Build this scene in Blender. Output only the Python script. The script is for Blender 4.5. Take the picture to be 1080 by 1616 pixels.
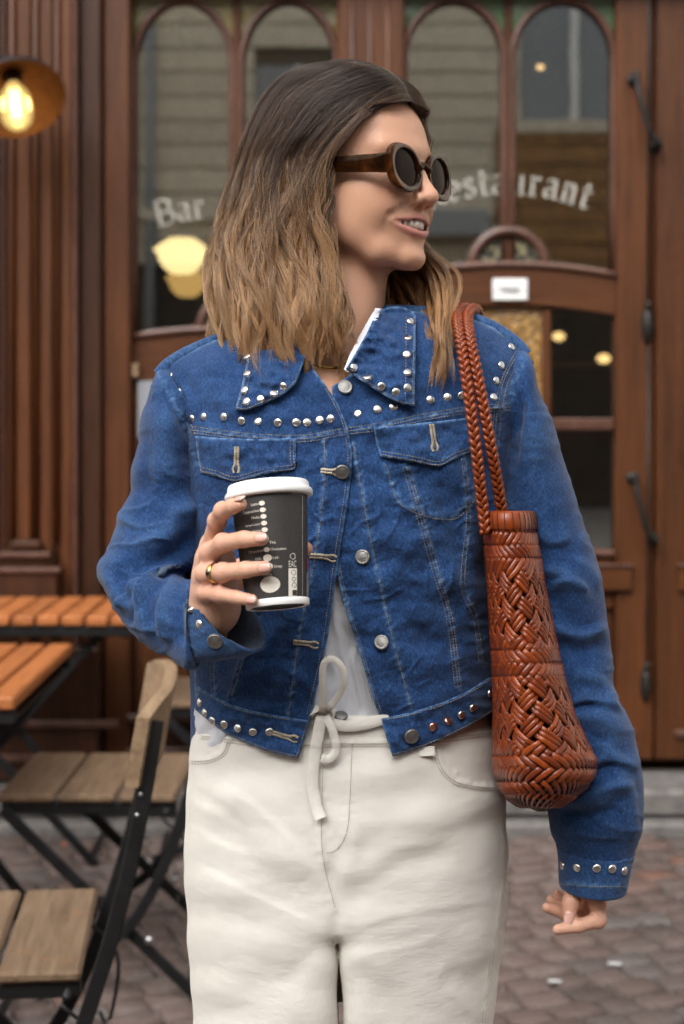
import bpy, bmesh, math, random
import numpy as np
from mathutils import Vector, Matrix, geometry

# ------------------------------------------------------------------ scene
for o in list(bpy.data.objects):
    bpy.data.objects.remove(o)
SC = bpy.context.scene
COL = SC.collection
rng = np.random.default_rng(7)
random.seed(7)

F = 2600.0          # focal length in photograph pixels
EYE = 1.355         # camera height
CXP, CYP = 540.0, 620.0

cam_d = bpy.data.cameras.new('camera')
cam = bpy.data.objects.new('camera', cam_d)
COL.objects.link(cam)
cam.location = (0, 0, EYE)
cam.rotation_euler = (math.radians(90), 0, 0)
cam_d.sensor_fit = 'VERTICAL'
cam_d.sensor_height = 36.0
cam_d.lens = F / 1616.0 * 36.0
cam_d.shift_y = -(808.0 - CYP) / 1616.0
cam_d.clip_start = 0.05
cam_d.clip_end = 300
cam_d.dof.use_dof = True
cam_d.dof.focus_distance = 1.68
cam_d.dof.aperture_fstop = 5.6
SC.camera = cam

world = bpy.data.worlds.new('World')
SC.world = world
world.use_nodes = True
wn = world.node_tree
wn.nodes.clear()
SUN_EL, SUN_AZ = math.radians(44), math.radians(-24)   # azimuth: from behind the camera towards its left
w_out = wn.nodes.new('ShaderNodeOutputWorld')
w_bg = wn.nodes.new('ShaderNodeBackground')
w_sky = wn.nodes.new('ShaderNodeTexSky')
w_sky.sky_type = 'NISHITA'
w_sky.sun_disc = False
w_sky.sun_elevation = SUN_EL
w_sky.sun_rotation = math.radians(180) - SUN_AZ
w_sky.air_density = 1.0
w_sky.dust_density = 4.0
w_sky.ozone_density = 1.0
w_hs = wn.nodes.new('ShaderNodeHueSaturation')
w_hs.inputs['Saturation'].default_value = 0.22        # overcast: hardly any blue
w_bg.inputs['Strength'].default_value = 0.15
wn.links.new(w_sky.outputs['Color'], w_hs.inputs['Color'])
wn.links.new(w_hs.outputs['Color'], w_bg.inputs['Color'])
wn.links.new(w_bg.outputs['Background'], w_out.inputs['Surface'])

sun_d = bpy.data.lights.new('sun', 'SUN')
sun_d.energy = 1.5
sun_d.angle = math.radians(70)
sun_d.color = (1.0, 0.965, 0.91)
sun = bpy.data.objects.new('sun', sun_d)
COL.objects.link(sun)
sd = Vector((math.sin(SUN_AZ) * math.cos(SUN_EL), -math.cos(SUN_AZ) * math.cos(SUN_EL), math.sin(SUN_EL)))
sun.rotation_euler = sd.to_track_quat('Z', 'Y').to_euler()
sun.location = (0, -4, 12)

SC.view_settings.view_transform = 'Standard'
SC.view_settings.look = 'None'
SC.view_settings.exposure = 0.98
SC.view_settings.gamma = 1.0
SC.view_settings.use_curve_mapping = False
SC.render.engine = 'CYCLES'
SC.cycles.max_bounces = 8
SC.cycles.transparent_max_bounces = 16
SC.cycles.use_denoising = True
SC.cycles.denoising_prefilter = 'FAST'       # keeps hair strands and cloth grain
SC.cycles.caustics_reflective = False
SC.cycles.caustics_refractive = False
SC.cycles.sample_clamp_indirect = 6.0


# ------------------------------------------------------------------ helpers
def wp(px, py, Y):
    """photograph pixel at depth Y -> world point"""
    return Vector(((px - CXP) * Y / F, Y, EYE - (py - CYP) * Y / F))


def wpn(px, py, Y):
    px, py, Y = np.broadcast_arrays(np.asarray(px, float), np.asarray(py, float), np.asarray(Y, float))
    return np.stack([(px - CXP) * Y / F, Y, EYE - (py - CYP) * Y / F], -1)


def to_px(v):
    v = np.asarray(v)
    return CXP + v[..., 0] * F / v[..., 1], CYP - (v[..., 2] - EYE) * F / v[..., 1]


def tag(o, label=None, cat=None, group=None, kind=None):
    if label: o['label'] = label
    if cat: o['category'] = cat
    if group: o['group'] = group
    if kind: o['kind'] = kind
    return o


def empty(name, loc=(0, 0, 0), rz=0.0, label=None, cat=None, group=None, kind=None):
    o = bpy.data.objects.new(name, None)
    o.location = loc
    o.rotation_euler = (0, 0, rz)
    o.empty_display_size = 0.05
    COL.objects.link(o)
    return tag(o, label, cat, group, kind)


def set_attr(me, name, arr, kind='FLOAT'):
    arr = np.asarray(arr, np.float32)
    a = me.attributes.new(name, 'FLOAT_COLOR' if kind == 'COLOR' else kind, 'POINT')
    if kind == 'COLOR':
        if arr.shape[1] == 3:
            arr = np.concatenate([arr, np.ones((len(arr), 1), np.float32)], 1)
        a.data.foreach_set('color', arr.ravel())
    else:
        a.data.foreach_set('value', arr.ravel())


def make_mesh(name, verts, faces, mats=None, smooth=True, attrs=None, mat_idx=None):
    me = bpy.data.meshes.new(name)
    if isinstance(verts, np.ndarray) and isinstance(faces, np.ndarray):
        n, k = faces.shape
        me.vertices.add(len(verts))
        me.vertices.foreach_set('co', np.ascontiguousarray(verts, np.float32).ravel())
        me.loops.add(n * k)
        me.loops.foreach_set('vertex_index', np.ascontiguousarray(faces, np.int32).ravel())
        me.polygons.add(n)
        me.polygons.foreach_set('loop_start', np.arange(0, n * k, k, dtype=np.int32))
        me.polygons.foreach_set('loop_total', np.full(n, k, np.int32))
        me.update(calc_edges=True)
        me.validate()
    else:
        me.from_pydata([tuple(v) for v in verts], [], [tuple(int(i) for i in f) for f in faces])
    if mats is not None:
        for m in (mats if isinstance(mats, (list, tuple)) else [mats]):
            me.materials.append(m)
    if mat_idx is not None:
        me.polygons.foreach_set('material_index', np.asarray(mat_idx, np.int32))
    if smooth and len(me.polygons):
        me.polygons.foreach_set('use_smooth', np.ones(len(me.polygons), bool))
    if attrs:
        for k, (arr, kind) in attrs.items():
            set_attr(me, k, arr, kind)
    me.update()
    return me


def link(name, me, parent=None, loc=None):
    o = bpy.data.objects.new(name, me)
    COL.objects.link(o)
    if parent is not None:
        o.parent = parent
    if loc is not None:
        o.location = loc
    return o


def add(name, verts, faces, mats=None, parent=None, smooth=True, attrs=None, mat_idx=None):
    return link(name, make_mesh(name, verts, faces, mats, smooth, attrs, mat_idx), parent)


class MB:
    """collects simple solids and links them as ONE mesh object"""
    def __init__(self):
        self.v, self.f = [], []

    def raw(self, v, f):
        b = len(self.v)
        self.v += [tuple(p) for p in v]
        self.f += [tuple(i + b for i in q) for q in f]
        return self

    def box(self, x0, x1, y0, y1, z0, z1, bev=0.0):
        if x1 < x0: x0, x1 = x1, x0
        if y1 < y0: y0, y1 = y1, y0
        if z1 < z0: z0, z1 = z1, z0
        b = min(bev, (x1 - x0) * .45, (y1 - y0) * .45, (z1 - z0) * .45)
        if b <= 0:
            v = [(x, y, z) for z in (z0, z1) for y in (y0, y1) for x in (x0, x1)]
            f = [(0, 2, 3, 1), (4, 5, 7, 6), (0, 1, 5, 4), (1, 3, 7, 5), (3, 2, 6, 7), (2, 0, 4, 6)]
            return self.raw(v, f)
        bm = bmesh.new()
        bmesh.ops.create_cube(bm, size=1)
        for q in bm.verts:
            q.co = ((x0 + x1) / 2 + q.co.x * (x1 - x0), (y0 + y1) / 2 + q.co.y * (y1 - y0), (z0 + z1) / 2 + q.co.z * (z1 - z0))
        bmesh.ops.bevel(bm, geom=list(bm.edges), offset=b, segments=1, affect='EDGES', profile=.5)
        return self.bm(bm)

    def bm(self, bm):
        bm.verts.ensure_lookup_table()
        bm.verts.index_update()
        self.raw([tuple(q.co) for q in bm.verts], [tuple(q.index for q in p.verts) for p in bm.faces])
        bm.free()
        return self

    def tube(self, pts, r, n=8, cap=True, squash=None):
        v, f = tube(pts, r, n, cap, squash)
        return self.raw(v, f)

    def bar(self, pts, w, t, up=(0, 1, 0)):
        v, f = flat_bar(pts, w, t, up)
        return self.raw(v, f)

    def lathe(self, prof, n=32, M=None):
        v, f = lathe(prof, n)
        if M is not None:
            v = [M @ Vector(p) for p in v]
        return self.raw(v, f)

    def build(self, name, mat, parent=None, smooth=False, autosmooth=None):
        o = add(name, self.v, self.f, mat, parent, smooth)
        if autosmooth:
            soft(o, autosmooth)
        return o


def soft(o, deg=40):
    me = o.data
    me.polygons.foreach_set('use_smooth', np.ones(len(me.polygons), bool))
    bm = bmesh.new()
    bm.from_mesh(me)
    a = math.radians(deg)
    for e in bm.edges:
        if len(e.link_faces) == 2 and e.calc_face_angle(0) > a:
            e.smooth = False
    bm.to_mesh(me)
    bm.free()
    return o


def frames(P):
    P = np.asarray(P, float)
    T = np.gradient(P, axis=0)
    T /= np.linalg.norm(T, axis=1, keepdims=True) + 1e-12
    ref = np.array([0, 0, 1.0]) if abs(T[0][2]) < .9 else np.array([1.0, 0, 0])
    N = np.zeros_like(P)
    n = np.cross(np.cross(T[0], ref), T[0])
    n /= np.linalg.norm(n)
    for i in range(len(P)):
        n = n - T[i] * np.dot(n, T[i])
        n /= np.linalg.norm(n) + 1e-12
        N[i] = n
    return T, N, np.cross(T, N)


def tube(pts, r, n=8, cap=True, squash=None):
    P = np.asarray(pts, float)
    T, N, B = frames(P)
    r = np.broadcast_to(np.asarray(r, float), (len(P),))
    s = 1.0 if squash is None else squash
    a = np.linspace(0, 2 * np.pi, n, endpoint=False)
    V = P[:, None, :] + r[:, None, None] * (np.cos(a)[None, :, None] * N[:, None, :] + s * np.sin(a)[None, :, None] * B[:, None, :])
    f = []
    for i in range(len(P) - 1):
        for j in range(n):
            k = (j + 1) % n
            f.append((i * n + j, i * n + k, (i + 1) * n + k, (i + 1) * n + j))
    if cap:
        f.append(tuple(reversed(range(n))))
        f.append(tuple(range((len(P) - 1) * n, len(P) * n)))
    return [tuple(p) for p in V.reshape(-1, 3)], f


def flat_bar(pts, w, t, up=(0, 1, 0)):
    """rectangular bar; t is measured along `up`, w across it"""
    P = np.asarray(pts, float)
    T = np.gradient(P, axis=0)
    T /= np.linalg.norm(T, axis=1, keepdims=True)
    U = np.asarray(up, float)
    v, f = [], []
    c = .22
    for p, q in zip(P, T):
        u = U - q * np.dot(U, q)
        u /= np.linalg.norm(u)
        s = np.cross(q, u)
        for a, b in ((-.5, -.5 + c), (-.5 + c * t / w, -.5), (.5 - c * t / w, -.5), (.5, -.5 + c), (.5, .5 - c), (.5 - c * t / w, .5), (-.5 + c * t / w, .5), (-.5, .5 - c)):
            v.append(tuple(p + s * a * w + u * b * t))
    n = 8
    for i in range(len(P) - 1):
        for j in range(n):
            k = (j + 1) % n
            f.append((i * n + j, i * n + k, (i + 1) * n + k, (i + 1) * n + j))
    f.append(tuple(reversed(range(n))))
    f.append(tuple(range((len(P) - 1) * n, len(P) * n)))
    return v, f


def lathe(prof, n=32):
    """profile of (r, z) revolved about z"""
    v, f = [], []
    m = len(prof)
    for r, z in prof:
        for j in range(n):
            a = 2 * math.pi * j / n
            v.append((r * math.cos(a), r * math.sin(a), z))
    for i in range(m - 1):
        for j in range(n):
            k = (j + 1) % n
            f.append((i * n + j, i * n + k, (i + 1) * n + k, (i + 1) * n + j))
    return v, f


def spline(pts, n):
    """Catmull-Rom through pts (any dimension), n samples"""
    P = np.asarray(pts, float)
    if len(P) == 2:
        t = np.linspace(0, 1, n)[:, None]
        return P[0] * (1 - t) + P[1] * t
    Q = np.vstack([2 * P[0] - P[1], P, 2 * P[-1] - P[-2]])
    seg = np.linalg.norm(np.diff(P, axis=0), axis=1)
    cum = np.concatenate([[0], np.cumsum(seg)])
    s = np.linspace(0, cum[-1], n)
    i = np.clip(np.searchsorted(cum, s, side='right') - 1, 0, len(P) - 2)
    t = ((s - cum[i]) / np.maximum(seg[i], 1e-9))[:, None]
    p0, p1, p2, p3 = Q[i], Q[i + 1], Q[i + 2], Q[i + 3]
    return .5 * ((2 * p1) + (-p0 + p2) * t + (2 * p0 - 5 * p1 + 4 * p2 - p3) * t ** 2 + (-p0 + 3 * p1 - 3 * p2 + p3) * t ** 3)


def copy_tree(o, parent=None):
    c = o.copy()
    COL.objects.link(c)
    if parent is not None:
        c.parent = parent
    for ch in list(o.children):
        copy_tree(ch, c)
    return c


# ------------------------------------------------------------------ materials
MATS = {}


class NT:
    def __init__(self, name):
        self.m = bpy.data.materials.new(name)
        self.m.use_nodes = True
        self.t = self.m.node_tree
        self.t.nodes.clear()
        self.out = self.t.nodes.new('ShaderNodeOutputMaterial')

    def n(self, typ, **kw):
        nd = self.t.nodes.new('ShaderNode' + typ)
        for k, v in kw.items():
            if hasattr(nd, k) and k not in nd.inputs:
                setattr(nd, k, v)
            else:
                self.set(nd, k, v)
        return nd

    def set(self, nd, k, v):
        s = nd.inputs[k]
        if isinstance(v, bpy.types.NodeSocket):
            self.t.links.new(v, s)
        elif isinstance(v, bpy.types.Node):
            self.t.links.new(v.outputs[0], s)
        else:
            if isinstance(v, (tuple, list)) and len(v) == 3 and s.type == 'RGBA':
                v = (*v, 1)
            s.default_value = v

    def coord(self, scale=(1, 1, 1), what='Object', rot=(0, 0, 0)):
        tc = self.n('TexCoord')
        mp = self.n('Mapping')
        mp.inputs['Scale'].default_value = scale
        mp.inputs['Rotation'].default_value = rot
        self.t.links.new(tc.outputs[what], mp.inputs['Vector'])
        return mp.outputs[0]

    def noise(self, vec, scale, detail=4, rough=.55, dist=0.0):
        nd = self.n('TexNoise')
        nd.inputs['Scale'].default_value = scale
        nd.inputs['Detail'].default_value = detail
        nd.inputs['Roughness'].default_value = rough
        nd.inputs['Distortion'].default_value = dist
        if vec is not None:
            self.t.links.new(vec, nd.inputs['Vector'])
        return nd.outputs['Fac']

    def ramp(self, fac, stops):
        nd = self.n('ValToRGB')
        el = nd.color_ramp.elements
        while len(el) < len(stops):
            el.new(.5)
        for e, (p, c) in zip(el, stops):
            e.position = p
            e.color = (*c, 1) if len(c) == 3 else c
        self.t.links.new(fac, nd.inputs['Fac'])
        return nd.outputs['Color']

    def mix(self, fac, a, b, mode='MIX'):
        nd = self.t.nodes.new('ShaderNodeMix')
        nd.data_type = 'RGBA'
        nd.blend_type = mode
        nd.clamp_factor = True
        for i, v in ((0, fac), (6, a), (7, b)):
            if isinstance(v, bpy.types.NodeSocket):
                self.t.links.new(v, nd.inputs[i])
            elif i == 0:
                nd.inputs[0].default_value = v
            else:
                nd.inputs[i].default_value = (*v, 1) if len(v) == 3 else v
        return nd.outputs[2]

    def math(self, op, a, b=0.0, c=None, clamp=False):
        nd = self.t.nodes.new('ShaderNodeMath')
        nd.operation = op
        nd.use_clamp = clamp
        for i, v in enumerate((a, b) if c is None else (a, b, c)):
            if isinstance(v, bpy.types.NodeSocket):
                self.t.links.new(v, nd.inputs[i])
            else:
                nd.inputs[i].default_value = v
        return nd.outputs[0]

    def attr(self, name, out='Fac'):
        nd = self.t.nodes.new('ShaderNodeAttribute')
        nd.attribute_name = name
        return nd.outputs[out]

    def rand(self):
        return self.n('ObjectInfo').outputs['Random']

    def bump(self, h, strength=.3, dist=.002, prev=None):
        nd = self.n('Bump')
        nd.inputs['Strength'].default_value = strength
        nd.inputs['Distance'].default_value = dist
        self.t.links.new(h, nd.inputs['Height'])
        if prev is not None:
            self.t.links.new(prev, nd.inputs['Normal'])
        return nd.outputs[0]

    def bsdf(self, **kw):
        nd = self.n('BsdfPrincipled')
        for k, v in kw.items():
            self.set(nd, k.replace('_', ' '), v)
        self.t.links.new(nd.outputs[0], self.out.inputs['Surface'])
        return nd

    def done(self, key):
        MATS[key] = self.m
        return self.m


def simple(key, col, rough=.5, metal=0.0, noise=None, bump=0.0, spec=None, coat=0.0, nscale=60, **kw):
    t = NT(key)
    c = t.coord()
    args = dict(Roughness=rough, Metallic=metal)
    base = (*col, 1)
    if noise:
        f = t.noise(c, nscale, 5)
        lo = tuple(x * (1 - noise) for x in col)
        hi = tuple(min(1, x * (1 + noise)) for x in col)
        args['Base_Color'] = t.ramp(f, [(.3, lo), (.7, hi)])
    else:
        args['Base_Color'] = base
    if bump:
        args['Normal'] = t.bump(t.noise(c, nscale * 3, 4), bump, .002)
    if spec is not None:
        args['Specular_IOR_Level'] = spec
    if coat:
        args['Coat_Weight'] = coat
        args['Coat_Roughness'] = .15
    args.update(kw)
    t.bsdf(**args)
    return t.done(key)


def wood(key, dark, mid, light, rough=.4, scale=(18, 18, 1.2), coat=0.0, vary=.25, bump=.25, wear=None, axis='Z'):
    t = NT(key)
    s = scale
    c = t.coord(s)
    r = t.rand()
    vadd = t.n('VectorMath', operation='ADD')
    t.t.links.new(c, vadd.inputs[0])
    comb = t.n('CombineXYZ')
    for i in range(3):
        t.t.links.new(t.math('MULTIPLY', r, 17.0 + 5 * i), comb.inputs[i])
    t.t.links.new(comb.outputs[0], vadd.inputs[1])
    v = vadd.outputs[0]
    g = t.noise(v, 2.2, 7, .62, .4)
    g2 = t.noise(v, 9.0, 5, .7, .2)
    gg = t.math('ADD', t.math('MULTIPLY', g, .7), t.math('MULTIPLY', g2, .3))
    col = t.ramp(gg, [(.30, dark), (.50, mid), (.72, light)])
    big = t.noise(t.coord((1.6, 1.6, .9)), 2.0, 3)
    col = t.mix(t.math('MULTIPLY', big, .55), col, tuple(x * .55 for x in mid))
    k = t.math('ADD', t.math('MULTIPLY', r, vary), 1 - vary / 2)
    hs = t.n('HueSaturation')
    t.t.links.new(col, hs.inputs['Color'])
    t.t.links.new(k, hs.inputs['Value'])
    col = hs.outputs[0]
    if wear is not None:
        wv = t.noise(t.coord((7, 7, 3)), 3.0, 6, .65)
        col = t.mix(t.ramp(wv, [(.60, (0, 0, 0)), (.72, (1, 1, 1))]), col, wear)
    rr = t.ramp(g2, [(.3, (rough * .8,) * 3), (.7, (min(1, rough * 1.3),) * 3)])
    t.bsdf(Base_Color=col, Roughness=rr, Coat_Weight=coat, Coat_Roughness=.25, Specular_IOR_Level=.34, Normal=t.bump(gg, bump, .003))
    return t.done(key)


# facade timber, dark varnished red-brown
wood('timber', (.026, .0072, .0020), (.078, .0240, .0056), (.145, .048, .0115), .46, (22, 22, 1.0), .08, .34, .3)
wood('timber_dark', (.019, .0056, .0021), (.048, .0150, .0046), (.090, .030, .0085), .46, (22, 22, 1.0), .08, .28, .3)
wood('timber_cross', (.028, .0078, .0021), (.082, .0250, .0057), (.150, .049, .0115), .46, (1.0, 22, 22), .08, .32, .3)
wood('trim_wood', (.045, .020, .014), (.11, .05, .034), (.17, .085, .06), .34, (8, 8, 4), .35, .2, .2)
wood('table_wood', (.26, .085, .024), (.40, .135, .040), (.50, .19, .06), .5, (26, 2.2, 26), .1, .22, .25)
wood('seat_wood', (.085, .053, .031), (.195, .127, .077), (.30, .21, .135), .75, (34, 2.5, 34), 0, .3, .6, (.20, .10, .045))
wood('backrest_wood', (.12, .075, .042), (.27, .18, .105), (.40, .29, .18), .6, (30, 3.0, 30), .1, .2, .5, (.10, .085, .075))
simple('black_metal', (.008, .008, .0085), .5, 0.0, .4, .1, nscale=25, spec=.3)
simple('bolt_metal', (.45, .45, .46), .35, 1.0)
simple('iron', (.030, .027, .025), .45, .6, .4, .3, nscale=60)
simple('joint_dirt', (.20, .18, .165), .95, 0, .45, .5, nscale=30)
simple('step_stone', (.135, .125, .118), .8, 0, .3, .5, nscale=22)
simple('plaster_dark', (.18, .115, .05), .8, 0, .25)
simple('ochre_wall', (.42, .25, .075), .75, 0, .2, nscale=6)
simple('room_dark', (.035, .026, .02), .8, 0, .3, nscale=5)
simple('sign_white', (.80, .80, .80), .35)
simple('ink', (.03, .03, .032), .5)
simple('gilt_letter', (.34, .32, .28), .55, 0, .15)
simple('litter_white', (.46, .46, .46), .7, 0, .1, .4)
simple('litter_orange', (.62, .14, .03), .6)

t = NT('glass')                                    # window glass: dark room behind, the street mirrored in it
gl = t.n('BsdfGlossy'); gl.inputs['Roughness'].default_value = .012
gl.inputs['Color'].default_value = (.95, .96, .95, 1)
wv = t.noise(t.coord((3, 3, 2)), 1.6, 2)
t.t.links.new(t.bump(wv, .012, .01), gl.inputs['Normal'])
tr = t.n('BsdfTransparent'); tr.inputs['Color'].default_value = (.86, .88, .84, 1)
fr = t.n('Fresnel'); fr.inputs['IOR'].default_value = 3.4
mx = t.n('MixShader')
t.t.links.new(fr.outputs[0], mx.inputs[0]); t.t.links.new(tr.outputs[0], mx.inputs[1]); t.t.links.new(gl.outputs[0], mx.inputs[2])
t.t.links.new(mx.outputs[0], t.out.inputs['Surface']); t.done('glass')


def textured_glass(key, c0, c1, c2, sc, rough=.25):
    t = NT(key)
    v = t.n('TexVoronoi'); v.inputs['Scale'].default_value = sc
    t.t.links.new(t.coord(), v.inputs['Vector'])
    n = t.noise(t.coord(), sc * .7, 4)
    f = t.math('ADD', t.math('MULTIPLY', v.outputs['Distance'], .6), t.math('MULTIPLY', n, .5))
    t.bsdf(Base_Color=t.ramp(f, [(.25, c0), (.5, c1), (.75, c2)]), Roughness=rough, Normal=t.bump(f, .9, .006), Specular_IOR_Level=.9)
    return t.done(key)


textured_glass('amber_glass', (.05, .02, .004), (.19, .09, .018), (.42, .25, .075), 75)
textured_glass('medallion_glass', (.012, .012, .010), (.045, .043, .032), (.30, .27, .15), 42)
textured_glass('olive_glass', (.085, .068, .008), (.13, .10, .014), (.16, .13, .02), 12, .3)
textured_glass('green_glass', (.02, .065, .014), (.032, .09, .02), (.045, .11, .03), 12, .3)


def emit(key, col, s):
    t = NT(key)
    e = t.n('Emission'); e.inputs['Color'].default_value = (*col, 1); e.inputs['Strength'].default_value = s
    t.t.links.new(e.outputs[0], t.out.inputs['Surface'])
    return t.done(key)


emit('opal_lamp', (1.0, .72, .34), 1.55)
emit('opal_lamp_dim', (1.0, .58, .18), .62)
emit('filament', (1.0, .66, .25), 4.5)
emit('spot_lamp', (1.0, .62, .26), 1.9)
t = NT('bulb_glass')
e = t.n('Emission'); e.inputs['Color'].default_value = (1, .66, .22, 1); e.inputs['Strength'].default_value = .42
g = t.n('BsdfGlossy'); g.inputs['Roughness'].default_value = .05
x = t.n('BsdfTransparent'); x.inputs['Color'].default_value = (1, .88, .6, 1)
a1 = t.n('AddShader'); t.t.links.new(e.outputs[0], a1.inputs[0]); t.t.links.new(x.outputs[0], a1.inputs[1])
m1 = t.n('MixShader'); f1 = t.n('Fresnel')
t.t.links.new(f1.outputs[0], m1.inputs[0]); t.t.links.new(a1.outputs[0], m1.inputs[1]); t.t.links.new(g.outputs[0], m1.inputs[2])
t.t.links.new(m1.outputs[0], t.out.inputs['Surface']); t.done('bulb_glass')
simple('copper_inside', (.075, .027, .009), .5, .5, .25)

t = NT('cobble')
r = t.rand()
c = t.coord((1, 1, 1))
n = t.noise(c, 45, 6, .65)
base = t.ramp(r, [(0, (.072, .056, .051)), (.2, (.105, .078, .068)), (.38, (.086, .075, .071)), (.55, (.118, .088, .078)), (.7, (.092, .067, .059)), (.85, (.112, .102, .098)), (.94, (.145, .080, .060)), (1, (.10, .085, .08))])
col = t.mix(n, t.mix(1.0, base, (.62, .60, .60), 'MULTIPLY'), t.mix(1.0, base, (1.35, 1.32, 1.3), 'MULTIPLY'))
dust = t.noise(c, 9, 4)
col = t.mix(t.ramp(dust, [(.5, (0, 0, 0)), (.75, (.5, .5, .5))]), col, (.185, .165, .15))
t.bsdf(Base_Color=col, Roughness=.72, Normal=t.bump(n, .6, .004), Specular_IOR_Level=.35)
t.done('cobble')

t = NT('limestone')
c = t.coord()
n = t.noise(c, 6, 6, .6)
col = t.ramp(n, [(.3, (.56, .50, .40)), (.7, (.68, .61, .50))])
k = t.math('ADD', t.math('MULTIPLY', t.rand(), .16), .92)
hs = t.n('HueSaturation'); t.t.links.new(col, hs.inputs['Color']); t.t.links.new(k, hs.inputs['Value'])
t.bsdf(Base_Color=hs.outputs[0], Roughness=.9, Normal=t.bump(t.noise(c, 60, 4), .4, .004))
t.done('limestone')
simple('dark_joint', (.10, .085, .065), .9)  # dark joint colour between the stone courses
simple('awning_grey', (.30, .32, .34), .8)
simple('shop_timber', (.27, .135, .045), .6, 0, .3, nscale=8)
simple('painted_grey', (.25, .27, .30), .5)
simple('lead_roof', (.16, .17, .19), .6)

# ------------------------------------------------------------------ ground
pavement = add('pavement', [(-40, -40, -.02), (40, -40, -.02), (40, 40, -.02), (-40, 40, -.02)], [(0, 1, 2, 3)], MATS['joint_dirt'], smooth=False)
tag(pavement, kind='structure')


def cobble_mesh(w, d, seed):
    r = random.Random(seed)
    bm = bmesh.new()
    bmesh.ops.create_cube(bm, size=1)
    for q in bm.verts:
        q.co = (q.co.x * w * r.uniform(.92, 1.02), q.co.y * d * r.uniform(.92, 1.02), q.co.z * .06)
        if q.co.z > 0:
            q.co.x *= .97; q.co.y *= .97
            q.co.z += r.uniform(-.004, .004)
        q.co.x += r.uniform(-.006, .006); q.co.y += r.uniform(-.006, .006)
    top = [e for e in bm.edges if all(q.co.z > 0 for q in e.verts)] + [e for e in bm.edges if abs(e.verts[0].co.z - e.verts[1].co.z) > .03]
    bmesh.ops.bevel(bm, geom=top, offset=.006, segments=1, affect='EDGES')
    me = bpy.data.meshes.new('cobble')
    bm.to_mesh(me); bm.free()
    me.materials.append(MATS['cobble'])
    me.polygons.foreach_set('use_smooth', np.ones(len(me.polygons), bool))
    return me


cob_var = [cobble_mesh(random.Random(i).choice([.084, .096, .110]), .082, i) for i in range(14)]
spots = []
ca, sa = math.cos(math.radians(24)), math.sin(math.radians(24))
for j in range(-72, 72):
    u = -7 + random.random() * .1
    while u < 7:
        w = random.choice([.084, .096, .110])
        vv = j * .088
        uu = u + w / 2
        bow = .06 * math.sin(uu * 2.2)                      # rows of setts wander like hand-laid fans
        x = uu * ca - (vv + bow) * sa
        y = uu * sa + (vv + bow) * ca + 2.0
        u += w + .009
        if -4.5 < x < 4.5 and -2.2 < y < 5.06:
            spots.append((x, y, w))
vis = []
rest = []
for s in spots:
    x, y, w = s
    ok = y > 3.45 and abs(x) < .235 * y + .05
    hidden = ok and (-.26 < x * 1.79 / y < .245)
    (vis if ok and not hidden else rest).append(s)
vis.sort(key=lambda s: s[1])
rest += vis[298:]
vis = vis[:298]
bw = {.084: [], .096: [], .110: []}
for i in range(14):
    bw[random.Random(i).choice([.084, .096, .110])].append(cob_var[i])
for k in bw:
    if not bw[k]:
        bw[k] = [cobble_mesh(k, .082, 50 + int(k * 1000))]
for x, y, w in vis:
    o = link('cobble', random.choice(bw[w]), pavement)
    o.location = (x, y, -.028 + random.uniform(-.004, .003))
    o.rotation_euler = (random.uniform(-.03, .03), random.uniform(-.03, .03), math.radians(24) + random.uniform(-.06, .06) + random.choice([0, math.pi]) + .12 * math.cos(x * 2.2))
mb_v, mb_f = [], []
for x, y, w in rest:
    me = random.choice(bw[w])
    co = np.empty(len(me.vertices) * 3); me.vertices.foreach_get('co', co); co = co.reshape(-1, 3)
    a = math.radians(24) + random.uniform(-.06, .06)
    R2 = np.array([[math.cos(a), -math.sin(a), 0], [math.sin(a), math.cos(a), 0], [0, 0, 1]])
    b = len(mb_v)
    mb_v += [tuple(p) for p in co @ R2.T + (x, y, -.03)]
    mb_f += [tuple(i + b for i in p.vertices) for p in me.polygons]
o = add('cobbles', mb_v, mb_f, MATS['cobble'], pavement)
tag(o, kind='stuff')

# ------------------------------------------------------------------ restaurant front
FY = 5.38


def fx(px): return (px - CXP) * FY / F


def fz(py): return EYE - (py - CYP) * FY / F


facade = empty('restaurant_facade', (0, FY, 0), 0, 'dark red varnished timber restaurant front with arched windows behind the woman', 'shopfront')


def fput(o):
    o.parent = facade
    o.matrix_parent_inverse = Matrix.Translation((0, -FY, 0))
    return o


def slab(name, outline, y0, y1, mat, parent=None, bev=0.0):
    """extrude an (x, z) outline from y0 (front) to y1"""
    bm = bmesh.new()
    vs = [bm.verts.new((x, y0, z)) for x, z in outline]
    fc = bm.faces.new(vs)
    r = bmesh.ops.extrude_face_region(bm, geom=[fc])
    for q in r['geom']:
        if isinstance(q, bmesh.types.BMVert):
            q.co.y = y1
    bmesh.ops.recalc_face_normals(bm, faces=bm.faces)
    if bev:
        es = [e for e in bm.edges if abs(e.verts[0].co.y - y0) < 1e-6 and abs(e.verts[1].co.y - y0) < 1e-6]
        bmesh.ops.bevel(bm, geom=es, offset=bev, segments=2, affect='EDGES')
    bmesh.ops.triangulate(bm, faces=[f for f in bm.faces if len(f.verts) > 4])
    me = bpy.data.meshes.new(name)
    bm.to_mesh(me); bm.free()
    me.materials.append(mat)
    o = link(name, me)
    return o


def fbox(name, px0, px1, py0, py1, y0, y1, mat, bev=.006, z0=None, z1=None):
    m = MB().box(fx(px0), fx(px1), y0, y1, fz(py1) if z0 is None else z0, fz(py0) if z1 is None else z1, bev)
    return fput(m.build(name, MATS[mat]))


TOPZ = 2.668
# --- left timber pier: boards, reeds and a plinth
pier = empty('timber_pier'); fput(pier)


def sub(o, par):
    o.parent = par
    return o


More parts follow.
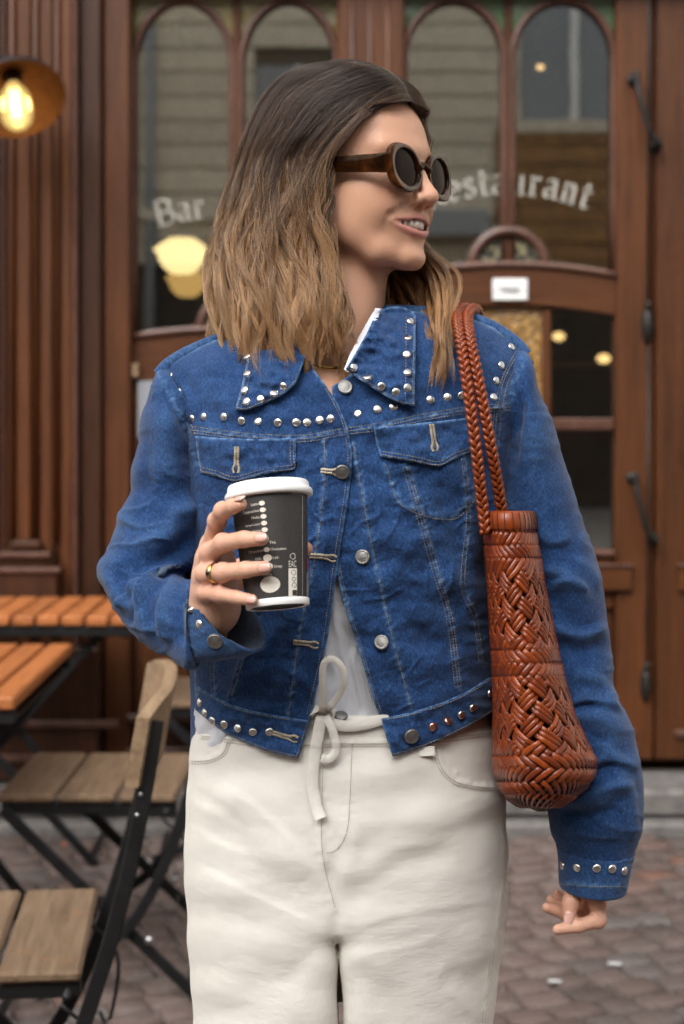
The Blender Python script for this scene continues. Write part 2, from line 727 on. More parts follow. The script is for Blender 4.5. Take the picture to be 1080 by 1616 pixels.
for k, (a, b, y0, m) in enumerate([(-330, -200, 5.30, 'timber'), (-200, -120, 5.24, 'timber'), (-120, -60, 5.30, 'timber_dark'), (-60, 8, 5.25, 'timber'), (8, 22, 5.27, 'timber_dark'),
                                   (22, 38, 5.262, 'timber_dark'), (38, 62, 5.25, 'timber'), (62, 74, 5.264, 'timber_dark'), (74, 96, 5.25, 'timber'), (96, 106, 5.264, 'timber_dark'), (106, 126, 5.25, 'timber'),
                                   (126, 134, 5.232, 'trim_wood'), (134, 168, 5.272, 'timber_dark')]):
    o = MB().box(fx(a), fx(b) - .0015, y0, 5.5, .12, 3.3, .006).build('board', MATS[m]); sub(o, pier)
for px in (32, 68, 101):
    o = MB().tube([(fx(px), 5.252, fz(845)), (fx(px), 5.252, 3.3)], .009, 8).build('reed', MATS['timber'], smooth=True); sub(o, pier)
pl = MB()
pl.box(fx(8), fx(108), 5.165, 5.26, fz(935), fz(893), .006)
pl.box(fx(4), fx(112), 5.16, 5.26, fz(892), fz(884), .005)
pl.box(fx(14), fx(100), 5.185, 5.26, fz(883), fz(872), .004)
pl.box(fx(18), fx(96), 5.175, 5.26, fz(871), fz(862), .005)
pl.box(fx(34), fx(80), 5.2, 5.26, fz(861), fz(846), .008)
o = pl.build('plinth_block', MATS['timber_dark']); sub(o, pier)
for (a, b, c0, c1, y0) in ((4, 112, 893.2, 885, 5.154), (18, 96, 871, 862.5, 5.169)):
    o = MB().box(fx(a) - .004, fx(b) + .004, y0, y0 + .03, fz(c0), fz(c1), .004).build('plinth_moulding', MATS['trim_wood']); sub(o, pier)
o = MB().box(fx(-330), fx(168), 5.21, 5.29, .125, fz(1010), .008).build('base_board', MATS['timber_dark']); sub(o, pier)
for y_ in (1120, 1172):
    o = MB().box(fx(-330), fx(200), 5.19, 5.23, fz(y_ + 12), fz(y_), .005).build('base_moulding', MATS['trim_wood']); sub(o, pier)


# --- glazed bays
def arch_pts(cx, cz, rx, rz, a0, a1, n=22):
    return [(cx + rx * math.cos(a), cz + rz * math.sin(a)) for a in np.linspace(math.radians(a0), math.radians(a1), n)]


def glazed_bay(xl, xr, mul, py_spring, sill_c, sill_e, olive, mirror=False):
    """two tall lights under arches, a turned mullion and a half-round medallion at its foot"""
    b = empty('glazed_bay'); fput(b)
    x0, x1, xm = fx(xl), fx(xr), fx(mul)
    mw = fx(mul + 6.5) - xm
    zs = fz(py_spring)
    zt = TOPZ
    lights = [(x0, xm - mw), (xm + mw, x1)]
    zc, ze = fz(sill_c), fz(sill_e)
    def sill(x):
        u = (x - xm) / max(xm - x0, x1 - xm)
        return zc + (ze - zc) * u * u
    for (a, c) in lights:
        cx, rx = (a + c) / 2, (c - a) / 2
        # pane: outline follows the sill and the arch
        xs = np.linspace(a, c, 9)
        out = [(x, sill(x) - .004) for x in xs] + arch_pts(cx, zs, rx, zt - zs - .03, 0, 180)
        sub(slab('pane', out, FY + .016, FY + .022, MATS['glass']), b)
        bar = [(a, FY, z) for z in np.linspace(sill(a), zs, 4)][:-1] + [(x, FY, z) for x, z in reversed(arch_pts(cx, zs, rx, zt - zs - .03, 0, 180, 30))] + [(c, FY, z) for z in np.linspace(zs, sill(c), 4)][1:]
        sub(MB().tube(bar, .0135, 8).build('glazing_bar', MATS['trim_wood'], smooth=True), b)
        for s in (0, 1):
            arc = arch_pts(cx, zs, rx, zt - zs - .03, 90, 180) if s == 0 else arch_pts(cx, zs, rx, zt - zs - .03, 0, 90)[::-1]
            corner = (a, zt) if s == 0 else (c, zt)
            out = arc + [corner]
            ends = [(cx, zt)] if abs(arc[0][1] - zt) > .001 else []
            out = [(cx, zt)] + arc + [corner] if s == 0 else [(cx, zt)] + arc + [corner]
            sub(slab('spandrel_pane', out, FY + .006, FY + .014, MATS['green_glass' if (not olive) else 'olive_glass']), b)
    sub(MB().box(xm - mw, xm + mw, FY - .012, FY + .03, sill(xm), zt, .008).build('mullion', MATS['timber']), b)
    # curved sill rail
    if sill_c < 480:
        rail_b = (482, 500)
    else:
        rail_b = (600, 604)
    zb_c, zb_e = fz(rail_b[0]), fz(rail_b[1])
    def rb(x):
        u = (x - xm) / max(xm - x0, x1 - xm)
        return zb_c + (zb_e - zb_c) * u * u
    xs = np.linspace(x0 - .004, x1 + .004, 17)
    out = [(x, sill(x)) for x in xs] + [(x, rb(x)) for x in xs[::-1]]
    sub(slab('curved_rail', out, FY - .03, FY + .05, MATS['timber_cross'], bev=.005), b)
    sub(MB().tube([(x, FY - .033, sill(x) + .002) for x in xs], .012, 8).build('sill_moulding', MATS['trim_wood'], smooth=True), b)
    # medallion
    r0 = fx(52) - fx(0)
    zc2 = sill(xm) - .006
    med = arch_pts(xm, zc2, r0, r0 * .98, 0, 180, 26)
    sub(slab('medallion_pane', med, FY - .006, FY + .004, MATS['medallion_glass']), b)
    sub(MB().tube([(x, FY - .022, z) for x, z in arch_pts(xm, zc2, r0 + .012, r0 * .98 + .012, 0, 180, 30)], .0165, 8).build('medallion_ring', MATS['trim_wood'], smooth=True), b)
    return b, rb


bay_l, rb_l = glazed_bay(211, 532, 374, 106, 520, 532, True)
bay_r, rb_r = glazed_bay(638, 969, 802, 92, 419, 436, False)

# posts and stiles
fbox('window_jamb', 168, 211, 0, 0, 5.30, 5.5, 'timber', .008, .12, 3.3)
fbox('window_post', 532, 638, 0, 0, 5.33, 5.5, 'timber', .008, .12, 3.3)
for px in (556, 584, 612):
    fput(MB().tube([(fx(px), 5.334, .9), (fx(px), 5.334, 3.3)], .010, 8).build('post_reed', MATS['timber'], smooth=True))
fbox('fascia', -330, 1420, 0, 0, 5.27, 5.5, 'timber_cross', .01, TOPZ + .005, 3.3)
fbox('cornice', -330, 1420, 0, 0, 5.14, 5.5, 'timber_dark', .02, 3.305, 3.5)

# below the left window: timber panels
for a, b_ in ((211, 300), (306, 392), (398, 530)):
    fput(MB().box(fx(a) + .002, fx(b_), 5.345, 5.5, fz(1128), fz(606), .008).build('lower_board', MATS['timber']))
fbox('kick_board', 213, 636, 1130, 0, 5.321, 5.49, 'timber_dark', .008, .125, fz(1130))
for y_ in (1120, 1172):
    fbox('kick_moulding', 205, 634, y_, y_ + 12, 5.29, 5.3205, 'trim_wood', .005)
# small bright catch plate on the jamb corner
fbox('jamb_bracket', 211, 222, 574, 596, 5.318, 5.344, 'backrest_wood', .004)
fput(slab('side_pane', [(fx(220), fz(690)), (fx(262), fz(690)), (fx(262), fz(601)), (fx(220), fz(601))], 5.339, 5.3445, MATS['painted_grey']))


# --- door leaves on the right
def door_leaf(sx, mirror):
    """sx maps local px (stile at 969..1028) to the leaf"""
    d = empty('door'); fput(d)
    def X(p): return fx(sx(p))
    def bx(name, a, b, y0_, y1_, mat, p0, p1, bev=.006):
        o = MB().box(X(a), X(b), p0, p1, fz(y1_), fz(y0_), bev).build(name, MATS[mat]); o.parent = d
        return o
    bx('stile', 969, 1028.6, -160, 1196, 'timber', FY - .035, FY + .05, .007)
    bx('stile', 638, 668, 500, 1196, 'timber', FY - .03, FY + .05, .007)
    # lower glazing
    bx('glazing_bar', 855, 869, 490, 868, 'timber', FY - .025, FY + .03, .006)
    bx('glazing_bar', 869.5, 968.5, 660, 680, 'trim_wood', FY - .03, FY + .03, .008)
    bx('glazing_bar', 668.5, 854.5, 660, 676, 'trim_wood', FY - .028, FY + .03, .008)
    o = slab('amber_pane', [(X(668), fz(869)), (X(856), fz(869)), (X(856), fz(480)), (X(668), fz(480))], FY + .005, FY + .012, MATS['amber_glass']); o.parent = d
    o = slab('pane', [(X(868), fz(869)), (X(970), fz(869)), (X(970), fz(484)), (X(868), fz(484))], FY + .012, FY + .018, MATS['glass']); o.parent = d
    bx('sill_moulding', 668.5, 968.5, 867, 877, 'trim_wood', FY - .04, FY + .04, .006)
    bx('lock_rail', 668.5, 968.5, 877.5, 960, 'timber_cross', FY - .02, FY + .045, .006)
    bx('rail_moulding', 668, 994, 892, 930, 'timber_cross', FY - .058, FY - .02, .006)
    bx('rail_moulding_top', 664, 996, 888, 892, 'trim_wood', FY - .064, FY - .02, .004)
    bx('panel', 690, 950, 975, 1150, 'timber', FY - .012, FY + .03, .014)
    bx('panel_frame', 668.5, 968.5, 960.5, 1196, 'timber_dark', FY + .005, FY + .045, .004)
    bx('bottom_moulding', 700, 1000, 1148, 1160, 'trim_wood', FY - .05, FY - .01, .005)
    bx('bottom_rail', 668.5, 968.5, 1160.5, 1196, 'timber_cross', FY - .018, FY + .045, .006)
    return d


door_a = door_leaf(lambda p: p, False)
door_b = door_leaf(lambda p: 2060 - p, True)
bay_b, _ = glazed_bay(1092, 1422, 1258, 92, 419, 436, False)
fbox('end_post', 1422, 1560, 0, 0, 5.33, 5.5, 'timber', .01, .12, 3.3)


def pull_handle(px_top, py_top, px_bot, py_bot, door):
    m = MB()
    a, b = np.array(wp(px_top, py_top, FY - .09)), np.array(wp(px_bot, py_bot, FY - .09))
    mid = (a + b) / 2 + np.array([-.012, -.015, -.012])
    m.tube(spline([a + (0, .0, .02), a, (a + mid) / 2 + (-.004, -.005, 0), mid, (b + mid) / 2 + (-.006, -.005, -.01), b, b + (.012, 0, -.006)], 26), [.012] * 4 + [.009] * 18 + [.012] * 4, 10)
    for q in (a, b):
        m.tube([q, q + (0, .06, 0)], .011, 10)
        m.tube([q + (0, .05, 0), q + (0, .058, 0)], .021, 12)
    o = m.build('handle', MATS['iron'], door, smooth=True)
    return o


pull_handle(1004, 122, 1040, 226, door_a)
pull_handle(1003, 756, 1034, 852, door_a)
for (py, r1, r2) in ((514, .034, .062), (1080, .030, .058)):
    m = MB()
    c = wp(1022 if py < 900 else 1019, py, FY - .036)
    out = [(c.x + r1 * .62 * math.cos(a), c.z + r2 * math.sin(a)) for a in np.linspace(0, 2 * math.pi, 20, endpoint=False)]
    n = len(out)
    m.raw([(x, c.y, z) for x, z in out] + [(c.x + (x - c.x) * .75, c.y - .016, c.z + (z - c.z) * .8) for x, z in out] + [(c.x, c.y - .024, c.z)],
          [(i, (i + 1) % n, n + (i + 1) % n, n + i) for i in range(n)] + [(n + i, n + (i + 1) % n, 2 * n) for i in range(n)])
    m.tube([(c.x, c.y - .02, c.z + r2 * .9), (c.x, c.y - .02, c.z + r2 * 1.25)], .010, 8)
    m.build('bolt_case', MATS['iron'], door_a, smooth=True)
m = MB()
m.tube([(fx(1021), FY - .04, 3.2), (fx(1021), FY - .04, fz(490))], .0055, 8)
m.tube([(fx(1020), FY - .04, fz(545)), (fx(1020), FY - .04, fz(1050))], .0045, 8)
m.build('bolt_rod', MATS['iron'], door_a, smooth=True)

# "TIREZ" plate
plate = MB().box(fx(776), fx(831), FY - .042, FY - .0305, fz(475), fz(441), .003).build('door_plate', MATS['sign_white'])
tag(plate, 'small white rectangular push-pull plate on the curved door rail', 'sign')


def text_mesh(body, size, extrude=.0008, offset=0.0):
    cu = bpy.data.curves.new('lettering', 'FONT')
    cu.body = body
    cu.size = size
    cu.extrude = extrude
    cu.offset = offset
    cu.align_x = 'CENTER'
    cu.resolution_u = 3
    ob = bpy.data.objects.new('lettering_source', cu)
    COL.objects.link(ob)
    dg = bpy.context.evaluated_depsgraph_get()
    me = bpy.data.meshes.new_from_object(ob.evaluated_get(dg))
    v = np.array([q.co[:] for q in me.vertices]).reshape(-1, 3)
    f = [tuple(p.vertices) for p in me.polygons]
    bpy.data.objects.remove(ob)
    bpy.data.curves.remove(cu)
    bpy.data.meshes.remove(me)
    return v, f


v, f = text_mesh('- TIREZ -', .026)
c = wp(803.5, 462, FY - .0445)
add('lettering', [(c.x + p[0], c.y - p[2], c.z + p[1]) for p in v], f, MATS['ink'], plate, False)

# --- painted window lettering: broad-nib strokes, each letter one flat painted shape
GL = {
 'B': (.72, [[(.12, 0), (.12, 1)], [(.0, 1), (.38, 1), (.6, .9), (.6, .66), (.4, .54), (.14, .52)], [(.38, .53), (.64, .44), (.68, .2), (.5, .02), (.0, .0)]]),
 'R': (.74, [[(.12, 0), (.12, 1)], [(.0, 1), (.38, 1), (.6, .9), (.6, .66), (.4, .52), (.14, .5)], [(.36, .5), (.55, .12), (.78, .0)], [(-.02, 0), (.28, 0)]]),
 'a': (.52, [[(.06, .58), (.22, .68), (.38, .6), (.38, .1), (.5, .0)], [(.38, .4), (.14, .34), (.04, .18), (.14, .02), (.38, .12)]]),
 'r': (.44, [[(.12, 0), (.12, .62), (.02, .66)], [(.12, .48), (.28, .66), (.4, .6)], [(.0, 0), (.26, 0)]]),
 'e': (.5, [[(.06, .36), (.42, .38), (.38, .6), (.24, .68), (.06, .54), (.04, .2), (.2, .0), (.42, .12)]]),
 's': (.44, [[(.36, .56), (.22, .68), (.06, .56), (.14, .4), (.34, .28), (.36, .1), (.18, .0), (.02, .12)]]),
 't': (.38, [[(.16, .92), (.16, .14), (.26, .0), (.38, .08)], [(.0, .64), (.36, .64)]]),
 'u': (.58, [[(.0, .66), (.1, .64), (.1, .14), (.22, .0), (.42, .14)], [(.34, .66), (.43, .64), (.43, .06), (.54, .0)]]),
 'n': (.58, [[(.0, .64), (.11, .64), (.11, .0)], [(.11, .46), (.28, .68), (.42, .56), (.42, .0)], [(.0, 0), (.24, 0)], [(.32, 0), (.54, 0)]]),
 'à': (.52, [[(.06, .58), (.22, .68), (.38, .6), (.38, .1), (.5, .0)], [(.38, .4), (.14, .34), (.04, .18), (.14, .02), (.38, .12)], [(.1, 1.0), (.3, .8)]]),
 ' ': (.4, []),
}


def nib_word(word, cx_px, cy_px, rad_px, ang0, size, parent, y):
    """letters along an arc centred at (cx, cy); angles in degrees from straight up"""
    a = ang0
    for ch in word:
        w, strokes = GL[ch]
        mb = MB()
        da = math.degrees(w * size * 1.22 / (rad_px / F * FY))
        mid = a + da / 2
        th = math.radians(mid)
        for st in strokes:
            P = spline(st, max(6, len(st) * 6)) if len(st) > 2 else spline(st, 6)
            nib = np.array([.075, .035])
            L, Rr = P - nib, P + nib
            def put(q, yy):
                lx, lz = (q[0] - w / 2) * size, q[1] * size
                X = lx * math.cos(th) + lz * math.sin(th)
                Z = -lx * math.sin(th) + lz * math.cos(th)
                rr = rad_px / F * FY
                return (fx(cx_px) + rr * math.sin(th) + X, yy, fz(cy_px) + rr * math.cos(th) + Z)
            n = len(P)
            T = np.gradient(P, axis=0); T /= np.linalg.norm(T, axis=1, keepdims=True) + 1e-9
            Nn = np.stack([-T[:, 1], T[:, 0]], 1)
            wd = np.abs(Nn @ (nib / np.linalg.norm(nib)))[:, None] * .062 + .020
            A, Bq = P - Nn * wd, P + Nn * wd
            vv = [put(q, y) for q in A] + [put(q, y) for q in Bq] + [put(q, y + .0012) for q in A] + [put(q, y + .0012) for q in Bq]
            ff = [(i, i + 1, n + i + 1, n + i) for i in range(n - 1)] + [(2 * n + i, 3 * n + i, 3 * n + i + 1, 2 * n + i + 1) for i in range(n - 1)] + \
                 [(i, 2 * n + i, 2 * n + i + 1, i + 1) for i in range(n - 1)] + [(n + i, n + i + 1, 3 * n + i + 1, 3 * n + i) for i in range(n - 1)]
            mb.raw(vv, ff)
        if strokes:
            mb.build('letter', MATS['gilt_letter'], parent)
        a += da


nib_word('Bar', 372, 780, 440, -16.5, .082, bay_l, FY + .0135)
nib_word('à', 372, 780, 440, -2.4, .082, bay_l, FY + .0135)
nib_word('Restaurant', 802, 640, 335, -22.8, .088, bay_r, FY + .0135)

# --- step and kerb in front of the doors
step = MB().box(-3.6, 3.9, 5.12, 5.44, .035, .118, .012).build('door_step', MATS['step_stone'])
tag(step, kind='structure')
kerb = MB().box(-3.6, 3.9, 5.06, 5.44, -.02, .03, .01).build('kerb', MATS['step_stone'])
tag(kerb, kind='structure')

# upper storey of the restaurant building
up = MB().box(-28, 28, 5.28, 5.9, 3.52, 7.6, 0).build('upper_wall', MATS['limestone']); fput(up)
for k in range(4):
    fput(MB().box(-6 + k * 3.1 + .9, -6 + k * 3.1 + 2.1, 5.24, 5.29, 4.6, 6.9, .02).build('upper_window', MATS['painted_grey']))
for x0_, x1_ in ((-28, fx(-330)), (fx(1560), 28)):
    fput(MB().box(x0_, x1_, 5.3, 5.9, .0, 3.5, 0).build('side_wall', MATS['limestone']))

# --- the room behind the glass
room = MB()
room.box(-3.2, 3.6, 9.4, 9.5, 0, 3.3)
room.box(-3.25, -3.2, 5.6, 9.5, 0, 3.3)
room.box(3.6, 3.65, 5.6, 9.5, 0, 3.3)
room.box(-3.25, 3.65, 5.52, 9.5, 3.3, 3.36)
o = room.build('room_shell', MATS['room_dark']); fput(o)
fput(MB().box(-3.2, 3.6, 5.5, 9.4, .1, .12).build('room_floor', MATS['timber_dark']))
fput(MB().box(-1.30, -1.08, 8.2, 9.3, .1, 2.6).build('room_column', MATS['ochre_wall']))
fput(MB().box(.5, 2.6, 9.0, 9.38, .1, 1.2).build('bar_counter', MATS['timber_dark']))
sh = MB()
for z in (1.5, 1.85, 2.2):
    sh.box(.4, 2.8, 9.15, 9.38, z, z + .03)
fput(sh.build('shelf', MATS['shop_timber']))
fput(MB().box(1.3, 1.62, 7.5, 7.8, .1, 3.2).build('room_column', MATS['plaster_dark']))


def globe_lamp(px, py, Y, s, mat='opal_lamp'):
    c = wp(px, py, Y)
    L = empty('pendant_lamp', c, 0)
    prof = [(.004, .075), (.055, .073), (.075, .06), (.118, .03), (.122, .022), (.105, .008), (.098, -.02), (.075, -.055), (.045, -.078), (.0, -.082)]
    MB().lathe([(r * s, z * s) for r, z in prof], 28).build('lamp_globe', MATS[mat], L, smooth=True)
    MB().lathe([(.0, .12), (.03, .12), (.034, .10), (.05, .078), (.0, .074)], 16).build('lamp_cap', MATS['iron'], L, smooth=True)
    MB().tube([(0, 0, .11), (0, 0, 3.3 - c.z)], .006, 6).build('lamp_rod', MATS['iron'], L)
    return L


tag(globe_lamp(287, 403, 6.9, .98), 'larger glowing opal pendant lamp behind the left window', 'pendant lamp', 'pendant lamps in the restaurant')
tag(globe_lamp(296, 446, 8.4, .93, 'opal_lamp_dim'), 'dimmer opal pendant lamp just below and behind the larger one', 'pendant lamp', 'pendant lamps in the restaurant')
for (px, py, Y, r, lab) in ((853, 106, 8.6, .020, 'tiny round spot lamp high behind the upper right pane'), (882, 531, 8.2, .032, 'small oval lamp in upper left of the lower door pane'),
                            (953, 566, 8.0, .034, 'small round wall lamp near the door stile behind lower pane')):
    c = wp(px, py, Y)
    L = empty('room_lamp', c, 0, lab, 'lamp', 'small lamps in the restaurant')
    MB().lathe([(0, r * .7), (r * .7, r * .5), (r, 0), (r * .7, -r * .5), (0, -r * .7)], 14).build('lamp_globe', MATS['spot_lamp'], L, smooth=True)
    MB().tube([(0, 0, r * .6), (0, 0, 3.3 - c.z)], .004, 6).build('lamp_rod', MATS['iron'], L)
lamp_d = bpy.data.lights.new('room_fill_light', 'POINT'); lamp_d.energy = 26; lamp_d.color = (1, .72, .36); lamp_d.shadow_soft_size = .12  # unseen point lamp added high in the room to carry the pendants' light
lo = bpy.data.objects.new('room_fill_light', lamp_d); COL.objects.link(lo); lo.location = (-1.25, 7.9, 2.95)

# --- outdoor wall lamp
lc = wp(22, 140, 4.98)
wl = empty('wall_lamp', lc, 0, 'lit copper-lined black wall lamp with bare filament bulb on the timber pier', 'wall lamp')
ax = Vector((.28, -.62, -.74)).normalized()
Mq = ax.to_track_quat('Z', 'Y').to_matrix().to_4x4()
prof_o = [(.02, -.105), (.034, -.10), (.036, -.06), (.06, -.05), (.105, -.02), (.138, .02), (.15, .05)]
prof_i = [(.147, .05), (.134, .021), (.10, -.016), (.058, -.044), (.0, -.048)]
MB().lathe(prof_o + [(.1485, .052)], 40, Mq).build('lamp_shade', MATS['black_metal'], wl, smooth=True)
MB().lathe([(.1485, .052)] + prof_i, 40, Mq).build('shade_lining', MATS['copper_inside'], wl, smooth=True)
Mb = Matrix.Translation(ax * .0) @ Vector((.16, -.30, -.94)).to_track_quat('Z', 'Y').to_matrix().to_4x4()
MB().lathe([(.0, -.052), (.024, -.05), (.026, -.02), (.018, -.016), (.0, -.016)], 20, Mb).build('lamp_socket', MATS['iron'], wl, smooth=True)
bulb = MB().lathe([(.018, -.02), (.026, -.005), (.042, .015), (.050, .040), (.051, .085), (.043, .115), (.026, .133), (.009, .139), (.0, .140)], 28, Mb).build('bulb', MATS['bulb_glass'], wl, smooth=True)
fm = MB()
for k in range(6):
    a = k * math.pi / 3
    fm.tube([Mb @ Vector((.014 * math.cos(a), .014 * math.sin(a), z)) for z in (.005, .10)], .0024, 5)
fm.build('filament', MATS['filament'], bulb)
pt = wl.location
MB().tube(spline([ax * -.1, ax * -.14 + Vector((0, .02, .01)), Vector((-.06, .16, .12)), Vector((-.07, .25, .09))], 16), .011, 8).build('lamp_arm', MATS['black_metal'], wl, smooth=True)
MB().tube([Vector((-.07, .235, .09)), Vector((-.07, .268, .09))], .045, 18).build('wall_plate', MATS['black_metal'], wl, smooth=True)
ld = bpy.data.lights.new('wall_lamp_light', 'POINT'); ld.energy = .22; ld.color = (1, .62, .25); ld.shadow_soft_size = .03
lo = bpy.data.objects.new('wall_lamp_light', ld); COL.objects.link(lo); lo.location = wl.location + Vector((.02, -.05, -.06))

# ------------------------------------------------------------------ building across the street (seen mirrored in the panes)
opp = empty('stone_building', (0, -9, 0), 0, 'pale stone townhouse across the street mirrored in the window panes', 'building')
OY = -9.0


def oput(o):
    o.parent = opp
    o.matrix_parent_inverse = Matrix.Translation((0, 9, 0))
    return o


oput(MB().box(-28, 28, OY - 5, OY - .09, 0, 8.5).build('core_wall', MATS['dark_joint']))
holes = [(2.15, 3.45, 4.62, 7.2), (-1.05, .0, 3.2, 5.3), (-5.2, -3.9, 4.6, 7.2), (5.6, 6.9, 4.6, 7.2)]
h = .29
for k in range(10, 39):
    z0, z1 = k * h, (k + 1) * h - .018
    if z0 > 8.3: break
    segs = [(-28.0, 28.0)]
    for (a, b_, c, d) in holes:
        if z1 > c and z0 < d:
            segs = [s for q in segs for s in ((q[0], min(q[1], a)), (max(q[0], b_), q[1])) if s[1] - s[0] > .05]
    mb = MB()
    for (a, b_) in segs:
        mb.box(a, b_, OY - .095, OY, z0, z1, .012)
    oput(mb.build('stone_course', MATS['limestone']))
for (a, b_, c, d) in holes:
    oput(MB().box(a, b_, OY - .13, OY - .085, c, d).build('window_pane', MATS['painted_grey']))
    oput(MB().box((a + b_) / 2 - .05, (a + b_) / 2 + .05, OY - .1, OY - .04, c, d, .01).build('window_bar', MATS['sign_white']))
    oput(MB().box(a - .15, b_ + .15, OY - .05, OY + .12, c - .16, c, .02).build('window_sill', MATS['limestone']))
oput(MB().box(-28, 28, OY - .1, OY + .03, 0, 2.88).build('ground_storey', MATS['room_dark']))
oput(MB().box(-28, 1.8, OY - .1, OY + .16, 3.42, 3.56, .02).build('string_course', MATS['limestone']))
oput(MB().box(.85, 1.72, OY + .02, OY + .6, 3.18, 3.5, .03).build('awning', MATS['awning_grey']))
mb = MB()
for k in range(9):
    mb.box(1.85, 3.9, OY + .02, OY + .06 + .02 * (k % 2), 2.45 + k * .235, 2.45 + k * .235 + .215, .012)
oput(mb.build('shopfront_boards', MATS['shop_timber']))
oput(MB().tube([(-2.3, OY + .1, 0), (-2.3, OY + .1, 8.4)], .06, 10).build('lamp_post_stand_in', MATS['painted_grey'], smooth=True))  # pole on the wall, added in place of the mirrored lamp post
oput(MB().box(-28.2, 28.2, OY - 5.1, OY + .35, 8.5, 8.9, .05).build('roof_cornice', MATS['lead_roof']))


for sx_, lab in ((-28, 'unseen stone house added to shut out low sky beyond the tables'), (28, 'unseen stone house added to shut out low sky beyond the doors')):  # houses added across the open street ends to cut bright low sky
    hs_ = empty('sky_block_house', (sx_, -2, 0), 0, lab, 'house')
    o = MB().box(0 if sx_ > 0 else -4, 4 if sx_ > 0 else 0, -9, 9, 0, 8.5).build('wall', MATS['limestone'], hs_)
    for k in range(3):
        for z_ in (.8, 4.4):
            sg_ = -1 if sx_ > 0 else 1
            MB().box(sg_ * -.02, sg_ * .04, -5 + k * 4, -3.6 + k * 4, z_, z_ + 2.2, .01).build('window', MATS['painted_grey'], hs_)

# ------------------------------------------------------------------ café furniture
def cafe_table(label, x0, x1, y0, y1, nsl, xw, yfr):
    t_ = empty('cafe_table', ((x0 + x1) / 2, (y0 + y1) / 2, 0), 0, label, 'table', 'folding café tables outside the restaurant')
    off = Vector(t_.location)
    W2, D2 = (x1 - x0) / 2, (y1 - y0) / 2
    pitch = (x1 - x0) / nsl
    me = None
    for k in range(nsl):
        xa = -W2 + k * pitch
        if me is None:
            o = MB().box(0, pitch - .009, -D2, D2, .694, .722, .005).build('slat', MATS['table_wood'], t_)
            me = o.data
        else:
            o = link('slat', me, t_)
        o.location = (xa, 0, random.uniform(-.0008, .0008))
    for s in (-1, 1):
        MB().box(-W2 + .01, W2 - .01, s * (D2 - .025) - .015, s * (D2 - .025) + .015, .664, .6935, .003).build('apron_rail', MATS['black_metal'], t_)
        MB().box(s * (W2 - .035) - .012, s * (W2 - .035) + .012, -D2 + .04, D2 - .04, .655, .6635, .002).build('side_rail', MATS['black_metal'], t_)
    for s in (-1, 1):
        yy = s * (D2 - .07)
        MB().bar([(-xw, yy, 0.0), (xw, yy, .655)], .026, .010).build('leg', MATS['black_metal'], t_)
        MB().bar([(xw, yy + s * .014, 0.0), (-xw, yy + s * .014, .655)], .026, .010).build('leg', MATS['black_metal'], t_)
        MB().tube([(0, yy - .012, .3275), (0, yy + s * .014 + .012, .3275)], .010, 10).build('bolt', MATS['bolt_metal'], t_, smooth=True)
    for x_, z_ in ((-xw + .02, .02), (xw - .02, .02)):
        MB().box(x_ - .008, x_ + .008, -D2 + .075, D2 - .075, .012, .028, .003).build('foot_bar', MATS['black_metal'], t_)
    return t_


cafe_table('orange slatted café table against the timber front, farther from the street', -1.42, -.585, 4.66, 5.12, 12, .30, 0)
cafe_table('orange slatted café table cut by the picture edge, nearer one with its corner showing', -1.28, -.672, 3.42, 4.16, 9, .26, 0)


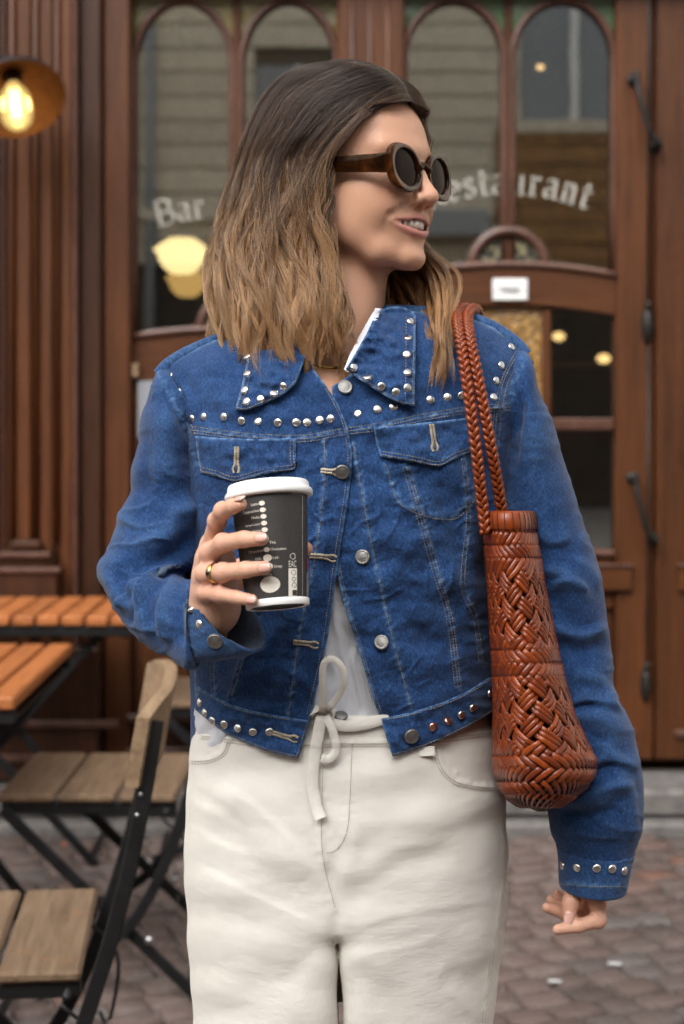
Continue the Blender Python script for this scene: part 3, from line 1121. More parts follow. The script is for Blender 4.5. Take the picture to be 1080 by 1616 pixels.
def cafe_chair():
    """folding chair facing -x; local origin on the ground under the seat centre"""
    c = empty('cafe_chair')
    sw, sd = .205, .205
    for k in range(3):
        xa = -sw + k * .138
        m_ = MB().box(xa, xa + .130, -sd - .012, sd + .012, .432, .452, .006)
        m_.build('seat_plank', MATS['seat_wood'], c)
    for s in (-1, 1):
        y = s * (sd - .012)
        MB().box(-sw + .01, sw - .005, y - .012, y + .012, .405, .431, .003).build('seat_rail', MATS['black_metal'], c)
        yo = s * (sd + .034)
        post = spline([(.318, yo, .845), (.302, yo, .74), (.27, yo, .585), (.225, yo, .43), (.165, yo, .27), (.08, yo, .145), (-.08, yo, .05), (-.21, yo, .0)], 26)
        MB().bar(post, .025, .011).build('back_leg', MATS['black_metal'], c)
        yi = s * (sd + .012)
        MB().bar([(-.19, yi, .418), (.0, yi, .235), (.25, yi, .0)], .026, .010).build('front_leg', MATS['black_metal'], c)
        MB().tube([(.145, yi - .012, .135), (.145, yo + s * .012, .135)], .009, 8).build('bolt', MATS['bolt_metal'], c, smooth=True)
        MB().tube(spline([(.17, yi, .40), (.235, yi, .33), (.225, yi, .22), (.212, yi, .205), (.205, yi, .225)], 14), .0035, 6).build('hook', MATS['black_metal'], c, smooth=True)
    MB().tube([(.18, -sd - .03, .415), (.18, sd + .03, .415)], .007, 8).build('cross_rod', MATS['black_metal'], c, smooth=True)
    MB().tube([(-.19, -sd - .03, .008), (-.19, sd + .03, .008)], .007, 8).build('cross_rod', MATS['black_metal'], c, smooth=True)
    MB().tube([(.23, -sd - .01, .02), (.23, sd + .01, .02)], .007, 8).build('cross_rod', MATS['black_metal'], c, smooth=True)
    # bent wooden backrest: curved in plan, leaning with the posts
    nu, nv, th = 22, 7, .021
    V, Fc = [], []
    for side in (0, 1):
        for i in range(nu):
            u = -1 + 2 * i / (nu - 1)
            for j in range(nv):
                w_ = j / (nv - 1)
                edge = 1 - .12 * max(0, abs(u) - .72) / .28 * (1 - w_) - 0
                z = .745 + (.865 - .745) * w_ * (1 - .10 * max(0, abs(u) - .8) / .2)
                z += .012 * (1 - u * u)
                x = .270 + .034 * (1 - abs(u) ** 2.6) + (z - .745) * .17 + (0 if side == 0 else th)
                y = u * (sd + .052)
                V.append((x, y, z))
    N_ = nu * nv
    for i in range(nu - 1):
        for j in range(nv - 1):
            a = i * nv + j
            Fc.append((a, a + 1, a + nv + 1, a + nv)); Fc.append((N_ + a, N_ + a + nv, N_ + a + nv + 1, N_ + a + 1))
    for i in range(nu - 1):
        a = i * nv; b_ = a + nv - 1
        Fc.append((a, a + nv, N_ + a + nv, N_ + a)); Fc.append((b_, N_ + b_, N_ + b_ + nv, b_ + nv))
    for j in range(nv - 1):
        a = j; b_ = (nu - 1) * nv + j
        Fc.append((a, N_ + a, N_ + a + 1, a + 1)); Fc.append((b_, b_ + 1, N_ + b_ + 1, N_ + b_))
    o = add('backrest', V, Fc, MATS['backrest_wood'], c); soft(o, 50)
    for s in (-1, 1):
        for z in (.700, .732):
            MB().tube([(.297 + (z - .745) * .17, s * (sd + .042), z), (.297 + (z - .745) * .17, s * (sd + .02), z)], .0035, 8).build('screw', MATS['bolt_metal'], c, smooth=True)
    return c


ch = cafe_chair()
spots_c = [(-.627, 2.775, 'weathered wooden folding chair nearest the viewer, black bent back post in full view'),
           (-.57, 3.92, 'weathered folding chair behind the nearest one, its whole seat visible by the orange table'),
           (-.345, 5.03, 'weathered folding chair farthest back, half hidden behind the denim sleeve')]
for i, (x, y, lab) in enumerate(spots_c):
    o = ch if i == 0 else copy_tree(ch)
    o.location = (x, y, 0)
    o.rotation_euler = (0, 0, (.085, -.02, .03)[i])
    tag(o, lab, 'chair', 'folding wooden café chairs')

# --- bits of litter
def litter(px, py, s, mat, name, lab, cat):
    Y = F * EYE / (py - CYP)
    v = wp(px, py, Y)
    bm = bmesh.new(); bmesh.ops.create_icosphere(bm, subdivisions=1, radius=s)
    r = random.Random(px)
    for q in bm.verts:
        q.co = (q.co.x * r.uniform(.7, 1.3), q.co.y * r.uniform(.7, 1.2), q.co.z * r.uniform(.35, .7))
    me = bpy.data.meshes.new(name); bm.to_mesh(me); bm.free(); me.materials.append(MATS[mat])
    o = link(name, me); o.location = (v.x, v.y, s * .4 + .004)
    tag(o, lab, cat, 'scraps of litter on the cobbles')


litter(233, 1364, .011, 'litter_white', 'paper_scrap', 'crumpled white paper scrap beside the leg of the middle chair', 'litter')
litter(60, 1576, .012, 'litter_white', 'paper_scrap', 'crumpled white paper scrap under the nearest chair seat', 'litter')
litter(101, 1336, .008, 'litter_orange', 'orange_scrap', 'larger orange scrap on the cobbles below the middle chair', 'litter')
litter(60, 1323, .006, 'litter_orange', 'orange_scrap', 'smaller orange crumb on cobbles farther left below middle chair', 'litter')


def butt(px, py, lab):
    Y = F * EYE / (py - CYP)
    v = wp(px, py, Y)
    o = MB().tube([(-.016, 0, 0), (.0, .001, 0), (.016, 0, 0)], .0045, 8).build('cigarette_butt', MATS['litter_white'], smooth=True)
    o.location = (v.x, v.y, .007); o.rotation_euler = (0, 0, random.uniform(-.4, .4))
    tag(o, lab, 'litter', 'cigarette ends on the cobbles')


butt(876, 1554, 'white cigarette end on the cobbles below the hanging hand')
butt(970, 1526, 'white cigarette end farther right and back on the cobbles')

# ================================================================== THE WOMAN
D0 = 1.79
person = empty('person', (0, D0, 0), 0, 'smiling woman with wavy ombre bob in a studded denim jacket and cream trousers', 'person')


def pput(o, par=None):
    """parent to the person (or one of her parts), keeping world coordinates"""
    o.parent = par or person
    if par is None:
        o.matrix_parent_inverse = Matrix.Translation((0, -D0, 0))
    return o


# ---------------------------------------------------------- implicit-surface tools
def sd_sphere(P, c, r):
    return np.linalg.norm(P - np.asarray(c, np.float32), axis=-1) - r


def sd_ell(P, c, r, R=None):
    Q = P - np.asarray(c, np.float32)
    if R is not None:
        Q = Q @ np.asarray(R, np.float32)
    r = np.asarray(r, np.float32)
    k0 = np.linalg.norm(Q / r, axis=-1)
    k1 = np.linalg.norm(Q / (r * r), axis=-1)
    return k0 * (k0 - 1) / np.maximum(k1, 1e-6)


def sd_cap(P, a, b, ra, rb=None):
    rb = ra if rb is None else rb
    a, b = np.asarray(a, np.float32), np.asarray(b, np.float32)
    ba = b - a
    t = np.clip(((P - a) @ ba) / max(float(ba @ ba), 1e-9), 0, 1)
    return np.linalg.norm(P - a - t[..., None] * ba, axis=-1) - (ra + (rb - ra) * t)


def sd_chain(P, pts, rad, k):
    d = None
    for i in range(len(pts) - 1):
        e = sd_cap(P, pts[i], pts[i + 1], rad[i], rad[i + 1])
        d = e if d is None else smin(d, e, k)
    return d


def smin(a, b, k):
    h = np.clip(.5 + .5 * (b - a) / k, 0, 1)
    return b + (a - b) * h - k * h * (1 - h)


def smax(a, b, k):
    return -smin(-a, -b, k)


def surface_nets(fn, lo, hi, h):
    """mesh the zero set of fn inside the box lo..hi with cells of size h"""
    lo, hi = np.asarray(lo, float), np.asarray(hi, float)
    n = np.ceil((hi - lo) / h).astype(int) + 1
    ax = [lo[i] + h * np.arange(n[i]) for i in range(3)]
    d = np.empty(n, np.float32)
    for i0 in range(0, n[0], 16):
        G = np.stack(np.meshgrid(ax[0][i0:i0 + 16], ax[1], ax[2], indexing='ij'), -1).astype(np.float32)
        d[i0:i0 + 16] = fn(G.reshape(-1, 3)).reshape(G.shape[:3])
    s = d < 0
    cs = np.zeros(tuple(n - 1), np.int8)
    for dx in (0, 1):
        for dy in (0, 1):
            for dz in (0, 1):
                cs += s[dx:n[0] - 1 + dx, dy:n[1] - 1 + dy, dz:n[2] - 1 + dz]
    act = (cs > 0) & (cs < 8)
    idx = np.full(tuple(n - 1), -1, np.int64)
    ijk = np.argwhere(act)
    idx[act] = np.arange(len(ijk))
    acc = np.zeros((len(ijk), 3)); cnt = np.zeros(len(ijk))
    corners = [(a, b, c) for a in (0, 1) for b in (0, 1) for c in (0, 1)]
    for a in range(8):
        for b in range(a + 1, 8):
            ca_, cb_ = np.array(corners[a]), np.array(corners[b])
            if np.abs(ca_ - cb_).sum() != 1: continue
            da = d[tuple((ijk + ca_).T)]; db = d[tuple((ijk + cb_).T)]
            m = (da < 0) != (db < 0)
            t = np.where(m, da / np.where(m, da - db, 1), 0)
            p = ca_ + t[:, None] * (cb_ - ca_)
            acc[m] += p[m]; cnt[m] += 1
    V = lo + h * (ijk + acc / cnt[:, None])
    Fq = []
    for axis in range(3):
        a1, a2 = (axis + 1) % 3, (axis + 2) % 3
        sl0 = [slice(None)] * 3; sl1 = [slice(None)] * 3
        sl0[axis] = slice(0, -1); sl1[axis] = slice(1, None)
        ch_ = s[tuple(sl0)] != s[tuple(sl1)]
        e = np.argwhere(ch_)
        e = e[(e[:, a1] > 0) & (e[:, a2] > 0) & (e[:, a1] < n[a1] - 1) & (e[:, a2] < n[a2] - 1)]
        o1 = np.zeros(3, int); o1[a1] = 1
        o2 = np.zeros(3, int); o2[a2] = 1
        q = np.stack([idx[tuple((e - o1 - o2).T)], idx[tuple((e - o2).T)], idx[tuple(e.T)], idx[tuple((e - o1).T)]], 1)
        flip = ~s[tuple(e.T)]
        q[flip] = q[flip][:, ::-1]
        Fq.append(q)
    Fq = np.concatenate(Fq)
    Fq = Fq[(Fq >= 0).all(1)]
    used = np.zeros(len(V), bool); used[Fq.ravel()] = True       # drop loose points
    re_ = np.cumsum(used) - 1
    return V[used], re_[Fq]


# ---------------------------------------------------------- head, in millimetres: x forward, y to her left, z up, eyes at z = 0
YAW, ROLL, PITCH = math.radians(57), math.radians(2.0), math.radians(0)
_f = np.array([math.sin(YAW), -math.cos(YAW), 0.0])
_l = np.array([math.cos(YAW), math.sin(YAW), 0.0])
_u = np.array([0, 0, 1.0])
_l2 = _l * math.cos(ROLL) - _u * math.sin(ROLL)
_u2 = _u * math.cos(ROLL) + _l * math.sin(ROLL)
HR = np.stack([_f, _l2, _u2], 1)
HO = np.array([(548 - CXP) * 1.80 / F, 1.80, EYE - (270 - CYP) * 1.80 / F])


def head_w(p):
    return HO + (np.asarray(p, float) / 1000.0) @ HR.T


def to_head(w):
    return ((np.asarray(w, float) - HO) @ HR) * 1000.0


lip_up = spline([(69, -38, -62.0), (86, -23, -59.6), (96.5, -8.5, -56.6), (98.0, 0, -57.6), (96.5, 8.5, -56.6), (86, 23, -59.6), (69, 38, -62.0)], 17)
lip_lo = spline([(69, -38, -63.4), (84, -25, -69.2), (93.5, -11, -72.9), (95.5, 0, -73.6), (93.5, 11, -72.9), (84, 25, -69.2), (69, 38, -63.4)], 17)


LIPS = False


def head_sdf(P):
    P = np.asarray(P).astype(np.float32)
    A = P.copy(); A[:, 1] = np.abs(A[:, 1])               # symmetric features
    d = sd_ell(P, (-8, 0, 32), (88, 67, 74))               # cranium
    d = smin(d, sd_ell(P, (38, 0, 14), (53, 59, 57)), 22)   # forehead
    d = smin(d, sd_ell(P, (38, 0, -38), (52, 57, 66)), 22)  # mid face
    d = smin(d, sd_cap(A, (6, 53, -58), (60, 30, -91), 15, 14), 20)   # jaw line
    d = smin(d, sd_cap(A, (60, 30, -91), (78, 10, -98), 14, 12.5), 14)
    d = smin(d, sd_ell(P, (83, 0, -97), (12.5, 17, 13)), 10)  # chin
    d = smin(d, sd_cap(A, (2, 56, -20), (4, 54, -60), 14, 14), 20)
    d = smin(d, sd_ell(A, (56, 39, -30), (22, 19, 17)), 18)  # cheekbones
    d = smin(d, sd_ell(A, (66, 32, -46), (20, 17, 17)), 14)  # smiling cheeks
    d = smin(d, sd_cap(A, (84, 6, 14), (70, 42, 15), 9, 8), 12)   # brow ridge
    d = smin(d, sd_ell(A, (40, 42, -52), (32, 18, 30)), 20)  # flesh of the cheek
    d = smin(d, sd_ell(P, (74, 0, -66), (20, 33, 26)), 12)   # mouth barrel
    # sockets and eyes
    d = smax(d, -sd_ell(A, (93, 31, 0), (13, 16, 11)), 8)
    d = smin(d, sd_ell(A, (71, 31, -1), (13, 14, 12.5)), 2.5)
    # nose
    n = sd_cap(P, (83, 0, 6), (92.5, 0, -13), 6.5, 6.6)
    n = smin(n, sd_cap(P, (92, 0, -13), (104.5, 0, -33), 6.8, 8.2), 4)
    n = smin(n, sd_ell(P, (105.2, 0, -35.5), (8.8, 9.8, 8.4)), 4)
    n = smin(n, sd_ell(A, (93.5, 12.4, -37.8), (11.5, 6.8, 7.8)), 4)
    n = smin(n, sd_cap(P, (102, 0, -41), (93, 0, -46), 4.0, 4.0), 4)
    d = smin(d, n, 7)
    d = smax(d, -sd_ell(A, (98, 6.6, -46.0), (6.5, 3.6, 4.6)), 2.5)
    # philtrum, nasolabial fold, dimple at the mouth corner
    d = smax(d, -sd_cap(P, (101.5, 0, -46), (104, 0, -54), 2.2, 2.6), 4)
    d = smax(d, -sd_cap(A, (95, 19, -39), (88, 28, -47), 1.2, 1.2), 6)
    d = smax(d, -sd_cap(A, (91, 28, -47), (82, 42, -58), .8, .8), 7)
    d = smax(d, -sd_cap(A, (82, 42, -57), (78, 43, -70), .9, .6), 5)
    d = smax(d, -sd_cap(P, (102, -12, -86), (102, 12, -86), 7, 7), 9)
    if not LIPS:
        return d
    # lips, parted in a smile
    for L, r in ((lip_up, 2.7), (lip_lo, 4.3)):
        rad = r * np.sqrt(np.clip(1.02 - np.abs(np.linspace(-1, 1, len(L))) ** 2.2, .06, 1))
        lp = None
        for i in range(len(L) - 1):
            e = sd_cap(P, L[i], L[i + 1], rad[i], rad[i + 1])
            lp = e if lp is None else np.minimum(lp, e)
        d = smin(d, lp, 3.2)
    mo = None
    mid = (lip_up + lip_lo) / 2
    g0_ = np.linalg.norm(lip_up - lip_lo, axis=1) / 2 - 2.9
    for i in range(1, len(mid) - 2):
        g = np.linalg.norm(lip_up[i] - lip_lo[i]) / 2 - 2.9
        g2 = np.linalg.norm(lip_up[i + 1] - lip_lo[i + 1]) / 2 - 2.9
        e = sd_cap(P * (1, 1, 1), mid[i] + (-3, 0, .5), mid[i + 1] + (-3, 0, .5), max(g, .6) + 1.0, max(g2, .6) + 1.0)
        mo = e if mo is None else np.minimum(mo, e)
    for i in range(1, len(mid) - 2):
        e = sd_cap(P, mid[i] + (3, 0, .3), mid[i + 1] + (3, 0, .3), 1.25 + 1.7 * min(1, max(g0_[i] + .4, 0) / 2.5), 1.25 + 1.7 * min(1, max(g0_[i + 1] + .4, 0) / 2.5))
        mo = np.minimum(mo, e)
    mo = np.minimum(mo, sd_ell(P, (74, 0, -66.0), (20, 29, 6.4)))
    d = smax(d, -mo, 1.2)
    # ears
    ear = sd_ell(A, (-6, 74, -8), (17, 6, 29))
    d = smin(d, ear, 5)
    # neck and throat
    nk = sd_cap(P, (-14, 0, -60), NECK0, 50, 52)
    nk = smin(nk, sd_cap(P, (20, 0, -84), NECK1, 30, 34), 24)
    d = smin(d, nk, 16)
    d = smin(d, sd_cap(A, (-12, 46, -70), NECK2, 9, 10), 12)
    d = smin(d, sd_ell(P, CHEST, (78, 120, 120)), 22)
    return d


_n0 = to_head(wpn(536, 560, 1.815)); _n1 = to_head(wpn(531, 575, 1.762)); _n2 = to_head(wpn(533, 590, 1.75))
CHEST = to_head(wpn(530, 715, 1.790))
NECK0, NECK1, NECK2 = _n0, _n1, (_n2[0], abs(_n2[1]) * .3, _n2[2])
for L_, off_ in ((lip_up, -.9), (lip_lo, -2.0)):                # seat the lips on the face
    for q_ in range(len(L_)):
        xs_ = np.arange(110, 45, -.5)
        dd_ = head_sdf(np.stack([xs_, np.full(xs_.shape, L_[q_][1]), np.full(xs_.shape, L_[q_][2])], 1))
        sx_ = xs_[np.argmax(dd_ < 0)]
        L_[q_][0] = sx_ + off_ + (1.2 if abs(L_[q_][1]) < 16 else 0)
LIPS = True
hv, hf = surface_nets(head_sdf, (-112, -92, -262), (128, 92, 122), 1.75)


def line_dist(P, L):
    d = None
    for i in range(len(L) - 1):
        e = sd_cap(P, L[i], L[i + 1], 0, 0)
        d = e if d is None else np.minimum(d, e)
    return d


def lip_dist(P, L, r):
    rad = r * np.sqrt(np.clip(1.02 - np.abs(np.linspace(-1, 1, len(L))) ** 2.2, .03, 1))
    d = None
    for i in range(len(L) - 1):
        e = sd_cap(P, L[i], L[i + 1], rad[i], rad[i + 1])
        d = e if d is None else np.minimum(d, e)
    return d


def smooth01(x, a, b):
    t = np.clip((x - a) / (b - a), 0, 1)
    return t * t * (3 - 2 * t)


def head_colour(P):
    n = len(P)
    skin = np.tile(np.array([.600, .338, .222]), (n, 1))
    A = P.copy(); A[:, 1] = np.abs(A[:, 1])
    def blend(m, c):
        nonlocal skin
        skin = skin * (1 - m[:, None]) + np.array(c) * m[:, None]
    blend(.55 * np.exp(-(np.linalg.norm((A - (72, 38, -34)) / (22, 20, 15), axis=1)) ** 2), (.58, .255, .16))
    blend(.45 * np.exp(-(np.linalg.norm((P - (105, 0, -36)) / (12, 12, 11), axis=1)) ** 2), (.64, .30, .225))
    blend(.25 * np.exp(-(np.linalg.norm((P - (90, 0, -98)) / (12, 16, 11), axis=1)) ** 2), (.62, .33, .235))
    dl = np.minimum(lip_dist(P, lip_up, 2.6), lip_dist(P, lip_lo, 4.2))
    blend((1 - smooth01(dl, -.2, 1.5)) * (P[:, 0] > 70), (.50, .195, .185))
    inm = sd_ell(P, (76, 0, -66.0), (18.5, 30, 5.0))
    blend((1 - smooth01(inm, -1.5, 1.0)), (.12, .025, .022))
    br = np.minimum(sd_cap(A, (86, 13, 15.5), (79, 32, 19.5), 2.6, 2.2), sd_cap(A, (79, 32, 19.5), (66, 46, 15), 2.2, 1.0))
    blend(.75 * (1 - smooth01(br, -.8, 2.2)), (.085, .05, .034))
    # scalp under the hair
    return np.clip(skin, 0, 1)


# ---------------------------------------------------------- hands (metres, world space)
def px3(a):
    return [wpn(*p) for p in a]


CUP_Y = 1.555
# right hand, round the cup: (px, py, depth) per joint, radius in metres
RH = {
 'index': ([(333, 858, 1.585), (343, 822, 1.560), (352, 806, 1.540), (367, 799, 1.524), (380, 795.5, 1.516)], [.0088, .0082, .0078, .0070, .0060]),
 'middle': ([(326, 884, 1.583), (331, 872, 1.560), (352, 857, 1.541), (385, 851, 1.520), (413, 850.5, 1.5105)], [.0092, .0088, .0084, .0076, .0064]),
 'ring': ([(322, 912, 1.582), (324, 905, 1.560), (352, 903, 1.540), (388, 899, 1.520), (418, 896, 1.511)], [.0092, .0087, .0083, .0076, .0064]),
 'little': ([(322, 936, 1.585), (326, 935, 1.562), (348, 938, 1.545), (374, 943, 1.529), (398, 947, 1.519)], [.0083, .0078, .0072, .0064, .0055]),
 'thumb': ([(352, 935, 1.625), (385, 900, 1.635), (430, 880, 1.622), (470, 868, 1.606), (483, 866, 1.600)], [.0135, .0115, .0098, .0085, .0070]),
}
RPALM = [((338, 858, 1.590), (337, 958, 1.603), .0125, .0150), ((329, 884, 1.590), (336, 962, 1.603), .0125, .0160), ((326, 912, 1.591), (336, 966, 1.605), .0120, .0170),
         ((327, 936, 1.592), (338, 968, 1.606), .0115, .0175), ((352, 880, 1.600), (348, 954, 1.612), .0125, .0170)]
RWRIST = [(339, 958, 1.607), (324, 996, 1.642), (285, 985, 1.71), (240, 925, 1.79)]
RWRAD = [.0200, .0205, .020, .020]


def hand_sdf(fingers, palm, wrist, wrad):
    fg = {k: ([np.asarray(wpn(*p)) for p in pts], r) for k, (pts, r) in fingers.items()}
    pl_ = [(wpn(*a), wpn(*b), ra, rb) for a, b, ra, rb in palm]
    wr = [wpn(*p) for p in wrist]
    def fn(P):
        P = P.astype(np.float32)
        d = None
        for a, b, ra, rb in pl_:
            e = sd_cap(P, a, b, ra, rb)
            d = e if d is None else smin(d, e, .012)
        d = smin(d, sd_chain(P, wr, wrad, .01), .014)
        for k, (pts, r) in fg.items():
            e = None
            for i in range(len(pts) - 1):
                c = sd_cap(P, pts[i], pts[i + 1], r[i], r[i + 1])
                e = c if e is None else smin(e, c, .003)
            for i in (1, 2):                                       # knuckles
                e = smin(e, sd_sphere(P, pts[i], r[i] * 1.06), .004)
            d = smin(d, e, .0062)
        return d
    return fn, fg


rh_fn, rh_f = hand_sdf(RH, RPALM, RWRIST, RWRAD)
lo = wpn(300, 985, 1.50); hi = wpn(500, 785, 1.66)
rv, rf = surface_nets(rh_fn, (-.156, 1.490, 1.105), (-.016, 1.665, 1.262), .00135)

LH = {
 'thumb': ([(913, 1362, 1.768), (907, 1400, 1.750), (902, 1424, 1.738), (898.5, 1444, 1.734)], [.0105, .0092, .0086, .0070]),
 'index': ([(936, 1385, 1.750), (943, 1424, 1.742), (944, 1452, 1.738), (914, 1461, 1.731), (880, 1467, 1.726)], [.0092, .0085, .0078, .0070, .0054]),
 'middle': ([(930, 1385, 1.766), (932, 1425, 1.766), (922, 1449, 1.762), (890, 1441, 1.756), (863, 1432, 1.750)], [.0088, .0083, .0077, .0068, .0053]),
 'ring': ([(925, 1385, 1.780), (921, 1420, 1.782), (908, 1437, 1.780), (886, 1428, 1.776), (870, 1420, 1.772)], [.0084, .0078, .0072, .0064, .0052]),
 'little': ([(920, 1385, 1.793), (914, 1412, 1.796), (902, 1423, 1.795), (888, 1417, 1.791), (879, 1411, 1.788)], [.0075, .0068, .0062, .0055, .0046]),
}
LPALM = [((934, 1335, 1.75), (938, 1398, 1.745), .017, .0115), ((930, 1335, 1.76), (932, 1398, 1.762), .017, .0115), ((926, 1335, 1.77), (926, 1396, 1.776), .017, .0110), ((922, 1335, 1.775), (920, 1394, 1.788), .016, .0100),
         ((924, 1335, 1.768), (913, 1366, 1.768), .013, .011)]
LWRIST = [(928, 1340, 1.762), (940, 1270, 1.77), (930, 1050, 1.80), (900, 900, 1.81)]
LWRAD = [.022, .0245, .030, .030]
lh_fn, lh_f = hand_sdf(LH, LPALM, LWRIST, LWRAD)
lv, lf = surface_nets(lh_fn, (.205, 1.690, .765), (.305, 1.835, .955), .00135)


def hand_colour(P, fg):
    c = np.tile(np.array([.66, .40, .285]), (len(P), 1))
    for k, (pts, r) in fg.items():
        for i, w in ((1, .55), (2, .5), (-1, .6)):
            m = w * np.exp(-(np.linalg.norm(P - pts[i], axis=1) / (r[i] * 1.5)) ** 2)
            c = c * (1 - m[:, None]) + np.array((.66, .33, .24)) * m[:, None]
        for i in range(2, len(pts) - 1):                            # creases over the joints
            ax = pts[i + 1] - pts[i - 1]; ax = ax / np.linalg.norm(ax)
            w_ = P - pts[i]; al = w_ @ ax
            m = .30 * (np.exp(-((al - .0016) / .0009) ** 2) + np.exp(-((al + .0018) / .0009) ** 2)) * (np.linalg.norm(w_, axis=1) < r[i] * 1.9)
            c = c * (1 - m[:, None]) + np.array((.46, .20, .14)) * m[:, None]
    return c


# rest of the body (dressed): torso, arms, legs and feet in one coarse skin
tors = [((540, 600), 1.80, .060, .055), ((540, 680), 1.80, .150, .085), ((545, 860), 1.79, .140, .095), ((545, 1090), 1.80, .125, .088), ((546, 1260), 1.80, .150, .105), ((546, 1400), 1.80, .150, .10)]


def body_sdf(P):
    P = P.astype(np.float32)
    c0 = wpn(540, 640, 1.81)
    d = sd_ell(P, c0 + (0, 0, -.11), (.155, .085, .17))
    d = smin(d, sd_ell(P, c0 + (0, 0, -.40), (.125, .085, .20)), .05)
    d = smin(d, sd_ell(P, c0 + (0, .01, -.52), (.155, .10, .13)), .06)
    d = smin(d, sd_cap(P, c0 + (-.125, 0, -.035), c0 + (.125, 0, -.035), .034), .04)
    d = smin(d, sd_cap(P, wpn(540, 640, 1.81), wpn(538, 560, 1.812), .055, .050), .04)
    for pts, r in (([(318, 660, 1.805), (245, 880, 1.80), (300, 985, 1.70)], (.032, .022, .020)), ([(778, 640, 1.81), (870, 900, 1.815), (936, 1270, 1.775)], (.034, .030, .024))):
        Q = [wpn(*p) for p in pts]
        d = smin(d, sd_chain(P, Q, r, .015), .03)
    for s in (-1, 1):
        hip, kn, an = np.array([.005 + s * .085, 1.80, .80]), np.array([.005 + s * .10, 1.79, .44]), np.array([.005 + s * .105, 1.82, .08])
        d = smin(d, sd_chain(P, [hip, kn, an], (.062, .05, .036), .03), .04)
        d = smin(d, sd_cap(P, an + (0, 0, -.035), an + (s * .02, -.14, -.05), .034, .028), .03)
    return d


bv, bf = surface_nets(body_sdf, (-.33, 1.6, .0), (.33, 2.0, 1.42), .011)
V = np.concatenate([head_w(hv), rv, lv, bv])
Fc = np.concatenate([hf, rf + len(hv), lf + len(hv) + len(rv), bf + len(hv) + len(rv) + len(lv)])
C = np.concatenate([head_colour(hv), hand_colour(rv, rh_f), hand_colour(lv, lh_f), np.tile(np.array([.60, .338, .222]), (len(bv), 1))])

t = NT('skin')
c = t.coord()
f1 = t.noise(c, 900, 3, .6)
f2 = t.noise(c, 55, 5, .6)
f3 = t.noise(c, 260, 3)
col = t.attr('tint', 'Color')
col = t.mix(t.math('MULTIPLY', f2, .35), col, (.54, .265, .165))
col = t.mix(t.ramp(f3, [(.62, (0, 0, 0)), (.75, (.14, .14, .14))]), col, (.48, .25, .17))
nb = t.bump(f1, .38, .0008)
nb = t.bump(f3, .22, .0012, nb)
t.bsdf(Base_Color=col, Roughness=t.ramp(f2, [(.3, (.36,) * 3), (.7, (.50,) * 3)]), Subsurface_Weight=.14, Subsurface_Radius=(.0075, .0028, .0014), Subsurface_Scale=1.0,
       Specular_IOR_Level=.42, Normal=nb)
t.done('skin')
body = add('body', V, Fc, MATS['skin'], None, True, {'tint': (C, 'COLOR')})
pput(body)
sm = body.modifiers.new('smooth', 'SMOOTH'); sm.factor = .5; sm.iterations = 2

# ---------------------------------------------------------- teeth
simple('tooth', (.80, .745, .675), .22, 0, .05, Subsurface_Weight=.1, Subsurface_Radius=(.002, .0015, .001))
for k in range(-6, 7):
    if k == 0: continue
    s = 1 if k > 0 else -1
    w = (4.2, 3.5, 3.9, 3.6, 3.6, 3.6)[abs(k) - 1]
    cx = s * ((4.3, 12.2, 19.6, 26.8, 33.8, 39.0)[abs(k) - 1] - 0) * .95
    a = cx / 30.0
    xx = 90.8 - 22.5 * (1 - math.cos(min(1.25, abs(a) * 1.25))) - .35 * 0
    h_ = (9.8, 9.2, 9.2, 8.4, 8.0, 7.5)[abs(k) - 1]
    bm = bmesh.new()
    bmesh.ops.create_cube(bm, size=1)
    for q in bm.verts:
        q.co = (q.co.x * 5.0, q.co.y * w * 2.02 * (.92 if q.co.z > 0 else 1.0), q.co.z * h_)
    bmesh.ops.bevel(bm, geom=list(bm.edges), offset=1.1, segments=2, affect='EDGES')
    ang = math.atan2(cx, 34) * .95
    Rz = Matrix.Rotation(ang, 4, 'Z')
    pts = [head_w((Matrix.Translation((xx, cx, -63.6 - abs(k) * .12)) @ Rz @ q.co)[:]) for q in bm.verts]
    bm.verts.index_update()
    fcs = [tuple(q.index for q in p.verts) for p in bm.faces]
    bm.free()
    pput(add('tooth', pts, fcs, MATS['tooth'], None, True))

# ---------------------------------------------------------- fingernails
simple('fingernail', (.66, .38, .31), .25, 0, .05, coat=.4)
simple('nail_tip', (.78, .66, .58), .3)


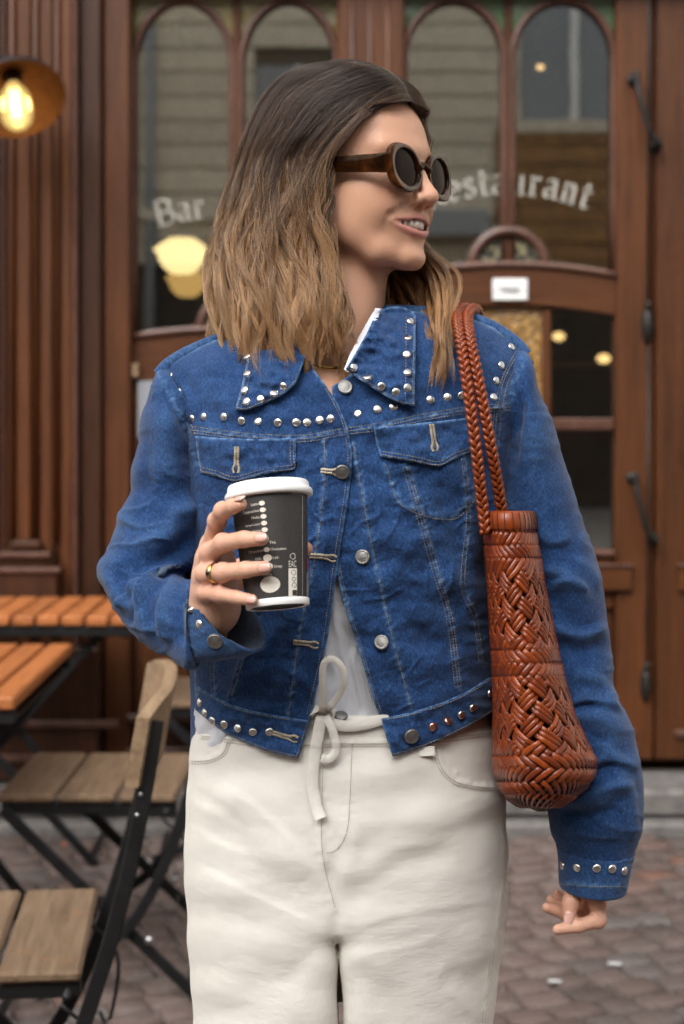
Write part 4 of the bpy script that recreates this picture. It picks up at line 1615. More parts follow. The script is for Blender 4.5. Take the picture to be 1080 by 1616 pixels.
def nail(pts, r, up, ln=1.35, wd=.78, back=.15):
    """a curved plate on the last joint; `up` is the side it sits on"""
    a, b = np.asarray(pts[-2]), np.asarray(pts[-1])
    T = (b - a) / np.linalg.norm(b - a)
    U = np.asarray(up, float); U = U - T * (U @ T); U /= np.linalg.norm(U)
    S = np.cross(T, U)
    rr = r[-1]
    vs, fs = [], []
    nu, nv = 9, 11
    for i in range(nu):
        for j in range(nv):
            u = -1 + 2 * i / (nu - 1); v = j / (nv - 1)
            ph = u * .95 * wd
            lft = (1 - .16 * (2 * v - 1) ** 4)
            rad_here = rr * 1.10 + (r[-2] - rr) * (1 - v) * .55
            tx = (-.75 + v * ln * 1.5) * rr + back * rr
            edge = .0004 if 0 < i < nu - 1 and 0 < j < nv - 1 else -.0006
            curve_end = .42 * rr * (u * u) * (1 if v > .5 else -1) * abs(2 * v - 1) ** 3
            drop = max(0, v - .55) ** 2 * rr * .55
            p = b + T * (tx - curve_end) + (U * math.cos(ph * lft) + S * math.sin(ph * lft)) * (rad_here * .95 + edge) - U * drop
            vs.append(p)
    for i in range(nu - 1):
        for j in range(nv - 1):
            a_ = i * nv + j
            fs.append((a_, a_ + nv, a_ + nv + 1, a_ + 1))
    idx = [1 if (k % (nv - 1)) >= nv - 2 else 0 for k in range((nu - 1) * (nv - 1))]
    o = add('fingernail', vs, fs, [MATS['fingernail'], MATS['nail_tip']], None, True, None, idx)
    so = o.modifiers.new('thick', 'SOLIDIFY'); so.thickness = .0005; so.offset = 0
    return pput(o)


nail(*rh_f['index'], (.25, -.62, .74))
nail(*rh_f['middle'], (.12, -.92, .28))
nail(*rh_f['ring'], (.12, -.95, .18))
nail(*rh_f['little'], (.12, -.95, .2))
nail(*lh_f['thumb'], (-.15, -.98, .1), 1.45, .85)

# ---------------------------------------------------------- hair
HZ = np.array([124, 117, 104, 84, 58, 30, 0, -50, -100, -150, -200.])
HC = np.array([-12, -12, -11, -10, -10, -13, -18, -32, -44, -48, -46.])
HF = np.array([16, 44, 67, 84, 96, 102, 105, 106, 107, 106, 99.])
HL = np.array([13, 37, 57, 70, 79, 85, 88, 96, 104, 108, 106.])


def ring_pt(z, al, lam=1.0):
    c, rf_, rl = np.interp(-z, -HZ, HC), np.interp(-z, -HZ, HF), np.interp(-z, -HZ, HL)
    return np.stack([c + rf_ * np.cos(al) * lam, rl * np.sin(al) * lam, z], -1)


AZ = np.array([110, 60, 30, 0, -50, -100, -150, -200.])
AN = np.radians([20, 40, 52, 62, 57, 49, 40, 34.])          # near-side front edge of the hair (angle from straight ahead)
AFAR = np.radians([18, 32, 46, 56, 52, 42, 36, 30.])


def edge_ang(z, beta):
    """beta 0 = edge beside the near cheek, 1 = edge beside the far cheek, going round the back"""
    a0 = np.interp(-z, -AZ, AN); a1 = np.interp(-z, -AZ, AFAR)
    return -(a0 + beta * (2 * np.pi - a0 - a1))


def part_pt(s):
    """points of the parting, s = 0 at the forehead, 1 at the crown"""
    P = spline([(83, -4, 68), (66, -4, 94), (34, -3, 113), (-5, -2, 122), (-40, 0, 120)], 60)
    i = s * 59
    a = np.floor(i).astype(int).clip(0, 58)
    return P[a] + (P[a + 1] - P[a]) * (i - a)[:, None]


def strand_set(n, seed, lam_rng, npts=26, fz_=1.0):
    r = np.random.default_rng(seed)
    nc = min(220, max(60, n // 95))
    # clump guides
    cb = r.random(nc)
    beta = r.random(n)
    clump = np.abs(beta[:, None] - cb[None, :]).argmin(1)
    phs = r.random((nc, 4)) * 6.283
    clen = r.normal(0, 1, nc)
    camp = r.uniform(.5, 1.35, nc)
    cl = r.uniform(lam_rng[0], lam_rng[1], nc)
    lam = np.clip(.55 * r.uniform(lam_rng[0], lam_rng[1], n) + .45 * cl[clump], .7, 1.12)
    # root along the parting: front strands at the forehead, back strands at the crown
    w = 1 - np.abs(2 * beta - 1)
    s = np.clip(w * 1.08 + r.normal(0, .05, n), 0, 1)
    root = part_pt(s)
    side = np.where(beta < .5, -1, 1)
    root[:, 1] += side * np.abs(r.normal(0, 2.0, n))
    tip = -190 + 14 * clen[clump] + r.normal(0, 10, n)
    tip += np.where(beta > .8, -10, 0)
    zk = [None, None, 30, 0, -40, -85, -125]
    K = [root]
    for q, z in enumerate(zk):
        if z is None:
            # strands leave the parting and lie on the skull
            u = (.32, .68)[q]
            zz = root[:, 2] + (30 - root[:, 2]) * (.13, .48)[q]
            end = ring_pt(np.full(n, 30.0), edge_ang(np.full(n, 30.0), beta), lam)
            p0 = root + (end - root) * u
            p0[:, 2] = zz
            al_ = np.arctan2(p0[:, 1] / np.interp(-zz, -HZ, HL), (p0[:, 0] - np.interp(-zz, -HZ, HC)) / np.interp(-zz, -HZ, HF))
            tgt = ring_pt(zz, al_, lam)
            p = p0 * .12 + tgt * .88
        else:
            zz = np.full(n, float(z))
            p = ring_pt(zz, edge_ang(zz, beta), lam)
        K.append(p)
    for f_ in (.5, 1.0):
        zz = -125 + (tip + 125) * f_
        p = ring_pt(zz, edge_ang(zz, beta), lam * (1.0 - .05 * f_))
        K.append(p)
    K = np.stack(K, 1)
    m = K.shape[1]
    Q = np.concatenate([2 * K[:, :1] - K[:, 1:2], K, 2 * K[:, -1:] - K[:, -2:-1]], 1)
    tt = np.linspace(0, m - 1 - 1e-6, npts)
    i = np.floor(tt).astype(int); t = (tt - i)[None, :, None]
    p0, p1, p2, p3 = Q[:, i], Q[:, i + 1], Q[:, i + 2], Q[:, i + 3]
    X = .5 * ((2 * p1) + (-p0 + p2) * t + (2 * p0 - 5 * p1 + 4 * p2 - p3) * t ** 2 + (-p0 + 3 * p1 - 3 * p2 + p3) * t ** 3)
    u = np.linspace(0, 1, npts)[None, :]
    # waves: shared by a clump, stronger towards the tips
    z = X[:, :, 2]
    grow = smooth01(-z, -70, 90)
    ph = phs[clump]
    wv = camp[clump][:, None] * grow * (7.5 * np.sin(z / 17.5 + ph[:, :1]) + .9 * np.sin(z / 7 + ph[:, 1:2]))
    wr = camp[clump][:, None] * grow * (8.5 * np.sin(z / 18.5 + ph[:, 2:3]) + .8 * np.sin(z / 7 + ph[:, 3:4]))
    th = np.arctan2(X[:, :, 1], X[:, :, 0] - np.interp(-z, -HZ, HC))
    out = np.stack([np.cos(th), np.sin(th), 0 * th], -1)
    tan = np.stack([-np.sin(th), np.cos(th), 0 * th], -1)
    own = r.normal(0, 1, (n, 1))
    frizz = fz_ * (grow + .12) * (2.0 * np.sin(z / 11 + own * 7) + own * 1.5)
    X = X + tan * (wv + frizz)[..., None] + out * (wr * .6 + .4 * frizz)[..., None]
    # gather each clump into a lock towards the tips
    for cidx in range(nc):
        msk = clump == cidx
        if msk.sum() < 3: continue
        ctr = X[msk].mean(0, keepdims=True)
        g = (.50 * smooth01(-z[msk].mean(0), -30, 185))[None, :, None]
        g[:, -3:] *= np.array([.95, .85, .7])[None, :, None]
        X[msk] = X[msk] * (1 - g) + ctr * g
    # keep clear of the face
    fcl = (X[:, :, 0] > 62) & (X[:, :, 2] < 60) & (X[:, :, 2] > -95)
    X[..., 0] = np.where(fcl & (np.abs(X[..., 1]) < 60), np.minimum(X[..., 0], 62 + 4 * own), X[..., 0])
    # the hair on her far side swings forward over the collar
    fw = smooth01(beta, .66, .93)[:, None]
    nw = (1 - smooth01(beta, .25, .5))[:, None]
    X[..., 1] -= nw * 17 * smooth01(-z, 95, 185)
    X[..., 0] += nw * 22 * smooth01(-z, 60, 185)
    X[..., 2] -= (nw * 3 + fw * 8) * smooth01(-z, 90, 190)
    X[..., 0] += fw * (96 * smooth01(-z, 55, 180) + 8 * smooth01(-z, 20, 90))
    X[..., 1] += fw * (16 * smooth01(-z, 10, 95) - 98 * smooth01(-z, 90, 180))
    hue = .5 + .13 * r.normal(0, 1, nc)[clump] + .30 * r.normal(0, 1, n)
    return X, np.clip(hue, 0, 1)


t = NT('hair')
tip = t.attr('along')
vary = t.attr('shade')
col = t.ramp(t.math('ADD', tip, t.math('MULTIPLY', t.math('SUBTRACT', vary, .5), .85)),
             [(.06, (.0105, .006, .0045)), (.36, (.020, .0105, .0068)), (.54, (.050, .0255, .0135)), (.76, (.145, .074, .031)), (1.0, (.33, .182, .080))])
hb = t.n('BsdfHairPrincipled')
hb.parametrization = 'COLOR'
t.set(hb, 'Color', col); t.set(hb, 'Roughness', .34); t.set(hb, 'Radial Roughness', .55); t.set(hb, 'Coat', 0.0)
t.set(hb, 'Random Roughness', .15)
fib = t.n('BsdfPrincipled'); t.set(fib, 'Base Color', t.mix(1.0, col, (1.5, 1.45, 1.4), 'MULTIPLY')); t.set(fib, 'Roughness', .42); t.set(fib, 'Specular IOR Level', .35)
mh = t.n('MixShader'); t.set(mh, 0, .5)
t.t.links.new(hb.outputs[0], mh.inputs[1]); t.t.links.new(fib.outputs[0], mh.inputs[2]); t.t.links.new(mh.outputs[0], t.out.inputs['Surface'])
t.done('hair')
t = NT('hair_under')
col = t.ramp(t.attr('along'), [(.10, (.020, .012, .009)), (.5, (.055, .032, .02)), (.95, (.17, .10, .05))])
t.bsdf(Base_Color=col, Roughness=.6, Normal=t.bump(t.noise(t.coord((260, 260, 8)), 3, 4), .8, .004))
t.done('hair_under')


def along_of(z):
    return np.interp(-z, [-115, -40, 20, 70, 130, 190], [.11, .30, .55, .74, .90, 1.0])


sets = [strand_set(20000, 3, (.86, 1.0)), strand_set(24000, 5, (.91, 1.05)), strand_set(2600, 11, (.99, 1.15), 26, 2.2)]
hair_me = bpy.data.hair_curves.new('hair')
tot = sum(len(s[0]) for s in sets); npt = sets[0][0].shape[1]
hair_me.add_curves([npt] * tot)
XP = np.concatenate([s[0] for s in sets])
hue = np.concatenate([s[1] for s in sets])
along = along_of(XP[..., 2])
Wd = head_w(XP.reshape(-1, 3)).astype(np.float32)
hair_me.attributes['position'].data.foreach_set('vector', Wd.ravel())
rad = np.interp(np.linspace(0, 1, npt), [0, .75, 1], [.00025, .00024, .00009])[None, :].repeat(tot, 0).astype(np.float32)
rad[-2600:] *= .6
for nm, arr in (('radius', rad.ravel()), ('along', along.ravel().astype(np.float32)), ('shade', np.repeat(hue, npt).astype(np.float32))):
    a = hair_me.attributes.get(nm) or hair_me.attributes.new(nm, 'FLOAT', 'POINT')
    a.data.foreach_set('value', np.ascontiguousarray(arr, np.float32))
hair_me.materials.append(MATS['hair'])
hair = link('hair', hair_me)
pput(hair)

# dark under-layer that keeps the scalp from showing through
zz = np.concatenate([np.linspace(112, 70, 12), np.linspace(64, -165, 34)])
nb_ = 90
VV, AL = [], []
for z in zz:
    for j in range(nb_):
        b = .02 + .96 * j / (nb_ - 1)
        lam = .80 - .02 * (z < -100)
        if z > 60: lam = .84
        zq = max(z, -60) if b > .68 else z
        p = ring_pt(np.array([float(zq)]), edge_ang(np.array([float(zq)]), np.array([b])), lam)[0]
        VV.append(p); AL.append(along_of(z))
FF = []
for i in range(len(zz) - 1):
    for j in range(nb_ - 1):
        a = i * nb_ + j
        FF.append((a, a + 1, a + nb_ + 1, a + nb_))
top = len(VV); VV.append((5, -3, 108)); AL.append(.08)
for j in range(nb_ - 1):
    FF.append((top, j + 1, j))
u_ = add('hair_underlayer', head_w(np.array(VV)), FF, MATS['hair_under'], None, True, {'along': (np.array(AL), 'FLOAT')})
u_.parent = hair

# ---------------------------------------------------------- sunglasses
t = NT('acetate')
c = t.coord()
n = t.noise(c, 38, 3, .5, .6)
col = t.ramp(n, [(.36, (.010, .0036, .0015)), (.53, (.040, .012, .0032)), (.73, (.135, .042, .0095))])
t.bsdf(Base_Color=col, Roughness=.1, Coat_Weight=.0, Coat_Roughness=.04, Specular_IOR_Level=.12, Specular_Tint=(1.0, .72, .5, 1), Transmission_Weight=.1, IOR=1.3)
t.done('acetate')
t = NT('tinted_lens')
p_ = t.n('BsdfPrincipled'); t.set(p_, 'Base Color', (.018, .008, .0065)); t.set(p_, 'Roughness', .05); t.set(p_, 'Specular IOR Level', .10)
tr_ = t.n('BsdfTransparent'); t.set(tr_, 'Color', (.16, .085, .07))
m_ = t.n('MixShader'); t.set(m_, 0, .30)
t.t.links.new(p_.outputs[0], m_.inputs[1]); t.t.links.new(tr_.outputs[0], m_.inputs[2]); t.t.links.new(m_.outputs[0], t.out.inputs['Surface'])
t.done('tinted_lens')

glasses = empty('sunglasses', head_w((100, 0, -2)), 0, 'brown translucent oversized oval sunglasses worn by the woman', 'sunglasses')


def gput(o):
    o.parent = glasses
    o.matrix_parent_inverse = Matrix.Translation(-Vector(glasses.location))
    return o


def gl_front(y, z):
    """front plane of the frame, wrapped a little round the face"""
    return 99.5 - (y / 66.0) ** 2 * 5.0 - .10 * (z + 8)


GZ = -8.0


def rim_out(th, s):
    cx = 35.0
    ry = 28.6; rz = 25.6
    cth, sth = np.cos(th), np.sin(th)
    y = cx + ry * np.sign(cth) * np.abs(cth) ** np.where(cth > 0, .72, .95)
    z = rz * np.sign(sth) * np.abs(sth) ** np.where(cth > 0, .80, .95) + 4.5 * np.clip(cth, -1, 1) * (sth > -.2) * .6 - 1
    return s * y, z + GZ


nf = 72
fm = MB()
for s in (-1, 1):
    th = np.linspace(0, 2 * np.pi, nf, endpoint=False)
    yo, zo = rim_out(th, s)
    yi = s * (34.4 + 21.8 * np.cos(th)); zi = 19.6 * np.sin(th) + 1.6 * np.cos(th) + GZ
    prof = []     # (y, z, x offset)
    ring = []
    for k, (f_, dx) in enumerate(((0.0, -6.4), (0.0, -1.2), (.12, 0), (.80, .3), (.96, -1.2), (1.0, -3.4), (.96, -5.6), (.80, -7.6), (.12, -7.6))):
        y = yi + (yo - yi) * f_; z = zi + (zo - zi) * f_
        x = gl_front(y, z) + dx
        ring.append(head_w(np.stack([x, y, z], 1)))
    b = np.concatenate(ring)
    m = len(ring)
    fs = []
    for q in range(m):
        q2 = (q + 1) % m
        for j in range(nf):
            j2 = (j + 1) % nf
            fs.append((q * nf + j, q * nf + j2, q2 * nf + j2, q2 * nf + j) if s > 0 else (q * nf + j, q2 * nf + j, q2 * nf + j2, q * nf + j2))
    fm.raw(b, fs)
br = [head_w((gl_front(y, 3) - 3.2, y, GZ + 4.5 - abs(y) * .10 + 2.2 * math.cos(y / 5.0))) for y in np.linspace(-11, 11, 13)]
fm.tube(br, [.0058, .0054, .0049, .0045, .0042, .0040, .0040, .0040, .0042, .0045, .0049, .0054, .0058], 12)
gput(fm.build('frame', MATS['acetate'], None, smooth=True))
for s in (-1, 1):
    vs, fs = [], []
    nr = 8
    th = np.linspace(0, 2 * np.pi, 48, endpoint=False)
    for layer, off in ((0, -3.0), (1, -4.6)):
        for q in range(nr):
            f_ = (q + .001) / (nr - 1) * 1.03
            y = s * (34.4 + 21.8 * np.cos(th) * f_); z = (19.6 * np.sin(th) + 1.6 * np.cos(th)) * f_ + GZ
            x = gl_front(y, z) + off + 1.2 * (1 - f_ ** 2)
            vs += [tuple(p) for p in head_w(np.stack([x, y, z], 1))]
        base = layer * nr * 48
        for q in range(nr - 1):
            for j in range(48):
                j2 = (j + 1) % 48
                fs.append((base + q * 48 + j, base + q * 48 + j2, base + (q + 1) * 48 + j2, base + (q + 1) * 48 + j))
    gput(add('lens', vs, fs, MATS['tinted_lens'], None, True))
    # temple arm
    vs, fs = [], []
    L = spline([(93, 61.5, -7), (84, 67.0, -7.5), (56, 71.5, -7), (20, 73.5, -6.5), (-8, 75, -8), (-30, 72, -22)], 26)
    for q, (x, y, z) in enumerate(L):
        u = q / (len(L) - 1)
        hgt = np.interp(u, [0, .12, .5, 1], [10.5, 9.6, 8.0, 6.5]); tk = 2.2
        for (a, b_) in ((-1, -.8), (-1, .8), (-.6, 1), (.6, 1), (1, .8), (1, -.8), (.6, -1), (-.6, -1)):
            vs.append(tuple(head_w((x, s * (y + a * tk), z + b_ * hgt))))
    for q in range(len(L) - 1):
        for j in range(8):
            j2 = (j + 1) % 8
            fs.append((q * 8 + j, q * 8 + j2, (q + 1) * 8 + j2, (q + 1) * 8 + j))
    fs.append(tuple(range(8))); fs.append(tuple(range((len(L) - 1) * 8, len(L) * 8)))
    o = add('temple', vs, fs, MATS['acetate'], None, True); soft(o, 50); gput(o)

# ================================================================== clothes
from mathutils.bvhtree import BVHTree

CAMP = Vector((0, 0, EYE))


def bvh_of(*objs):
    vs, fs = [], []
    for o in objs:
        me = o.data
        co = np.empty(len(me.vertices) * 3); me.vertices.foreach_get('co', co)
        b = len(vs)
        vs += [Vector(p) for p in co.reshape(-1, 3)]
        fs += [tuple(i + b for i in p.vertices) for p in me.polygons]
    return BVHTree.FromPolygons(vs, fs)


def hit(bvh, px, py):
    d = Vector(((px - CXP) / F, 1.0, -(py - CYP) / F)).normalized()
    loc, nor, i, dist = bvh.ray_cast(CAMP, d)
    if loc is None:
        return None
    if nor.dot(d) > 0: nor = -nor
    return loc, nor


class Waves:
    """smooth wandering noise from random plane waves"""
    def __init__(self, seed, scale, n=14, aniso=(1, 1)):
        r = np.random.default_rng(seed)
        a = r.random(n) * 2 * np.pi
        k = r.uniform(.5, 1.6, n) / scale
        self.k = np.stack([np.cos(a) * k / aniso[0], np.sin(a) * k / aniso[1]], 1) * 2 * np.pi
        self.p = r.random(n) * 2 * np.pi
        self.n = n

    def __call__(self, x, y):
        s = 0
        for (kx, ky), p in zip(self.k, self.p):
            s = s + np.sin(kx * x + ky * y + p)
        return s / math.sqrt(self.n / 2)


def pl_dist(x, y, pts):
    """distance to a polyline, parameter along it (0..1), signed side"""
    pts = np.asarray(pts, float)
    best = np.full(x.shape, 1e9); par = np.zeros(x.shape); sgn = np.ones(x.shape)
    L = np.concatenate([[0], np.cumsum(np.linalg.norm(np.diff(pts, axis=0), axis=1))])
    for i in range(len(pts) - 1):
        a, b = pts[i], pts[i + 1]
        d = b - a; dd = max(d @ d, 1e-9)
        t = np.clip(((x - a[0]) * d[0] + (y - a[1]) * d[1]) / dd, 0, 1)
        ex, ey = x - a[0] - t * d[0], y - a[1] - t * d[1]
        q = np.hypot(ex, ey)
        m = q < best
        best = np.where(m, q, best)
        par = np.where(m, (L[i] + t * (L[i + 1] - L[i])) / L[-1], par)
        sgn = np.where(m, np.sign(d[0] * ey - d[1] * ex), sgn)
    return best, par, sgn


def fold_disp(x, y, folds):
    """folds: (polyline, width px, height mm[, one-sided]) -> metres"""
    out = np.zeros(x.shape)
    for fd in folds:
        pts, w, h = fd[:3]
        pts = spline(pts, max(8, 5 * len(pts)))
        d, t, s = pl_dist(x, y, pts)
        tp = np.clip(np.minimum(t, 1 - t) * 5, 0, 1) ** .7
        g = np.exp(-(d / w) ** 2)
        if len(fd) > 3:                               # overlapping lip: steep on one side, soft on the other
            g = np.where(s * fd[3] > 0, np.exp(-(d / (w * .42)) ** 2), np.exp(-(d / (w * 1.5)) ** 2))
        out += h / 1000 * g * tp
    return out


_pk = Waves(21, 11.0, 16)
_pk2 = Waves(22, 26.0, 12)
_pk3 = Waves(23, 5.0, 12)


def seam_disp(x, y, seams, pk=1.0):
    """seams: polylines -> (displacement m, wear 0..1); fabric puckers where it was sewn and washed"""
    out = np.zeros(x.shape); wear = np.zeros(x.shape)
    for sm_ in seams:
        pts, wid, rise = sm_
        d, t, s = pl_dist(x, y, pts)
        band = np.where((s > 0) & (d < wid), 1.0, 0.0)
        soft_ = np.clip(1 - np.maximum(d - wid * (s > 0), 0) / 3.5, 0, 1)
        out += rise / 1000 * soft_ * np.where(s > 0, 1, .5)
        near = np.exp(-(d / 13.0) ** 2)
        puck = _pk(x, y) * .55 + _pk3(x, y) * .25
        out += .0007 * pk * near * puck
        wear += np.exp(-(d / 4.5) ** 2) * (.17 + .17 * _pk(x, y)) + .12 * np.exp(-((d - wid * .5) / (wid * .6 + 2)) ** 2) * (s > 0) * (.6 + .8 * puck)
    return out, np.clip(wear, 0, 1)


def ridged(x, y, seed, scale, aniso):
    a, b = Waves(seed, scale, 10, aniso), Waves(seed + 7, scale * 2.6, 8)
    return np.clip(1 - np.abs(a(x, y)) * 1.3, 0, 1) ** 2 * np.clip(b(x, y) * .8 + .2, 0, 1)




def vnormals(V, Fq):
    n = np.zeros_like(V)
    a, b, c, d = V[Fq[:, 0]], V[Fq[:, 1]], V[Fq[:, 2]], V[Fq[:, 3 if Fq.shape[1] > 3 else 2]]
    fn = np.cross(c - a, d - b) if Fq.shape[1] > 3 else np.cross(b - a, c - a)
    for k in range(Fq.shape[1]):
        np.add.at(n, Fq[:, k], fn)
    return n / (np.linalg.norm(n, axis=1, keepdims=True) + 1e-12)


# ---------------------------------------------------------- cloth materials
t = NT('denim')
c = t.coord()
warp = t.noise(t.coord((1, 1, .30)), 1500, 2, .5)
speck = t.noise(t.coord((1, 1, .55)), 560, 3, .6)
mott = t.noise(c, 60, 5, .62)
big = t.noise(c, 11, 3, .5)
g = t.math('ADD', t.math('ADD', t.math('MULTIPLY', warp, .38), t.math('MULTIPLY', speck, .54)), t.math('MULTIPLY', t.math('SUBTRACT', mott, .5), .16))
g = t.math('ADD', g, t.math('MULTIPLY', t.math('SUBTRACT', big, .5), .18))
base = t.ramp(g, [(.28, (.004, .0148, .052)), (.46, (.0107, .041, .130)), (.60, (.0285, .089, .230)), (.80, (.098, .208, .405))])
wear = t.attr('wear')
wn_ = t.math('MULTIPLY', wear, t.math('ADD', t.math('MULTIPLY', speck, .9), .35), clamp=True)
col = t.mix(wn_, base, (.15, .285, .49))
nb = t.bump(warp, .35, .0008)
nb = t.bump(speck, .28, .0011, nb)
nb = t.bump(mott, .07, .003, nb)
t.bsdf(Base_Color=col, Roughness=.88, Specular_IOR_Level=.22, Sheen_Weight=.12, Sheen_Roughness=.5, Normal=nb)
t.done('denim')
simple('denim_inside', (.060, .085, .13), .9, 0, .3, .3, nscale=400)
t = NT('stitch_thread')
t.bsdf(Base_Color=t.ramp(t.noise(t.coord(), 90, 3), [(.35, (.11, .10, .10)), (.55, (.30, .235, .155)), (.7, (.42, .33, .21))]), Roughness=.7)
t.done('stitch_thread')
simple('buttonhole_thread', (.50, .43, .31), .75, 0, .3, nscale=300)
simple('stud_metal', (.70, .69, .675), .24, 1.0, .1, .12, nscale=300)
simple('stud_copper', (.62, .36, .27), .28, 1.0, .15, .1, nscale=300)
simple('button_metal', (.27, .265, .255), .52, 1.0, .25, .3, nscale=250)
t = NT('trouser_cotton')
c = t.coord()
tw = t.noise(t.coord((1, 1, .5)), 1300, 2)
mo = t.noise(c, 30, 4)
col = t.ramp(t.math('ADD', t.math('MULTIPLY', tw, .5), t.math('MULTIPLY', mo, .5)), [(.3, (.68, .655, .60)), (.7, (.76, .735, .68))])
nb = t.bump(tw, .18, .0006); nb = t.bump(t.noise(t.coord((1, 1, 2.6), rot=(0, .5, 0)), 46, 4, .6), .20, .004, nb); nb = t.bump(t.noise(c, 420, 3), .18, .0012, nb)
t.bsdf(Base_Color=col, Roughness=.9, Specular_IOR_Level=.2, Sheen_Weight=.1, Normal=nb)
t.done('trouser_cotton')
simple('shirt_cotton', (.60, .615, .66), .85, 0, .04, .2, nscale=90, Subsurface_Weight=.05, Subsurface_Radius=(.002, .002, .002))
simple('cream_thread', (.40, .365, .31), .8)

# ---------------------------------------------------------- trousers
TR = np.array([  # py, outer left, outer right, half depth of the hips
 (1085, 322, 768, .121), (1150, 306, 784, .124), (1250, 294, 797, .130), (1350, 290, 803, .128), (1440, 293, 801, .124), (1540, 300, 788, .118), (1640, 306, 772, .112),
 (1900, 330, 752, .105), (2200, 350, 740, .10), (2480, 358, 735, .10)], float)
S0 = D0 / F


def tr_sdf(P):
    P = P.astype(np.float32)
    py = CYP - (P[:, 2] - EYE) / S0
    xl = (np.interp(py, TR[:, 0], TR[:, 1]) - CXP) * S0
    xr = (np.interp(py, TR[:, 0], TR[:, 2]) - CXP) * S0
    hd = np.interp(py, TR[:, 0], TR[:, 3])
    cx, a = (xl + xr) / 2, (xr - xl) / 2
    def ell(x0, a_, y0, b_):
        return (np.sqrt(((P[:, 0] - x0) / a_) ** 2 + ((P[:, 1] - y0) / b_) ** 2) - 1) * np.minimum(a_, b_)
    d = ell(cx, a, D0 + .004, hd)
    gap = np.interp(py, [1400, 1440, 1520, 1616, 1900, 2480], [1, 1.5, 4, 9, 34, 84]) * S0
    mid = (np.interp(py, [1440, 1616], [533, 540]) - CXP) * S0
    zc = EYE - (1444 - CYP) * S0
    q0, q1 = np.abs(P[:, 0] - mid) - gap / 2, P[:, 2] - zc
    slot = np.minimum(np.maximum(q0, q1), 0) + np.hypot(np.maximum(q0, 0), np.maximum(q1, 0))
    d = smax(d, -slot, .036)
    d = np.maximum(d, (P[:, 2] - (EYE - (1098 - CYP) * S0)))
    return np.maximum(d, .045 - P[:, 2])


tv, tf = surface_nets(tr_sdf, (-.19, 1.64, .60), (.20, 1.94, 1.04), .0022)
tv_b, tf_b = surface_nets(tr_sdf, (-.19, 1.64, .02), (.20, 1.94, .612), .0068)
N = vnormals(tv, tf)
x, y = to_px(tv)
TF = [
 ([(334, 1240), (372, 1254), (420, 1290), (470, 1343), (510, 1400)], 16, 8, -1), ([(330, 1262), (375, 1290), (425, 1335), (480, 1388)], 26, 5.0),
 ([(300, 1250), (345, 1270), (382, 1296)], 12, -4), ([(360, 1222), (420, 1262), (480, 1318)], 24, 4.0),
 ([(535, 1475), (534, 1440), (524, 1400), (516, 1360)], 10, -6), ([(548, 1436), (585, 1392), (640, 1362), (715, 1345)], 20, -5), ([(560, 1402), (620, 1345), (700, 1318), (780, 1300)], 26, 4.0),
 ([(545, 1478), (600, 1448), (690, 1432), (780, 1420)], 12, 4.5, 1), ([(545, 1505), (620, 1500), (700, 1475)], 12, 3.5, -1),
 ([(620, 1310), (700, 1318), (795, 1290)], 14, -3.0), ([(590, 1268), (690, 1276), (785, 1262)], 20, 2.0),
 ([(306, 1372), (380, 1404), (450, 1440), (524, 1470)], 13, 4.5, -1), ([(310, 1450), (390, 1480), (470, 1496)], 22, 2.0), ([(510, 1480), (480, 1520), (440, 1560)], 18, -3.6),
 ([(296, 1300), (340, 1330), (400, 1352)], 10, 3.5, -1), ([(700, 1560), (740, 1590), (752, 1616)], 12, 3.0, 1), ([(530, 1500), (524, 1560), (520, 1616)], 16, 3), ([(560, 1520), (600, 1570), (620, 1616)], 20, -3.2), ([(330, 1520), (380, 1550), (450, 1560)], 22, -2.4),
 ([(700, 1530), (745, 1545), (790, 1510)], 16, -3), ([(640, 1560), (700, 1580), (760, 1590)], 20, 2.4),
 ([(560, 1300), (555, 1350), (540, 1395)], 14, 3.4), ([(640, 1190), (680, 1215), (720, 1260)], 20, 2.0), ([(430, 1205), (470, 1215), (500, 1260)], 16, -2),
]
wv1, wv2 = Waves(31, 120, 14, (1.4, .7)), Waves(32, 48, 14, (1.6, .7))
front = np.clip(-N[:, 1] * 1.6, 0, 1)
disp = .52 * fold_disp(x, y, [(f_[0], f_[1] * (1.5 if len(f_) > 3 else 1), f_[2] * (.62 if len(f_) > 3 else 1), *f_[3:]) for f_ in TF]) * front + .0009 * wv1(x, y) + .0001 * wv2(x, y)
seams_t = [([(513, 1172), (512, 1260), (511, 1330), (518, 1378), (532, 1432)], 7, .9), ([(692, 1180), (699, 1208), (718, 1229), (752, 1238), (800, 1241)], 5, .8),
           ([(298, 1198), (330, 1196), (350, 1186), (357, 1168)], 5, .8), ([(320, 1158), (430, 1172), (540, 1170), (650, 1168), (780, 1152)], 5, .9),
           ([(801, 1290), (795, 1400), (783, 1500), (768, 1616), (760, 1700)], 5, .7), ([(556, 1174), (553, 1250), (548, 1310), (532, 1340), (514, 1346)], 2, .35)]
sd_, we = seam_disp(x, y, seams_t, .35)
disp += sd_ * front * 1.7
tv2 = tv + N * disp[:, None]
for _ in range(2):                                          # light smoothing of the fine part
    acc_ = np.zeros_like(tv2); cn_ = np.zeros(len(tv2))
    for k_ in range(4):
        for d_ in (1, 3):
            np.add.at(acc_, tf[:, k_], tv2[tf[:, (k_ + d_) % 4]]); np.add.at(cn_, tf[:, k_], 1)
    tv2 = tv2 * .5 + .5 * acc_ / np.maximum(cn_, 1)[:, None]
n_f = len(tv2)
tv2 = np.concatenate([tv2, tv_b]); tf = np.concatenate([tf, tf_b + n_f])
trousers = add('trousers', tv2, tf, MATS['trouser_cotton'])
pput(trousers)
B_tr = bvh_of(trousers)


